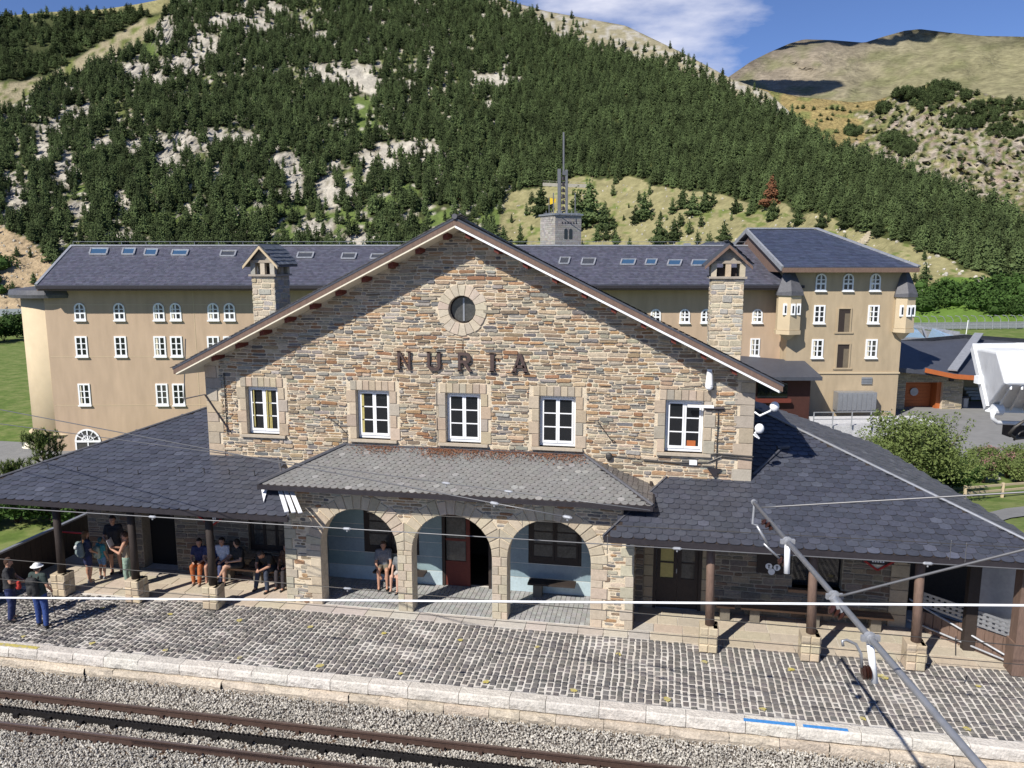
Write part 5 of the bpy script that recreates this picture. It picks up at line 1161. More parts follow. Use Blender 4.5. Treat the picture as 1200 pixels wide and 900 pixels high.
ct = thing('metal_cabinet', 'grey ribbed metal cabinet against the foot of the ochre tower', 'cabinet', HO_); u0, z0 = uz(981, 482, TV-.9); u1, z1 = uz(1028, 460, TV-.9); m = MB(); hbox(m, u0, u1, TV-.9, TV-.05, z0, z1); m.build('body', MT['metal'], ct)
for k in range(8): m = MB(); a = u0+(u1-u0)*k/8; hbox(m, a+.04, a+(u1-u0)/8-.04, TV-.94, TV-.9, z0+.08, z1-.08); m.build('panel', MT['metal'], ct)
# slate porch and dark red room in front of the wing
pv = -6.5; MT['maroonwall'] = mat('maroon_boarding', (.055, .02, .015), .8, var=.2)
def slope(name, pts, th, mt, par): m = MB(); m.prism([hp(x, y, o)-HO_ for x, y, o in pts], (0, 0, -th)); return m.build(name, MT[mt], par)
pr = slope('porch_roof', ((868, 417, -.1), (943, 423, -1.45), (964, 442, pv+1), (858, 442, pv+1)), .25, 'slateplain', HT)
m = MB(); u0 = uz(870, 450, pv+2)[0]; u1 = uz(950, 450, pv+2)[0]; hbox(m, u0, u1, pv+2, 0, -4, uz(900, 445, pv+2)[1]+.2); po_ = m.build('porch_room', MT['maroonwall'], HT)
m = MB(); hbox(m, uz(888, 450, pv+2)[0], uz(923, 450, pv+2)[0], pv+1.95, pv+2, uz(900, 466, pv+2)[1], uz(900, 449, pv+2)[1]); m.build('window', MT['glass'], po_)
m = MB(); hbox(m, uz(880, 450, pv+2)[0], uz(926, 450, pv+2)[0], pv+1.6, pv+2, uz(900, 471, pv+2)[1], uz(900, 467, pv+2)[1]); m.build('window_ledge', MT['redwood'], po_)
# roofs further back
for i, (a, b, y0, y1, o, lb) in enumerate(((690, 765, 289, 294, 18, 0), (795, 880, 284, 297, 14, 1))):
    m = MB(); p = [hp(a, y1, o), hp(b, y1, o), hp(b+12*i, y0, o+5), hp(a+32*i, y0, o+5)]; m.prism([q-HO_ for q in p], (0, 0, -.4)); m.build('rear_roof', MT['slateplain'], HT)
m = MB(); p = hp(805, 292, 8)-HO_; m.bar(p-Z*1, p+Z*.5, .6, .6); m.build('roof_vent', MT['metal'], HT)
# ---- church tower with steel spire
tv = 25; u0, u1 = uz(646, 280, tv)[0], uz(681, 280, tv)[0]; zt = uz(660, 252, tv)[1]; wdt = u1-u0
CT_ = thing('church_tower', 'square grey stone bell tower with steel spire behind the hotel roof', 'tower', L3(0, 0, 0)+HO_)
ra_ = R(25); cu = (hu*math.cos(ra_)+hv*math.sin(ra_)); cv = Vector((-cu.y, cu.x, 0)); S0 = hp(650, 290, tv)-HO_; S0.z = 0; s_ = 3.3
def T3(a, b, z): return S0+cu*a+cv*b+Z*z
def tbox(m, a0, a1, b0, b1, z0, z1, **k):
    P = [T3(a, b, z) for z in (z0, z1) for (a, b) in ((a0, b0), (a1, b0), (a1, b1), (a0, b1))]
    return m.add(P, [(3, 2, 1, 0), (4, 5, 6, 7), (0, 1, 5, 4), (1, 2, 6, 5), (2, 3, 7, 6), (3, 0, 4, 7)], **k)
m = MB(); tbox(m, 0, s_, 0, s_, -6, zt); tw_ = m.build('tower_wall', MT['mortar'], CT_)
P = Pieces('tower_stone', MT['block'], 300)
def gc(): return vary(random.choice([(.34, .32, .30), (.38, .36, .33), (.30, .28, .27), (.36, .33, .29)]), .12)
for (o_, uu, nn_) in ((T3(0, 0, 0), cu, -cv), (T3(0, s_, 0), -cv, -cu)):
    z = zt-4.6; k = 0
    while z < zt-.05:
        a = 0; h = .22
        while a < s_-.05:
            wd = min(random.uniform(.3, .6), s_-a)
            if s_-a-wd < .15: wd = s_-a
            block(P, o_, uu, Z, nn_, a, z, a+wd, min(z+h, zt-.02), .03, g=.012, col=gc()); a += wd
        z += h
P.flush(CT_)
m = MB(); tbox(m, -.15, s_+.15, -.15, s_+.15, zt, zt+.18); m.build('cornice', MT['metal'], CT_)
for a in (1.35, 1.95): m = MB(); q = [(a-.2, zt-2.5), (a+.2, zt-2.5)]+[(a+.2*math.cos(PI*i/8), zt-1.6+.2*math.sin(PI*i/8)) for i in range(9)]; m.prism([T3(x, -.05, z) for x, z in q], cv*.03); m.build('arched_opening', MT['glass'], CT_)
m = MB()
for i in range(6): m.prism([T3(.8+i*.35, -.06, zt-.85), T3(1.0+i*.35, -.06, zt-.85), T3(.9+i*.35, -.06, zt-.65)], cv*.03)
m.build('corbel_table', MT['iron'], CT_)
MT['steel'] = mat('dark_spire_steel', (.14, .145, .155), .5, metal=.3)
def sp(px, y0, y1, wd, nm='mast', mt='steel'): 
    a = hp(px, y1, tv+1.5)-HO_; b = hp(px, y0, tv+1.5)-HO_; m = MB(); m.bar(a, b, wd, wd); return m.build(nm, MT[mt], CT_)
spz = sp(655.5, 198, 252, .36, 'spire_column'); sp(664, 199, 252, .26, 'spire_column'); sp(660.5, 155, 204, .17); sp(674, 226, 252, .1); sp(648.5, 226, 252, .1); sp(643.5, 231, 252, .08, 'flagpole')
m = MB(); m.bar(hp(659, 203, tv+1.5)-HO_, hp(665, 203, tv+1.5)-HO_, .3, .4); m.build('crosspiece', MT['steel'], CT_)
m = MB()
for k in range(9):
    a = hp(656, 207+k*5, tv+1.5)-HO_; b = hp(664, 209.5+k*5, tv+1.5)-HO_; m.bar(a, b, .05)
m.build('lattice', MT['steel'], CT_)
for k in range(6): q = hp(660, 209+k*7, tv+1.5)-HO_; m = MB(); m.tube([q+Z*.22, q+Z*.1, q-Z*.15, q-Z*.2], [.05, .16, .2, .27], 8); m.build('bell', MT['iron'], CT_)
m = MB(); 
for x in range(640, 682, 6): a = hp(x, 252, tv+.5)-HO_; m.bar(a, a+Z*.45, .04)
m.bar(hp(637, 250, tv)-HO_, hp(680, 250, tv)-HO_, .05); m.build('parapet_rail', MT['metal'], CT_)
fg = thing('flag', 'small yellow flag hanging from a pole on the church tower', 'flag', hp(643.6, 236, tv+1.5)); p = [hp(x, y, tv+1.5)-fg.location for x, y in ((643.8, 231.5), (647, 232.5), (651.5, 233), (651, 237), (648, 238.5), (643.8, 240))]
m = MB(); m.prism(p, hv*.04); m.build('cloth', MT['yellowcloth'], fg)
# ---- low stone building with the orange garage door
G0 = 1.5
gb = thing('garage_building', 'low rough stone building with wide slate roof and orange timber door', 'building', HO_)
def gq(px, y, o): return hp(px, y, o)-HO_
m = MB(); a0, a1 = uz(1050, 470, G0)[0], uz(1127, 470, G0)[0]; zb = ZR; zt = uz(1080, 437, G0)[1]; dz = uz(1080, 448, G0)[1]; d0, d1 = uz(1060, 470, G0)[0], uz(1104, 470, G0)[0]
hbox(m, a0, d0, G0, G0+.6, zb-1, zt); hbox(m, d1, a1, G0, G0+.6, zb-1, zt); hbox(m, d0, d1, G0, G0+.6, dz, zt); hbox(m, a1-.6, a1, G0+.6, G0+9, zb-1, zt); gw = m.build('wall', MT['mortar'], gb)
P = Pieces('wall_stone', MT['stone'])
def gcol(): return vary(random.choice([(.32, .27, .18), (.36, .30, .20), (.28, .24, .17), (.24, .21, .16)]), .12)
tg = rects_minus([(d0, zb, d1, dz)])
rubble(P, L3(0, G0, 0), hu, Z, -hv, a0, a1, zb, zt, tg, .12, .2, .3, .9, .05, cols=gcol); rubble(P, L3(a1, G0, 0), hv, Z, hu, 0, 6, zb, zt, lambda a, b, c, d: [(a, b, c, d)], .12, .2, .3, .9, .05, cols=gcol)
P.flush(gb)
m = MB(); n = 9; wd = (d1-d0)*.8/n
gd = MB(); hbox(gd, d0, d1, G0+1.2, G0+1.3, zb, dz); gdo = gd.build('garage_door', MT['orange'], gb)
for i in range(8): m = MB(); h = (dz-zb)/8; hbox(m, d0+.05, d1-.4, G0+1.15, G0+1.2, zb+i*h+.01, zb+(i+1)*h-.01); m.build('board', MT['orange'], gdo)
m = MB(); hbox(m, d1-.35, d1, G0+.3, G0+1.2, zb, dz); m.build('door_return', MT['orange'], gdo)
q = gq(1071, 459, G0+1.1); m = MB(); m.tube([q, q-hv*.06], .34, 20); m.build('porthole', MT['zinc'], gdo)
# its roof: eave low in front, pale flashing strip, orange eaves board
rf = [(1052, 431, G0-1.5), (1142, 440, G0-1.5), (1320, 448, G0-1.5), (1320, 405, 9), (1130, 392, 9), (1052, 399, 9)]
m = MB(); m.prism([gq(*r) for r in rf], (0, 0, -.35)); g1 = m.build('roof', MT['slateplain'], gb)
for a, b in (((1085, 434, G0-1.6), (1118, 441, G0-1.6)), ((1118, 441, G0-1.6), (1145, 443, G0-1.6)), ((1145, 443, G0-1.6), (1300, 452, G0-1.6))): m = MB(); m.bar(gq(*a), gq(*b), .3, .35); m.build('eaves_board', MT['orange'], g1)
m = MB(); A5, B5 = gq(1116, 436, G0-1.5)+Z*.15, gq(1147, 394, 8.6)+Z*.25; m.bar(A5, B5, .7, .1); m.build('roof_strip', MT['zinc'], g1)
m = MB(); hbox(m, a1, a1+8, G0+6, G0+6.3, zb-1, zt-.2); m.build('recessed_wall', MT['render_l'], gb); 
for k in range(4): m = MB(); hbox(m, uz(1133, 470, G0+5)[0], uz(1150, 470, G0+5)[0], G0+5.6-k*.4, G0+6, zb+.0+.0, zb+.9-k*.22); m.build('step', MT['kerb'], gb)
q = onz(1129.5, 478, ZR); bn = thing('litter_bin', 'small grey litter bin by the corner of the stone garage', 'bin', q); m = MB(); m.tube([(0, 0, 0), (0, 0, .85)], .3, 14); m.build('body', MT['metal'], bn); m = MB(); m.tube([(0, 0, .87), (0, 0, .95)], .32, 14); m.build('lid', MT['iron'], bn)
q = gq(1115, 443, G0-.1); m = MB(); m.bar(q-Z*.25, q+Z*.25, .3, .3); m.build('wall_lamp', MT['iron'], gb)
# blue glazed roof
bl = thing('glass_roof', 'low building with a pale blue glazed roof beside the tower', 'building', HO_); MT['blueglass'] = mat('blue_glazing', (.25, .42, .62), .1, var=.15, scale=.5, spec=.8)
for i, (x0, x1) in enumerate(((1056, 1086), (1087, 1117))): m = MB(); m.prism([gq(x0, 396, 10), gq(x1, 398 - i, 10), gq(x1-12 if i == 0 else x1, 385+i*7, 16), gq(x0+6, 381+i*3, 16)], (0, 0, -.15)); m.build('pane', MT['blueglass'], bl)
m = MB(); m.bar(gq(1054, 397, 9.9), gq(1120, 399, 9.9), .2, .3); m.bar(gq(1062, 381, 16), gq(1124, 390, 15.5), .3, .25); m.bar(gq(1086.5, 397, 10), gq(1081, 384, 16), .15, .15); m.bar(gq(1062, 383, 16)-Z*.9, gq(1150, 392, 15)-Z*.9, .3, 1.5); m.build('frame', MT['zinc'], bl)
# hoop barrier along the field
hb = thing('hoop_barrier', 'white metal barrier of bent hoops along the green field', 'fence', HO_); i = 0
A6, B6 = onz(1060, 387, ZR), onz(1290, 384, ZR)
for k in range(26):
    p = A6.lerp(B6, k/25)-HO_; m = MB(); d_ = hv; m.tube([p, p+Z*1.6-hu*.1, p+Z*2.2-hu*.5, p+Z*2.35-hu*1.2], .07, 6); m.build('hoop', MT['zinc'], hb)
for z in (.3, .75, 1.2): m = MB(); m.bar(A6-HO_+Z*z, B6-HO_+Z*z, .08, .12); m.build('rail', MT['zinc'], hb)
m = MB(); m.bar(A6-HO_+Z*.65, B6-HO_+Z*.65, .03, 1.1); m.build('netting', MT['zinc'], hb)
q = onz(1132, 392, ZR); ps = thing('marker_post', 'single thin white post standing before the dark bushes at the field', 'post', q); m = MB(); m.bar((0, 0, 0), (.12, 0, 2.3), .1); m.build('pole', MT['white'], ps)
# terrace wall and railing between station and tower
def zat(px, py, z): return on(px, py, (0, 0, 1), z)
tw2 = thing('terrace', 'raised concrete terrace with steel railing beside the bushes', 'terrace', zat(1000, 497, ZR)); o_ = tw2.location.copy(); q = [zat(948, 488, -2.3), zat(1072, 487, -2.3), zat(1100, 496, -2.3), zat(952, 500, -2.3)]
m = MB(); m.prism([p-o_ for p in q], (0, 0, -1.0)); m.build('slab', MT['kerb'], tw2)
rl_ = MB(); A7, B7 = zat(953, 500, -2.3)-o_, zat(1042, 499, -2.3)-o_
for i in range(5): p = A7.lerp(B7, i/4); MB().bar(p, p+Z*1.0, .07).build('railing_post', MT['zinc'], tw2)
for z in (.5, 1.0): MB().bar(A7+Z*z, B7+Z*z, .05).build('rail', MT['zinc'], tw2)
# ================================================================ shrubs, hedge, fence near the station
def leafball(m, c, r, n, s, sc=(1, 1, 1), rd=random):
    for i in range(n):
        a = rd.uniform(0, 2*PI); b = math.acos(rd.uniform(-.6, 1)); k = rd.uniform(.6, 1.05)*r; o = Vector((math.sin(b)*math.cos(a)*sc[0], math.sin(b)*math.sin(a)*sc[1], math.cos(b)*sc[2])); p = Vector(c)+o*k
        t = Vector((rd.uniform(-1, 1), rd.uniform(-1, 1), rd.uniform(-.3, 1))).normalized(); u = t.cross(Vector((rd.uniform(-1, 1), rd.uniform(-1, 1), rd.uniform(-1, 1)))).normalized(); q = s*rd.uniform(.6, 1.3)
        m.add([p-t*q, p+u*q*.45, p+t*q, p-u*q*.45], [(0, 1, 2, 3)])
def shrub(label, p, W, H, n, s, mt='leaf', cat='shrub', grp=None, stems=8, lobes=9, name='shrub'):
    t = thing(name, label, cat, p, 0, grp); m = MB()
    for i in range(stems):
        a = 2*PI*i/stems+random.uniform(-.3, .3); r = W*.3*random.uniform(.5, 1.2); m.tube([(0, 0, -.1), (math.cos(a)*r*.4, math.sin(a)*r*.4, H*.4), (math.cos(a)*r, math.sin(a)*r, H*.85)], [.035, .025, .008], 5)
    m.build('stems', MT['bark'], t); m = MB()
    for i in range(lobes):
        a = random.uniform(0, 2*PI); r = random.uniform(0, W*.36); rr = random.uniform(.22, .4)*min(W*.8, H*1.1); leafball(m, (math.cos(a)*r, math.sin(a)*r, H*random.uniform(.35, .72)), rr, n//lobes, s, (1, 1, .85))
    for k in range(stems*2):
        a = random.uniform(0, 2*PI); r = random.uniform(.1, .4)*W
        for q in range(5): leafball(m, (math.cos(a)*r*(1+.05*q), math.sin(a)*r*(1+.05*q), H*(.72+.055*q)), s*2.4, n//600+3, s*.8)
    m.build('foliage', MT[mt], t); return t
def gp(px, py):
    """ground point seen at a pixel"""
    lo, hi = 15., 200.; d = ray(px, py)
    for _ in range(40):
        mid = (lo+hi)/2; p = CAM+d*mid
        if p.z > gz(p.x, p.y): lo = mid
        else: hi = mid
    return CAM+d*lo
shrub('large loose leafy bush with pale twigs beyond the right porch roof', gp(1076, 583), 4.9, 4.0, 11000, .085, lobes=24)
shrub('grey green bush on the left side of the large leafy bush', gp(1035, 545), 4.6, 1.8, 4500, .09, lobes=10)
shrub('low dark green shrub at the foot of the large leafy bush', gp(1112, 574), 3.0, 1.5, 4500, .09, 'leafd', lobes=9)
shrub('small dark green shrub left of the wooden fence end', gp(1105, 560), 2.6, 1.8, 3000, .09, 'leaf', lobes=8)
for i, (x, y, W_, lb) in enumerate(((1160, 548, 2.6, 'pink flowering shrub right of the large leafy bush'), (1180, 560, 2.2, 'pink flowering shrub just above the wooden fence'), (1152, 566, 1.3, 'tiny pink flowering clump by the wooden fence'))):
    t = shrub(lb, gp(x, y), W_, 1.3, 2600, .08, 'leaf', lobes=8, name='flowering_shrub'); m = MB()
    for k in range(7): a = random.uniform(0, 6.28); r = random.uniform(0, W_*.4); leafball(m, (math.cos(a)*r, math.sin(a)*r, .95), .4, 55, .055)
    m.build('blossom', MT['pink'], t)
for i, (x, y) in enumerate(((1195, 545), (1225, 552), (1250, 560), (1196, 566), (1240, 566))): shrub(('low green shrub between the pink shrubs and the frame edge', 'low green shrub outside the frame behind the floodlight', 'low green shrub on the bank below the floodlight bracket', 'weedy green clump right of the wooden fence', 'low green clump at the end of the gravel path')[i], gp(x, y), 2.4, 1.1, 2200, .09, 'leaf', lobes=7)
# rocks on the bank
for i in range(10):
    q = gp(random.uniform(1150, 1200), random.uniform(548, 562)); m = MB(); m.sphere((0, 0, 0), random.uniform(.15, .35), (1.3, 1, .7), 7, 5, col=(.4, .38, .34)); o = m.build('rock', MT['kerb'], off=None); o.location = q; tag(o, 'pale rock lying among the pink shrubs on the bank', 'rock', 'pale rocks on the bank')
fn = thing('wooden_fence', 'pale two rail wooden fence on the grass beyond the right roof', 'fence', gp(1132, 586)); o_ = fn.location.copy(); pp = [gp(1130, 587)-o_, gp(1174, 583)-o_, gp(1218, 579)-o_, gp(1262, 575)-o_]
for p in pp: MB().bar(p, p+Z*.72, .11).build('post', MT['benchwood'] if 0 else MT['render_l'], fn)
for a, b in zip(pp, pp[1:]):
    for z in (.36, .62): MB().bar(a+Z*z, b+Z*z, .05, .10).build('rail', MT['render_l'], fn)
flat('gravel_path', [gp(*p)+Z*.03 for p in ((1150, 604), (1215, 592), (1290, 588), (1290, 598), (1215, 602), (1165, 614))], 0, 'asphalt') if 0 else None
m = MB(); ps_ = [gp(*p)+Z*.05 for p in ((1150, 604), (1178, 597), (1215, 593), (1290, 590), (1290, 602), (1215, 604), (1185, 608), (1165, 614))]; m.add(ps_, [(0, 1, 6, 7), (1, 2, 5, 6), (2, 3, 4, 5)]); m.build('gravel_path', MT['asphalt'], kind='structure')
# left: bank with a mountain pine, hedge and lawn
def bigpine(px, pyb, depth, pyt, label):
    b = ptd(px, pyb, depth); tp = ptd(px, pyt, depth); b.z = gz(b.x, b.y); H = tp.z-b.z; t = thing('pine_tree', label, 'pine tree', b); W = H*.42
    m = MB(); m.tube([(0, 0, -.2), (.05, 0, H*.5), (0, 0, H*.95)], [.12, .08, .02], 8)
    N_ = []
    for i in range(46):
        z = H*random.uniform(.15, .95); a = random.uniform(0, 6.28); r = W*(1.1-.75*z/H)*random.uniform(.6, 1.1); e = Vector((math.cos(a)*r, math.sin(a)*r, z+r*.45)); m.tube([(0, 0, z-.1), e*.5+Vector((0, 0, z*.5-.02)), e], [.035, .025, .012], 4); N_.append((e, (e-Vector((0, 0, z))).normalized()))
        for k in range(3): e2 = e.lerp(Vector((0, 0, z)), random.uniform(.15, .6))+Vector((random.uniform(-.3, .3), random.uniform(-.3, .3), random.uniform(0, .3))); N_.append((e2, Vector((random.uniform(-.5, .5), random.uniform(-.5, .5), 1)).normalized()))
    m.build('trunk', MT['bark'], t, smooth=True); m = MB()
    for e, d in N_:
        for k in range(34):
            q = e-d*random.uniform(0, .38)+Vector((0, 0, 0)); s = Vector((random.uniform(-1, 1), random.uniform(-1, 1), random.uniform(-1, 1))); s = (s-d*s.dot(d)).normalized(); tip = q+(s+d*1.1).normalized()*.17; w_ = d.cross(s)*.016; m.add([q-w_, q+w_, tip], [(0, 1, 2)])
    m.build('crown', MT['leaf'], t); return t
bigpine(57, 600, 33, 500, 'young mountain pine with upright needle tufts behind the left roof')
bigpine(20, 610, 36, 540, 'smaller mountain pine beside the road behind the left roof')
for i, (x, y, W_, H_, lb) in enumerate(((20, 612, 3.5, 1.3, 'dark hedge bush behind the lawn left of the first post'), (62, 610, 3.8, 1.5, 'dark hedge bush behind the lawn right of the first post'), (95, 608, 3, 1.4, 'dark hedge bush nearest the left porch wall'), (-14, 614, 3, 1.2, 'dark hedge bush at the left frame edge'))): shrub(lb, gp(x, y), W_, H_, 3500, .09, 'leafd', lobes=9, name='hedge_bush')
# green bushes at the foot of the slope, far right and left
def bushes(n, x0, x1, yb, y0, lbl, grp, mt, hp_):
    for i in range(n):
        q = random.uniform(x0, x1); w_ = min(random.uniform(y0, yb), botA(q)-1); p = pA(q, w_); d = (p-CAM).length; H = random.uniform(*hp_)*d/FPX; m = MB(); 
        for k in range(5): leafball(m, (random.uniform(-.5, .5)*H, random.uniform(-.5, .5)*H, H*random.uniform(.3, .6)), H*.45, 70, H*.10)
        m.sphere((0, 0, H*.35), H*.42, (1.2, 1.2, .9), 8, 5); o = m.build('bush', MT[mt]); o.location = p-Z*.2; tag(o, lbl, 'bush', grp)
bushes(45, 1075, 1260, 368, 335, 'round bright green bush in the thicket behind the hoop barrier', 'green bushes behind the hoop barrier', 'leafd', (12, 22))
for i, (x, y, W_, H_) in enumerate(((5, 400, 7, 4), (20, 396, 6, 4.6), (-12, 402, 8, 4))): shrub(('dark round bush at the far edge of the field left of the turret', 'tall dark bush touching the round turret beside the field', 'wide dark bush outside the left frame edge by the field')[i], gp(x, y), W_, H_, 1500, .35, 'leafd')
bushes(14, -60, 26, 345, 300, 'dark green bush on the scree left of the round turret', 'bushes on the scree at the left', 'leafd', (10, 20))
# ================================================================ people
def remeshed(m, vox, smooth=2):
    me = bpy.data.meshes.new('t'); me.from_pydata(m.v, [], m.f); me.update(); o = bpy.data.objects.new('t', me); COL.objects.link(o)
    r = o.modifiers.new('r', 'REMESH'); r.mode = 'VOXEL'; r.voxel_size = vox
    s = o.modifiers.new('s', 'SMOOTH'); s.iterations = smooth; s.factor = .6
    dg = bpy.context.evaluated_depsgraph_get(); out = bpy.data.meshes.new_from_object(o.evaluated_get(dg)); bpy.data.objects.remove(o); return out
def shell(m, name, mt, par, vox=.014, smooth=3):
    me = remeshed(m, vox, smooth); me.name = name; me.materials.clear(); me.materials.append(mt); me.polygons.foreach_set('use_smooth', [True]*len(me.polygons)); o = link(name, me, par); return o
def cap(m, a, b, ra, rb, n=12):
    a = Vector(a); b = Vector(b); m.tube([a, b], [ra, rb], n); m.sphere(a, ra, n=n, m=8); m.sphere(b, rb, n=n, m=8)
def limb(m, P, r):
    for i in range(len(P)-1): cap(m, P[i], P[i+1], r[i], r[i+1])
def person(label, pos, rz, H=1.72, pose=None, shirt=(.03, .03, .035), legs=(.05, .06, .12), legtype='trousers', skin=(.42, .23, .155), hair=(.03, .02, .015), hairlen=0, sleeves=.5, hat=None, pack=None, extra=None, shoes=(.03, .03, .03), bulk=1.0, top='shirt', grp=None):
    k = H/1.72; t = thing('person', label, 'person', pos, rz, grp); J = dict(
        pelvis=(0, 0, .93), waist=(0, 0, 1.06), chest=(0, -.01, 1.28), neck=(0, 0, 1.45), head=(0, -.02, 1.60), shL=(-.175, 0, 1.40), shR=(.175, 0, 1.40), elL=(-.24, .02, 1.12), elR=(.24, .02, 1.12), haL=(-.24, -.08, .88), haR=(.24, -.08, .88),
        hipL=(-.095, 0, .90), hipR=(.095, 0, .90), knL=(-.11, -.03, .50), knR=(.11, -.03, .50), anL=(-.12, .02, .09), anR=(.12, .02, .09))
    if pose: J.update(pose)
    J = {a: Vector(b)*k for a, b in J.items()}; b = bulk*k; sk = MT.get('sk%g' % skin[0]) or mat('skin_tone', skin, .55, var=.05); MT['sk%g' % skin[0]] = sk
    m = MB(); up = (J['neck']-J['chest']).normalized(); sx = (J['shR']-J['shL']).normalized(); hx = (J['hipR']-J['hipL']).normalized()
    def torso(m, e=0):
        for c, r, w_ in ((J['pelvis'], .115, .055), (J['waist'], .105, .04), (J['chest'], .115, .07)):
            ax = hx if c is not J['chest'] else sx
            cap(m, c-ax*w_*b, c+ax*w_*b, r*b+e, r*b+e)
        for q in (-1, 1):
            cap(m, J['pelvis']+hx*.05*q*b, J['waist']+hx*.04*q*b, .11*b+e, .105*b+e); cap(m, J['waist']+hx*.04*q*b, J['chest']+sx*.06*q*b, .105*b+e, .115*b+e)
        cap(m, J['chest']-sx*.06*b, J['shL']+sx*.03, .10*b+e, .062*b+e); cap(m, J['chest']+sx*.06*b, J['shR']-sx*.03, .10*b+e, .062*b+e); cap(m, J['shL'], J['shR'], .058*b+e, .058*b+e)
    torso(m); cap(m, J['neck']-up*.04, J['head']-up*.03*k, .055*k, .05*k)
    hd = J['head']; look = Vector(pose.get('look', (0, -1, 0))).normalized() if pose else Vector((0, -1, 0)); sd = look.cross(Z).normalized(); hu_ = sd.cross(look)
    rot = Matrix((sd, -look, hu_)).transposed()
    def hl(x, y, z): return hd+(sd*x-look*y+hu_*z)*k         # head frame: y negative = forward
    m.sphere(hd, .098*k, (.80, .95, 1.12), 16, 12, rot); m.sphere(hl(0, -.035, -.06), .062*k, (.85, .85, .8), 12, 8, rot); m.sphere(hl(0, -.10, -.012), .016*k, (.8, 1.1, 1.3), 8, 6, rot)
    for q in (-1, 1): m.sphere(hl(.08*q, 0, -.01), .022*k, (.5, .8, 1.2), 8, 6, rot)
    for s in 'LR':
        q = -1 if s == 'L' else 1; limb(m, [J['sh'+s], J['el'+s], J['ha'+s]], [.052*b, .041*b, .027*k]); limb(m, [J['hip'+s], J['kn'+s], J['an'+s]], [.085*b, .056*b, .036*k]); limb(m, [J['kn'+s].lerp(J['an'+s], .12)+Vector((0, .02, 0)), J['kn'+s].lerp(J['an'+s], .45)+Vector((0, .012, 0))], [.048*b, .052*b])
        d = (J['ha'+s]-J['el'+s]).normalized(); sd2 = d.cross(Vector((0, 1, .2))).normalized(); pm = J['ha'+s]+d*.05*k; cap(m, J['ha'+s], pm, .024*k, .03*k); cap(m, pm-sd2*.018*k, pm+sd2*.018*k, .024*k, .024*k)
        nr = sd2.cross(d)
        for f in range(4):
            o = pm+sd2*(-.027+.018*f)*k; L = (.034, .04, .042, .032)[f]*k; a1 = o+d*L+nr*.006; cap(m, o, a1, .0105*k, .010*k, 8); cap(m, a1, a1+(d*.7+nr*.8).normalized()*L*.8, .010*k, .0088*k, 8)
        th = pm-sd2*q*.02*k-d*.02*k; cap(m, th, th+(d*.5-sd2*q+nr*.4).normalized()*.045*k, .012*k, .0105*k, 8)
        cap(m, J['an'+s], J['an'+s]+Vector((0, -.10*k, -.05*k)), .036*k, .03*k)
    shell(m, 'body', sk, t, .0105, 2)
    m = MB()
    if top == 'shirt': torso(m, .013)
    elif top == 'tank':
        for q in (-1, 1): cap(m, J['pelvis']+hx*.05*q*b, J['waist']+hx*.04*q*b, .122*b, .118*b); cap(m, J['waist']+hx*.04*q*b, J['chest']+sx*.06*q*b, .118*b, .126*b)
        cap(m, J['chest']-sx*.07*b, J['chest']+sx*.07*b, .126*b, .126*b)
    if sleeves and top == 'shirt':
        for s in 'LR':
            e = J['sh'+s].lerp(J['el'+s], min(1, sleeves*1.25)); cap(m, J['sh'+s], e, .066*b, .058*b)
            if sleeves > .9: cap(m, J['el'+s], J['el'+s].lerp(J['ha'+s], .9), .055*b, .042*b)
    sh = shell(m, 'shirt', cmat(shirt), t)
    m = MB(); cap(m, J['pelvis']-hx*.055*b, J['pelvis']+hx*.055*b, .126*b, .126*b)
    for s in 'LR':
        cap(m, J['pelvis']+(J['hip'+s]-J['pelvis'])*.6, J['hip'+s].lerp(J['kn'+s], .25), .115*b, .098*b)
        if legtype == 'trousers': limb(m, [J['hip'+s], J['kn'+s], J['an'+s]+Vector((0, 0, .02))], [.098*b, .074*b, .060*b])
        elif legtype == 'shorts': cap(m, J['hip'+s], J['hip'+s].lerp(J['kn'+s], .62), .10*b, .085*b)
        elif legtype == 'skirt': cap(m, J['hip'+s], J['hip'+s].lerp(J['kn'+s], .75), .11*b, .105*b)
    if legtype == 'skirt': cap(m, J['hipL'].lerp(J['knL'], .7), J['hipR'].lerp(J['knR'], .7), .09*b, .09*b)
    shell(m, {'trousers': 'trousers', 'shorts': 'shorts', 'skirt': 'skirt'}[legtype], cmat(legs), t)
    for s in 'LR':
        m = MB(); a = J['an'+s]; z0 = a.z-.045*k; cap(m, (a.x, a.y+.02, z0), (a.x, a.y-.13*k, z0-.012), .042*k, .034*k); cap(m, (a.x, a.y+.02, z0), (a.x, a.y+.01, a.z), .042*k, .040*k); shell(m, 'shoe', cmat(shoes), t, .012, 1)
    m = MB(); m.sphere(hl(0, .016, .022), .106*k, (.84, .95, 1.06), 16, 12, rot)
    if hairlen: cap(m, hl(0, .06, .0), hl(0, .075, -.09-hairlen), .075*k, .05*k); 
    hr = MB(); hr = m
    me = remeshed(hr, .012, 2); bm = bmesh.new(); bm.from_mesh(me)
    kill = [v for v in bm.verts if (v.co-hd).dot(look) > .012*k and (v.co-hd).dot(hu_) < .055*k]; bmesh.ops.delete(bm, geom=kill, context='VERTS'); bm.to_mesh(me); bm.free(); me.materials.clear(); me.materials.append(cmat(hair)); me.polygons.foreach_set('use_smooth', [True]*len(me.polygons)); link('hair', me, t)
    m = MB()
    for q in (-1, 1): m.sphere(hl(.032*q, -.078, .008), .0085*k, n=8, m=6)
    m.build('eyes', cmat((.02, .015, .012)), t); m = MB(); m.bar(hl(-.02, -.092, -.052), hl(.02, -.092, -.052), .006, .006); m.build('mouth', cmat((.25, .08, .07)), t)
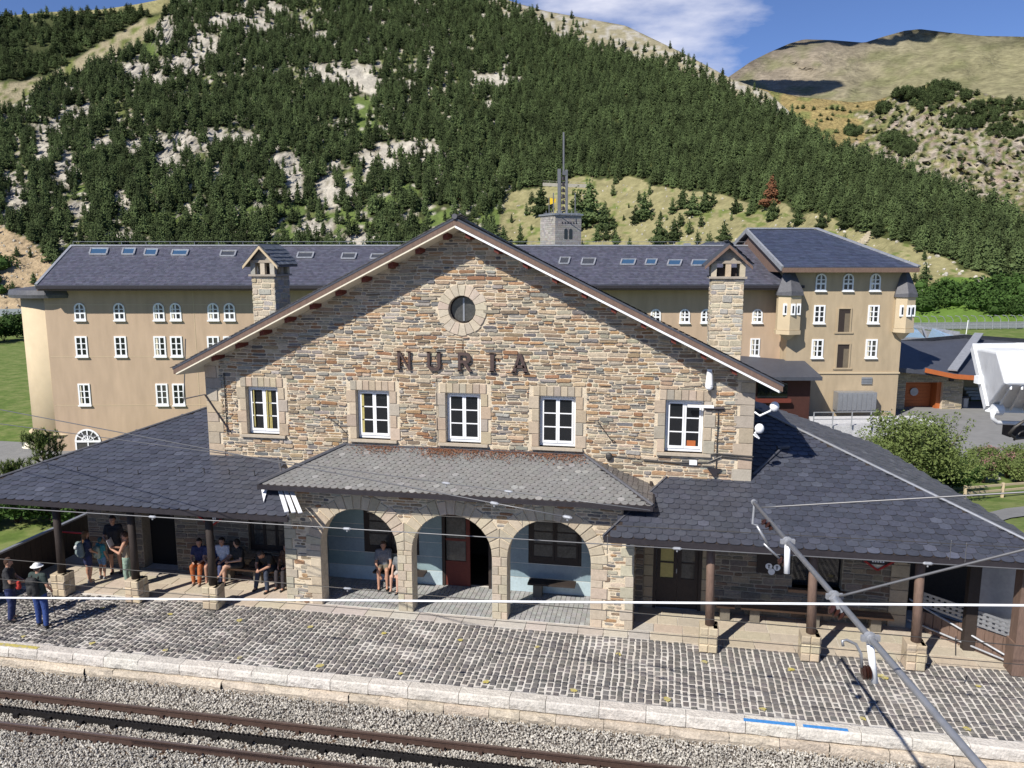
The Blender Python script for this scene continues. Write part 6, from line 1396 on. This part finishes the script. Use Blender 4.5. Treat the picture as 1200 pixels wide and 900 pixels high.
    if hat:
        m = MB(); m.sphere(hl(0, .01, .055), .105*k, (.95, 1.05, .85), 18, 10, rot); m.tube([hl(0, .01, .03), hl(0, .01, .045)], .155*k, 20); shell(m, 'sun_hat', cmat(hat), t, .012, 2)
    if pack:
        m = MB(); c = J['chest'].lerp(J['waist'], .45); bk = sx.cross(up); bk = bk if bk.y > 0 else -bk; c = c+bk*.2*k
        for u in (-.16, .16): cap(m, c+up*u*k-sx*.06*k, c+up*u*k+sx*.06*k, .095*k, .095*k)
        cap(m, c-up*.16*k-sx*.06*k, c+up*.16*k-sx*.06*k, .1*k, .09*k); cap(m, c-up*.16*k+sx*.06*k, c+up*.16*k+sx*.06*k, .1*k, .09*k); cap(m, c-up*.08*k+bk*.07*k, c-up*.02*k+bk*.07*k, .08*k, .07*k)
        bp = shell(m, 'backpack', cmat(pack), t, .014, 3); 
        m = MB()
        for q in (-1, 1): m.tube([J['chest']+sx*.1*q*k+bk*.12*k+up*.1*k, J['chest']+sx*.11*q*k+up*.17*k, J['chest']+sx*.11*q*k-bk*.13*k+up*.06*k, J['waist']+sx*.12*q*k-bk*.12*k+up*.05, J['waist']+sx*.12*q*k+bk*.1], .016, 6)
        m.build('strap', cmat(tuple(x*.6 for x in pack)), bp)
        if isinstance(extra, str) and extra == 'panel': m = MB(); cap(m, c+up*.1*k+bk*.095*k, c+up*.12*k+bk*.09*k, .07*k, .06*k); shell(m, 'pocket', cmat((.5, .5, .5)), bp)
    return t
def sit(y=-.42, zs=.47, **o):
    z = zs+.10; P = dict(pelvis=(0, 0, z), waist=(0, -.01, z+.13), chest=(0, -.03, z+.34), neck=(0, -.03, z+.51), head=(0, -.06, z+.65), shL=(-.175, -.03, z+.46), shR=(.175, -.03, z+.46), elL=(-.23, -.12, z+.2), elR=(.23, -.12, z+.2), haL=(-.12, -.33, z+.12), haR=(.12, -.33, z+.12),
         hipL=(-.09, -.02, z-.01), hipR=(.09, -.02, z-.01), knL=(-.12, y, z+.0), knR=(.12, y, z+.0), anL=(-.12, y-.04, .09), anR=(.12, y-.04, .09)); P.update(o); return P
G3 = lambda px, py: Vector((*on(px, py, (0, 0, 1), .0)[:2], .006))
# standing on the platform
person('man in white sun hat seen from behind with black backpack and blue trousers', G3(50, 735), R(178), 1.70, dict(elL=(-.26, .0, 1.14), elR=(.27, .02, 1.14), haL=(-.22, -.14, .98), haR=(.27, -.03, .9), knL=(-.12, -.02, .5), anL=(-.14, .02, .09), anR=(.15, -.06, .09)), shirt=(.035, .05, .045), legs=(.03, .06, .2), pack=(.03, .03, .03), hat=(.72, .72, .70), hair=(.1, .08, .07), bulk=1.08)
t = thing('walking_stick', 'thin dark walking stick held by the man in the white hat', 'walking stick', G3(65, 724)); MB().tube([(0, 0, 0), (-.04, .0, .86)], .011, 8).build('shaft', MT['iron'], t); MB().tube([(-.04, 0, .86), (-.045, 0, .90), (-.1, 0, .91)], .014, 8).build('grip', MT['darkwood'], t)
person('man in a black shirt and dark jeans at the left edge looking right', G3(15, 727), R(120), 1.70, dict(elL=(-.25, -.1, 1.12), haL=(-.08, -.30, 1.06), elR=(.24, -.1, 1.12), haR=(.06, -.31, 1.04), head=(0, -.04, 1.59), look=(0, -1, -.35)), shirt=(.03, .03, .032), legs=(.025, .035, .10), hair=(.05, .025, .015), bulk=1.05)
t = thing('red_bag', 'small red bag held in front by the man in the black shirt', 'bag', G3(15, 727)+Vector((.30, -.02, .86))); m = MB(); cap(m, (0, 0, .08), (0, 0, .2), .07, .05); shell(m, 'pouch', cmat((.4, .04, .03)), t); MB().tube([(0, 0, .2), (.0, 0, .3)], .01, 6).build('loop', MT['iron'], t)
person('woman with long brown hair, dark dress and grey backpack under the left porch', G3(105, 684), R(150), 1.58, dict(elL=(-.23, -.03, 1.12), haL=(-.16, -.2, 1.0), anL=(-.09, .03, .09), anR=(.11, -.04, .09)), shirt=(.025, .03, .06), legs=(.03, .035, .09), legtype='shorts', hair=(.16, .08, .035), hairlen=.16, pack=(.16, .2, .2), extra='panel', shoes=(.3, .28, .25))
person('child in a teal shirt with pale backpack and denim shorts beside the long haired woman', G3(121, 678), R(165), 1.25, None, shirt=(.05, .25, .28), legs=(.12, .22, .38), legtype='shorts', hair=(.05, .12, .13), pack=(.35, .42, .36), shoes=(.3, .3, .3))
person('man in dark clothes standing in deep shade by the porch wall behind the reading woman', G3(137, 672), R(20), 1.78, dict(haL=(-.1, -.3, 1.1), elL=(-.24, -.08, 1.12)), shirt=(.02, .02, .025), legs=(.05, .035, .035), legtype='shorts', hair=(.03, .02, .015), shoes=(.03, .03, .03))
t = person('woman in a sleeveless top and sage green trousers reading papers behind the second post', G3(152, 689), R(-75), 1.66, dict(elL=(-.22, -.12, 1.14), elR=(.22, -.12, 1.14), haL=(-.10, -.36, 1.22), haR=(.10, -.36, 1.22), look=(0, -1, -.6)), shirt=(.3, .24, .17), legs=(.22, .30, .24), top='tank', hair=(.07, .035, .02), shoes=(.4, .36, .3), sleeves=0)
o = thing('papers', 'open white papers held up by the woman in sage trousers', 'papers', t.location+Vector((-.44, -.02, 1.20)), R(-75)); MB().prism([(-.15, 0, 0), (0, .02, -.01), (0, -.06, .22), (-.15, -.08, .23)], (0, .006, .002)).build('sheet', MT['white'], o); MB().prism([(0, .02, -.01), (.15, 0, 0), (.15, -.08, .23), (0, -.06, .22)], (0, .006, .002)).build('sheet', MT['white'], o)
# seated on the left bench (seat at .45, front edge y = -.5)
BYs = -.36
def seat(px, y=BYs): q = on(px, 668, (0, 1, 0), y); return Vector((q.x, y, 0))
person('seated woman in navy top and orange trousers on the left bench', seat(236), R(12), 1.62, sit(anL=(-.1, -.40, .09), anR=(.10, -.48, .09)), shirt=(.03, .04, .09), legs=(.38, .12, .04), hair=(.025, .015, .012), hairlen=.08, shoes=(.3, .25, .2))
person('seated woman with bare legs and white shorts right beside the orange trousers', seat(250, -.3), R(20), 1.62, sit(anL=(-.14, -.34, .09)), shirt=(.04, .05, .12), legs=(.6, .6, .6), legtype='shorts', hair=(.02, .015, .01), hairlen=.1)
person('seated person in a white shirt mostly hidden behind the third post', seat(263, -.25), R(0), 1.66, sit(), shirt=(.55, .56, .6), legs=(.05, .06, .12), hair=(.02, .015, .012), shoes=(.5, .5, .5))
person('seated young man in black with bare legs crossed looking left on the bench', seat(281), R(-25), 1.70, sit(look=(-1, -.4, -.1), knR=(-.04, -.42, .62), anR=(-.26, -.50, .30), haL=(-.16, -.30, .74), haR=(.02, -.36, .74)), shirt=(.025, .025, .027), legs=(.03, .03, .035), legtype='shorts', hair=(.03, .02, .015), skin=(.45, .27, .19))
person('seated man in black shirt and dark jeans leaning forward over his clasped hands', seat(318), R(-8), 1.74, sit(waist=(0, -.06, .70), chest=(0, -.20, .88), neck=(0, -.33, 1.0), head=(0, -.44, 1.06), shL=(-.18, -.28, .97), shR=(.18, -.28, .97), elL=(-.21, -.38, .72), elR=(.21, -.38, .72), haL=(-.05, -.56, .66), haR=(.05, -.57, .65), look=(0, -1, -.9), anR=(.2, -.50, .09), anL=(-.2, -.46, .09)), shirt=(.025, .025, .027), legs=(.04, .05, .075), hair=(.08, .06, .05))
person('seated person in brown jacket half hidden beside the left arcade pier', seat(338, -.25), R(-10), 1.6, sit(), shirt=(.14, .08, .05), legs=(.04, .035, .04), hair=(.08, .05, .03), hairlen=.1)
t = thing('dark_bag', 'black bag lying on the bench between the two men in black', 'bag', seat(299)+Vector((0, .05, .45))); m = MB(); cap(m, (-.1, 0, .1), (.1, 0, .1), .1, .1); cap(m, (-.06, 0, .18), (.06, 0, .18), .08, .08); shell(m, 'sack', cmat((.02, .02, .02)), t); MB().tube([(-.08, -.02, .2), (0, -.04, .34), (.08, -.02, .2)], .012, 6).build('handle', MT['iron'], t)
person('seated man in grey shirt and khaki shorts under the left arch', Vector((-2.45, .3, 0)), R(14), 1.66, sit(haL=(-.08, -.42, .42), haR=(.10, -.42, .42), elL=(-.22, -.2, .72), elR=(.22, -.2, .72)), shirt=(.18, .19, .21), legs=(.14, .12, .09), legtype='shorts', hair=(.1, .06, .04), shoes=(.02, .02, .02), bulk=1.08)
person('seated child in patterned shirt and pale shorts half hidden behind the arcade pillar', Vector((-1.88, .1, 0)), R(-12), 1.48, sit(zs=.44, haL=(-.1, -.4, .6), haR=(.1, -.4, .6)), shirt=(.12, .13, .14), legs=(.52, .48, .45), legtype='shorts', hair=(.06, .03, .02), skin=(.5, .3, .22))
# dark fence at the left end of the platform
df = thing('boarded_fence', 'dark brown boarded fence running back from the platform beside the lawn', 'fence', (-12.85, -4.4, 0)); 
for i in range(38): y = i*.2; MB().box(-.02, .02, y+.006, y+.194, 0, 1.08).build('board', MT['darkwood'], df)
MB().box(-.06, .06, 0, 7.6, 1.08, 1.13).build('top_rail', MT['metal'], df)
for i in range(5): MB().box(-.12, -.02, i*1.85, i*1.85+.1, 0, 1.08).build('post', MT['darkwood'], df)
m = MB(); m.bar((-11.8, .0, 1.0), (-12.7, .0, 1.0), .04); o = m.build('red_bar', redm); tag(o, 'thin red metal bar between the dark fence and the porch wall', 'bar')
# ================================================================ overhead line, floodlight
def wire(name, label, pts, r, mt='wire', cat='wire', grp=None, sag=.0, clamps=()):
    P = [Vector(p) for p in pts]
    if len(P) == 2: a, b = P; P = [a.lerp(b, i/16)-Z*sag*4*(i/16)*(1-i/16) for i in range(17)]
    t = thing(name, label, cat, P[0], 0, grp); m = MB(); m.tube([p-P[0] for p in P], r, 8); m.build('strand', MT[mt], t, smooth=True)
    for c in clamps:
        q = P[0].lerp(P[-1], c)-P[0]; d = (P[-1]-P[0]).normalized(); q = min((p-P[0] for p in P), key=lambda z: (z-q).length); m = MB(); m.tube([q-d*.08, q-d*.05, q+d*.05, q+d*.08], [r, r*2.6, r*2.6, r], 8); m.tube([q-Z*.06, q+Z*.02], r*1.3, 6); m.build('clamp', MT['zinc'], t)
    return t
def ext(a, b, y0, y1, xs=(-300, 1500)):
    """two image points of a wire hung in the vertical plane y0 -> y1; returned lengthened on both sides"""
    A = on(*a, (0, 1, 0), y0); B = on(*b, (0, 1, 0), y1); d = B-A; return A-d*.35, B+d*.35
TY = -6.62
wire('contact_wire', 'bright white contact wire crossing the whole picture just above the platform people', ext((0, 700.5), (1199, 709.5), -11.6, -12.6), .0125, 'white')
wire('catenary_wire', 'grey messenger wire running past the eaves of both porch roofs', ext((0, 594), (1199, 666), TY, TY), .011, 'wire', sag=.02, clamps=(.3, .45, .6, .72))
wire('contact_wire', 'thin dark wire hanging above the heads of the people at the left', ext((0, 655), (1199, 757), TY, TY), .009, 'copper', clamps=(.42,))
wire('contact_wire', 'thin dark wire passing at the level of the arcade pillar bases', ext((0, 678.5), (1199, 779), TY-.35, TY-.35), .007, 'copper')
wire('stay_wire', 'upper pale stay wire descending from the left road across the left roof', ext((0, 480), (665, 606), -3.5, -8.5)[0:1]+(on(665, 606, (0, 1, 0), -8.5),), .011, 'wire', clamps=(.93, .97))
wire('stay_wire', 'lower pale stay wire crossing the left roof and the canopy', (on(-80, 486, (0, 1, 0), -3.0), on(762, 598, (0, 1, 0), -8.5)), .009, 'wire', clamps=(.82, .86))
wire('catenary_wire', 'thin dark feeder wire sagging across the right porch roof', (on(430, 600, (0, 1, 0), -5.5), on(1260, 645, (0, 1, 0), -5.2)), .008, 'copper', sag=.0)
for i, x in enumerate((915, 975, 1115, 1133)):
    a = on(x*.0+ (612, 712, 1115, 1133)[i], (595, 627, 633, 636)[i], (0, 1, 0), TY); b = a-Z*.35
    wire('dropper', ('vertical dropper wire hanging under the canopy eave', 'vertical dropper wire left of the right porch roof end', 'left one of two close droppers by the right eave', 'right one of two close droppers by the right eave')[i], (a, b), .006, 'wire')
# cantilever tube of the line, from a mast standing beyond the lower frame edge
cp0 = on(884, 589, (0, 1, 0), -6.2); cp1 = ptd(1152, 902, 7.2); dd = (cp1-cp0).normalized(); cp2 = cp1+dd*3.2
ct_ = thing('cantilever_arm', 'grey steel cantilever tube with clamps reaching over the platform from the lower right', 'catenary arm', cp2)
def W(p): return Vector(p)-cp2
m = MB(); m.tube([W(cp0), W(cp1), W(cp2)], .040, 16); m.build('tube', MT['metal'], ct_, smooth=True)
L_ = (cp1-cp0).length
def along(px):          # point of the tube seen at image column px
    t0, t1 = 0., 1.
    for _ in range(40):
        tm = (t0+t1)/2; p = cp0.lerp(cp1, tm)-CAM; x = 600+FPX*p.dot(RT)/p.dot(FW)
        if x < px: t0 = tm
        else: t1 = tm
    return cp0.lerp(cp1, t0)
for x in (923, 978, 1020): q = W(along(x)); m = MB(); m.tube([q-dd*.06, q+dd*.06], .058, 14); m.tube([q-dd*.02, q+dd*.02], .075, 14); side = dd.cross(Z).normalized(); m.bar(q-side*.11, q+side*.11, .05, .07); m.build('clamp', MT['zinc'], ct_)
m = MB(); m.tube([W(cp0)-dd*.04, W(cp0)+dd*.02], .05, 12); m.build('end_cap', MT['zinc'], ct_)
def dn(px, py, ref): # a point seen at (px,py) at the same depth as ref
    return W(ptd(px, py, (ref-CAM).dot(FW)))
q = along(923); m = MB(); m.tube([dn(923, 632, q), dn(922, 672, q)], .045, 12); m.build('drop_tube', MT['white'], ct_, smooth=True)
q = along(1018); m = MB(); m.tube([dn(1019, 748, q), dn(1025, 800, q)], .042, 12); m.build('drop_tube', MT['white'], ct_, smooth=True)
q = along(905)
m = MB(); m.tube([dn(884, 590, cp0), dn(882, 614, cp0), dn(888, 616, cp0)], .02, 8); m.build('hook', MT['zinc'], ct_)
m = MB(); m.tube([dn(887, 616, q), dn(901, 640, q)], .022, 8); m.tube([dn(895, 637, q), dn(915, 656, q)], .018, 8); m.build('steady_arm', MT['metal'], ct_, smooth=True)
MT['maroon'] = mat('glazed_insulator', (.035, .014, .011), .3, var=.1)
def insul(a, b, n, r, par): 
    m = MB(); a = Vector(a); b = Vector(b)
    for i in range(n): c = a.lerp(b, (i+.5)/n); d = (b-a).normalized()*(b-a).length/n*.32; m.tube([c-d, c-d*.2, c+d*.2, c+d], [r*.5, r, r, r*.5], 14)
    m.tube([a, b], r*.4, 8); return m.build('insulator', MT['maroon'], par, smooth=False)
insul(dn(912, 656, q), dn(921, 660, q), 2, .07, ct_); insul(dn(893, 610, q), dn(906, 620, q), 3, .06, ct_)
q2 = along(985); insul(dn(972, 712, q2), dn(988, 722, q2), 3, .075, ct_); m = MB(); m.tube([dn(975, 700, q2), dn(986, 716, q2)], .05, 10); m.build('bracket', MT['zinc'], ct_)
q3 = along(1018); insul(dn(1010, 788, q3), dn(1020, 788, q3), 3, .085, ct_); m = MB(); m.tube([dn(988, 757, q3), dn(987, 751, q3), dn(992, 750, q3), dn(1003, 755, q3), dn(1009, 766, q3), dn(1010, 782, q3)], .018, 8); m.build('hooked_arm', MT['metal'], ct_, smooth=True)
m = MB(); m.tube([dn(1018, 790, q3), dn(1035, 792, q3)], .02, 8); m.build('yellow_pin', MT['yellow'], ct_)
# mast and foot of the arm (below the frame)
ms_ = thing('line_mast', 'grey steel line mast standing between the tracks', 'mast', (cp2.x, cp2.y, -.55)); MB().tube([(0, 0, 0), (0, 0, cp2.z+1.2)], [.11, .08], 14).build('pole', MT['metal'], ms_)
wire('stay_rod', 'upper grey stay rod running right from the end of the cantilever arm', (along(889), ptd(1300, 571, 11.5)), .015, 'wire', 'stay rod')
wire('stay_rod', 'lower grey stay rod running right from the middle of the cantilever arm', (along(979), ptd(1300, 619, 8.8)), .017, 'wire', 'stay rod')
wire('hanging_hook', 'small dark weight hook hanging in front of the boarded ramp', (on(1120, 746, (0, 1, 0), -3.4), on(1120, 768, (0, 1, 0), -3.4)), .012, 'iron', 'hook')
# white floodlight close to the camera at the right edge
FD = 3.1
fl = thing('floodlight', 'big white rectangular floodlight close up at the right edge of the picture', 'floodlight', ptd(1200, 450, FD))
def Q(px, py, d=0): return ptd(px, py, FD+d)-fl.location
MT['lampwhite'] = mat('white_enamel', (.74, .75, .75), .45, var=.10, scale=5, bump=.15)
# back shell: a truncated pyramid, its big flange towards the upper left
fr_ = [Q(1142, 407, .10), Q(1290, 405, .32), Q(1300, 482, .18), Q(1158, 478, -.06)]
bk_ = [Q(1168, 411, -.22), Q(1290, 410, -.05), Q(1296, 452, -.20), Q(1178, 450, -.36)]
m = MB(); m.add(fr_+bk_, [(0, 1, 5, 4), (1, 2, 6, 5), (2, 3, 7, 6), (3, 0, 4, 7), (4, 5, 6, 7), (3, 2, 1, 0)]); bo = m.build('housing', MT['lampwhite'], fl)
bv = bo.modifiers.new('b', 'BEVEL'); bv.width = .012; bv.segments = 3
m = MB()
for a, b in zip(fr_, fr_[1:]+fr_[:1]): m.bar(a, b, .022, .03)
m.build('flange', MT['lampwhite'], fl)
m = MB()
for i in range(9): a = fr_[3].lerp(fr_[2], (i+.6)/9.5); b = bk_[3].lerp(bk_[2], (i+.6)/9.5); m.bar(a.lerp(b, .08)-Z*.004, a.lerp(b, .95)-Z*.004, .006, .02)
m.build('cooling_fins', MT['lampwhite'], fl)
for x, y in ((1155, 406), (1197, 405)): m = MB(); c = Q(x, y, .1); m.tube([c-RT*.02, c+RT*.02], .012, 10); m.build('hinge', MT['lampwhite'], fl)
for k in range(5): m = MB(); c = fr_[0].lerp(fr_[3], (k+.5)/5); m.tube([c-FW*.02, c-FW*.028], .006, 8); m.build('screw', MT['zinc'], fl)
m = MB(); c = Q(1150, 445, .0); m.bar(c-RT*.02, c+RT*.03, .03, .03); m.build('latch', MT['lampwhite'], fl)
m = MB(); c = Q(1164, 480, -.12); m.tube([c, c+RT*.03], .022, 14); m.build('pivot', MT['lampwhite'], fl)
m = MB(); m.tube([Q(1163, 480, -.12), Q(1163, 490, -.12), Q(1168, 495, -.11), Q(1230, 497, -.05), Q(1300, 499, .05)], .008, 8); m.build('yoke', MT['lampwhite'], fl, smooth=True)
m = MB(); c = Q(1205, 504, -.05); m.bar(c-RT*.085, c+RT*.2, .05, .045); m.build('mounting_plate', MT['darkwood'], fl)
m = MB(); m.tube([Q(1215, 484, -.2), Q(1190, 500, -.2), Q(1183, 508, -.18), Q(1190, 514, -.15), Q(1212, 512, -.1)], .0055, 8); m.tube([Q(1188, 516, -.15), Q(1196, 506, -.15), Q(1215, 503, -.15)], .004, 6); m.build('cable', MT['copper'], fl, smooth=True)
lp = thing('lamp_pole', 'steel pole that carries the white floodlight beyond the right frame edge', 'pole', ptd(1290, 500, FD)); lp.location.z = 0; MB().tube([(0, 0, 0), (0, 0, ptd(1290, 500, FD).z)], .04, 12).build('tube', MT['metal'], lp)
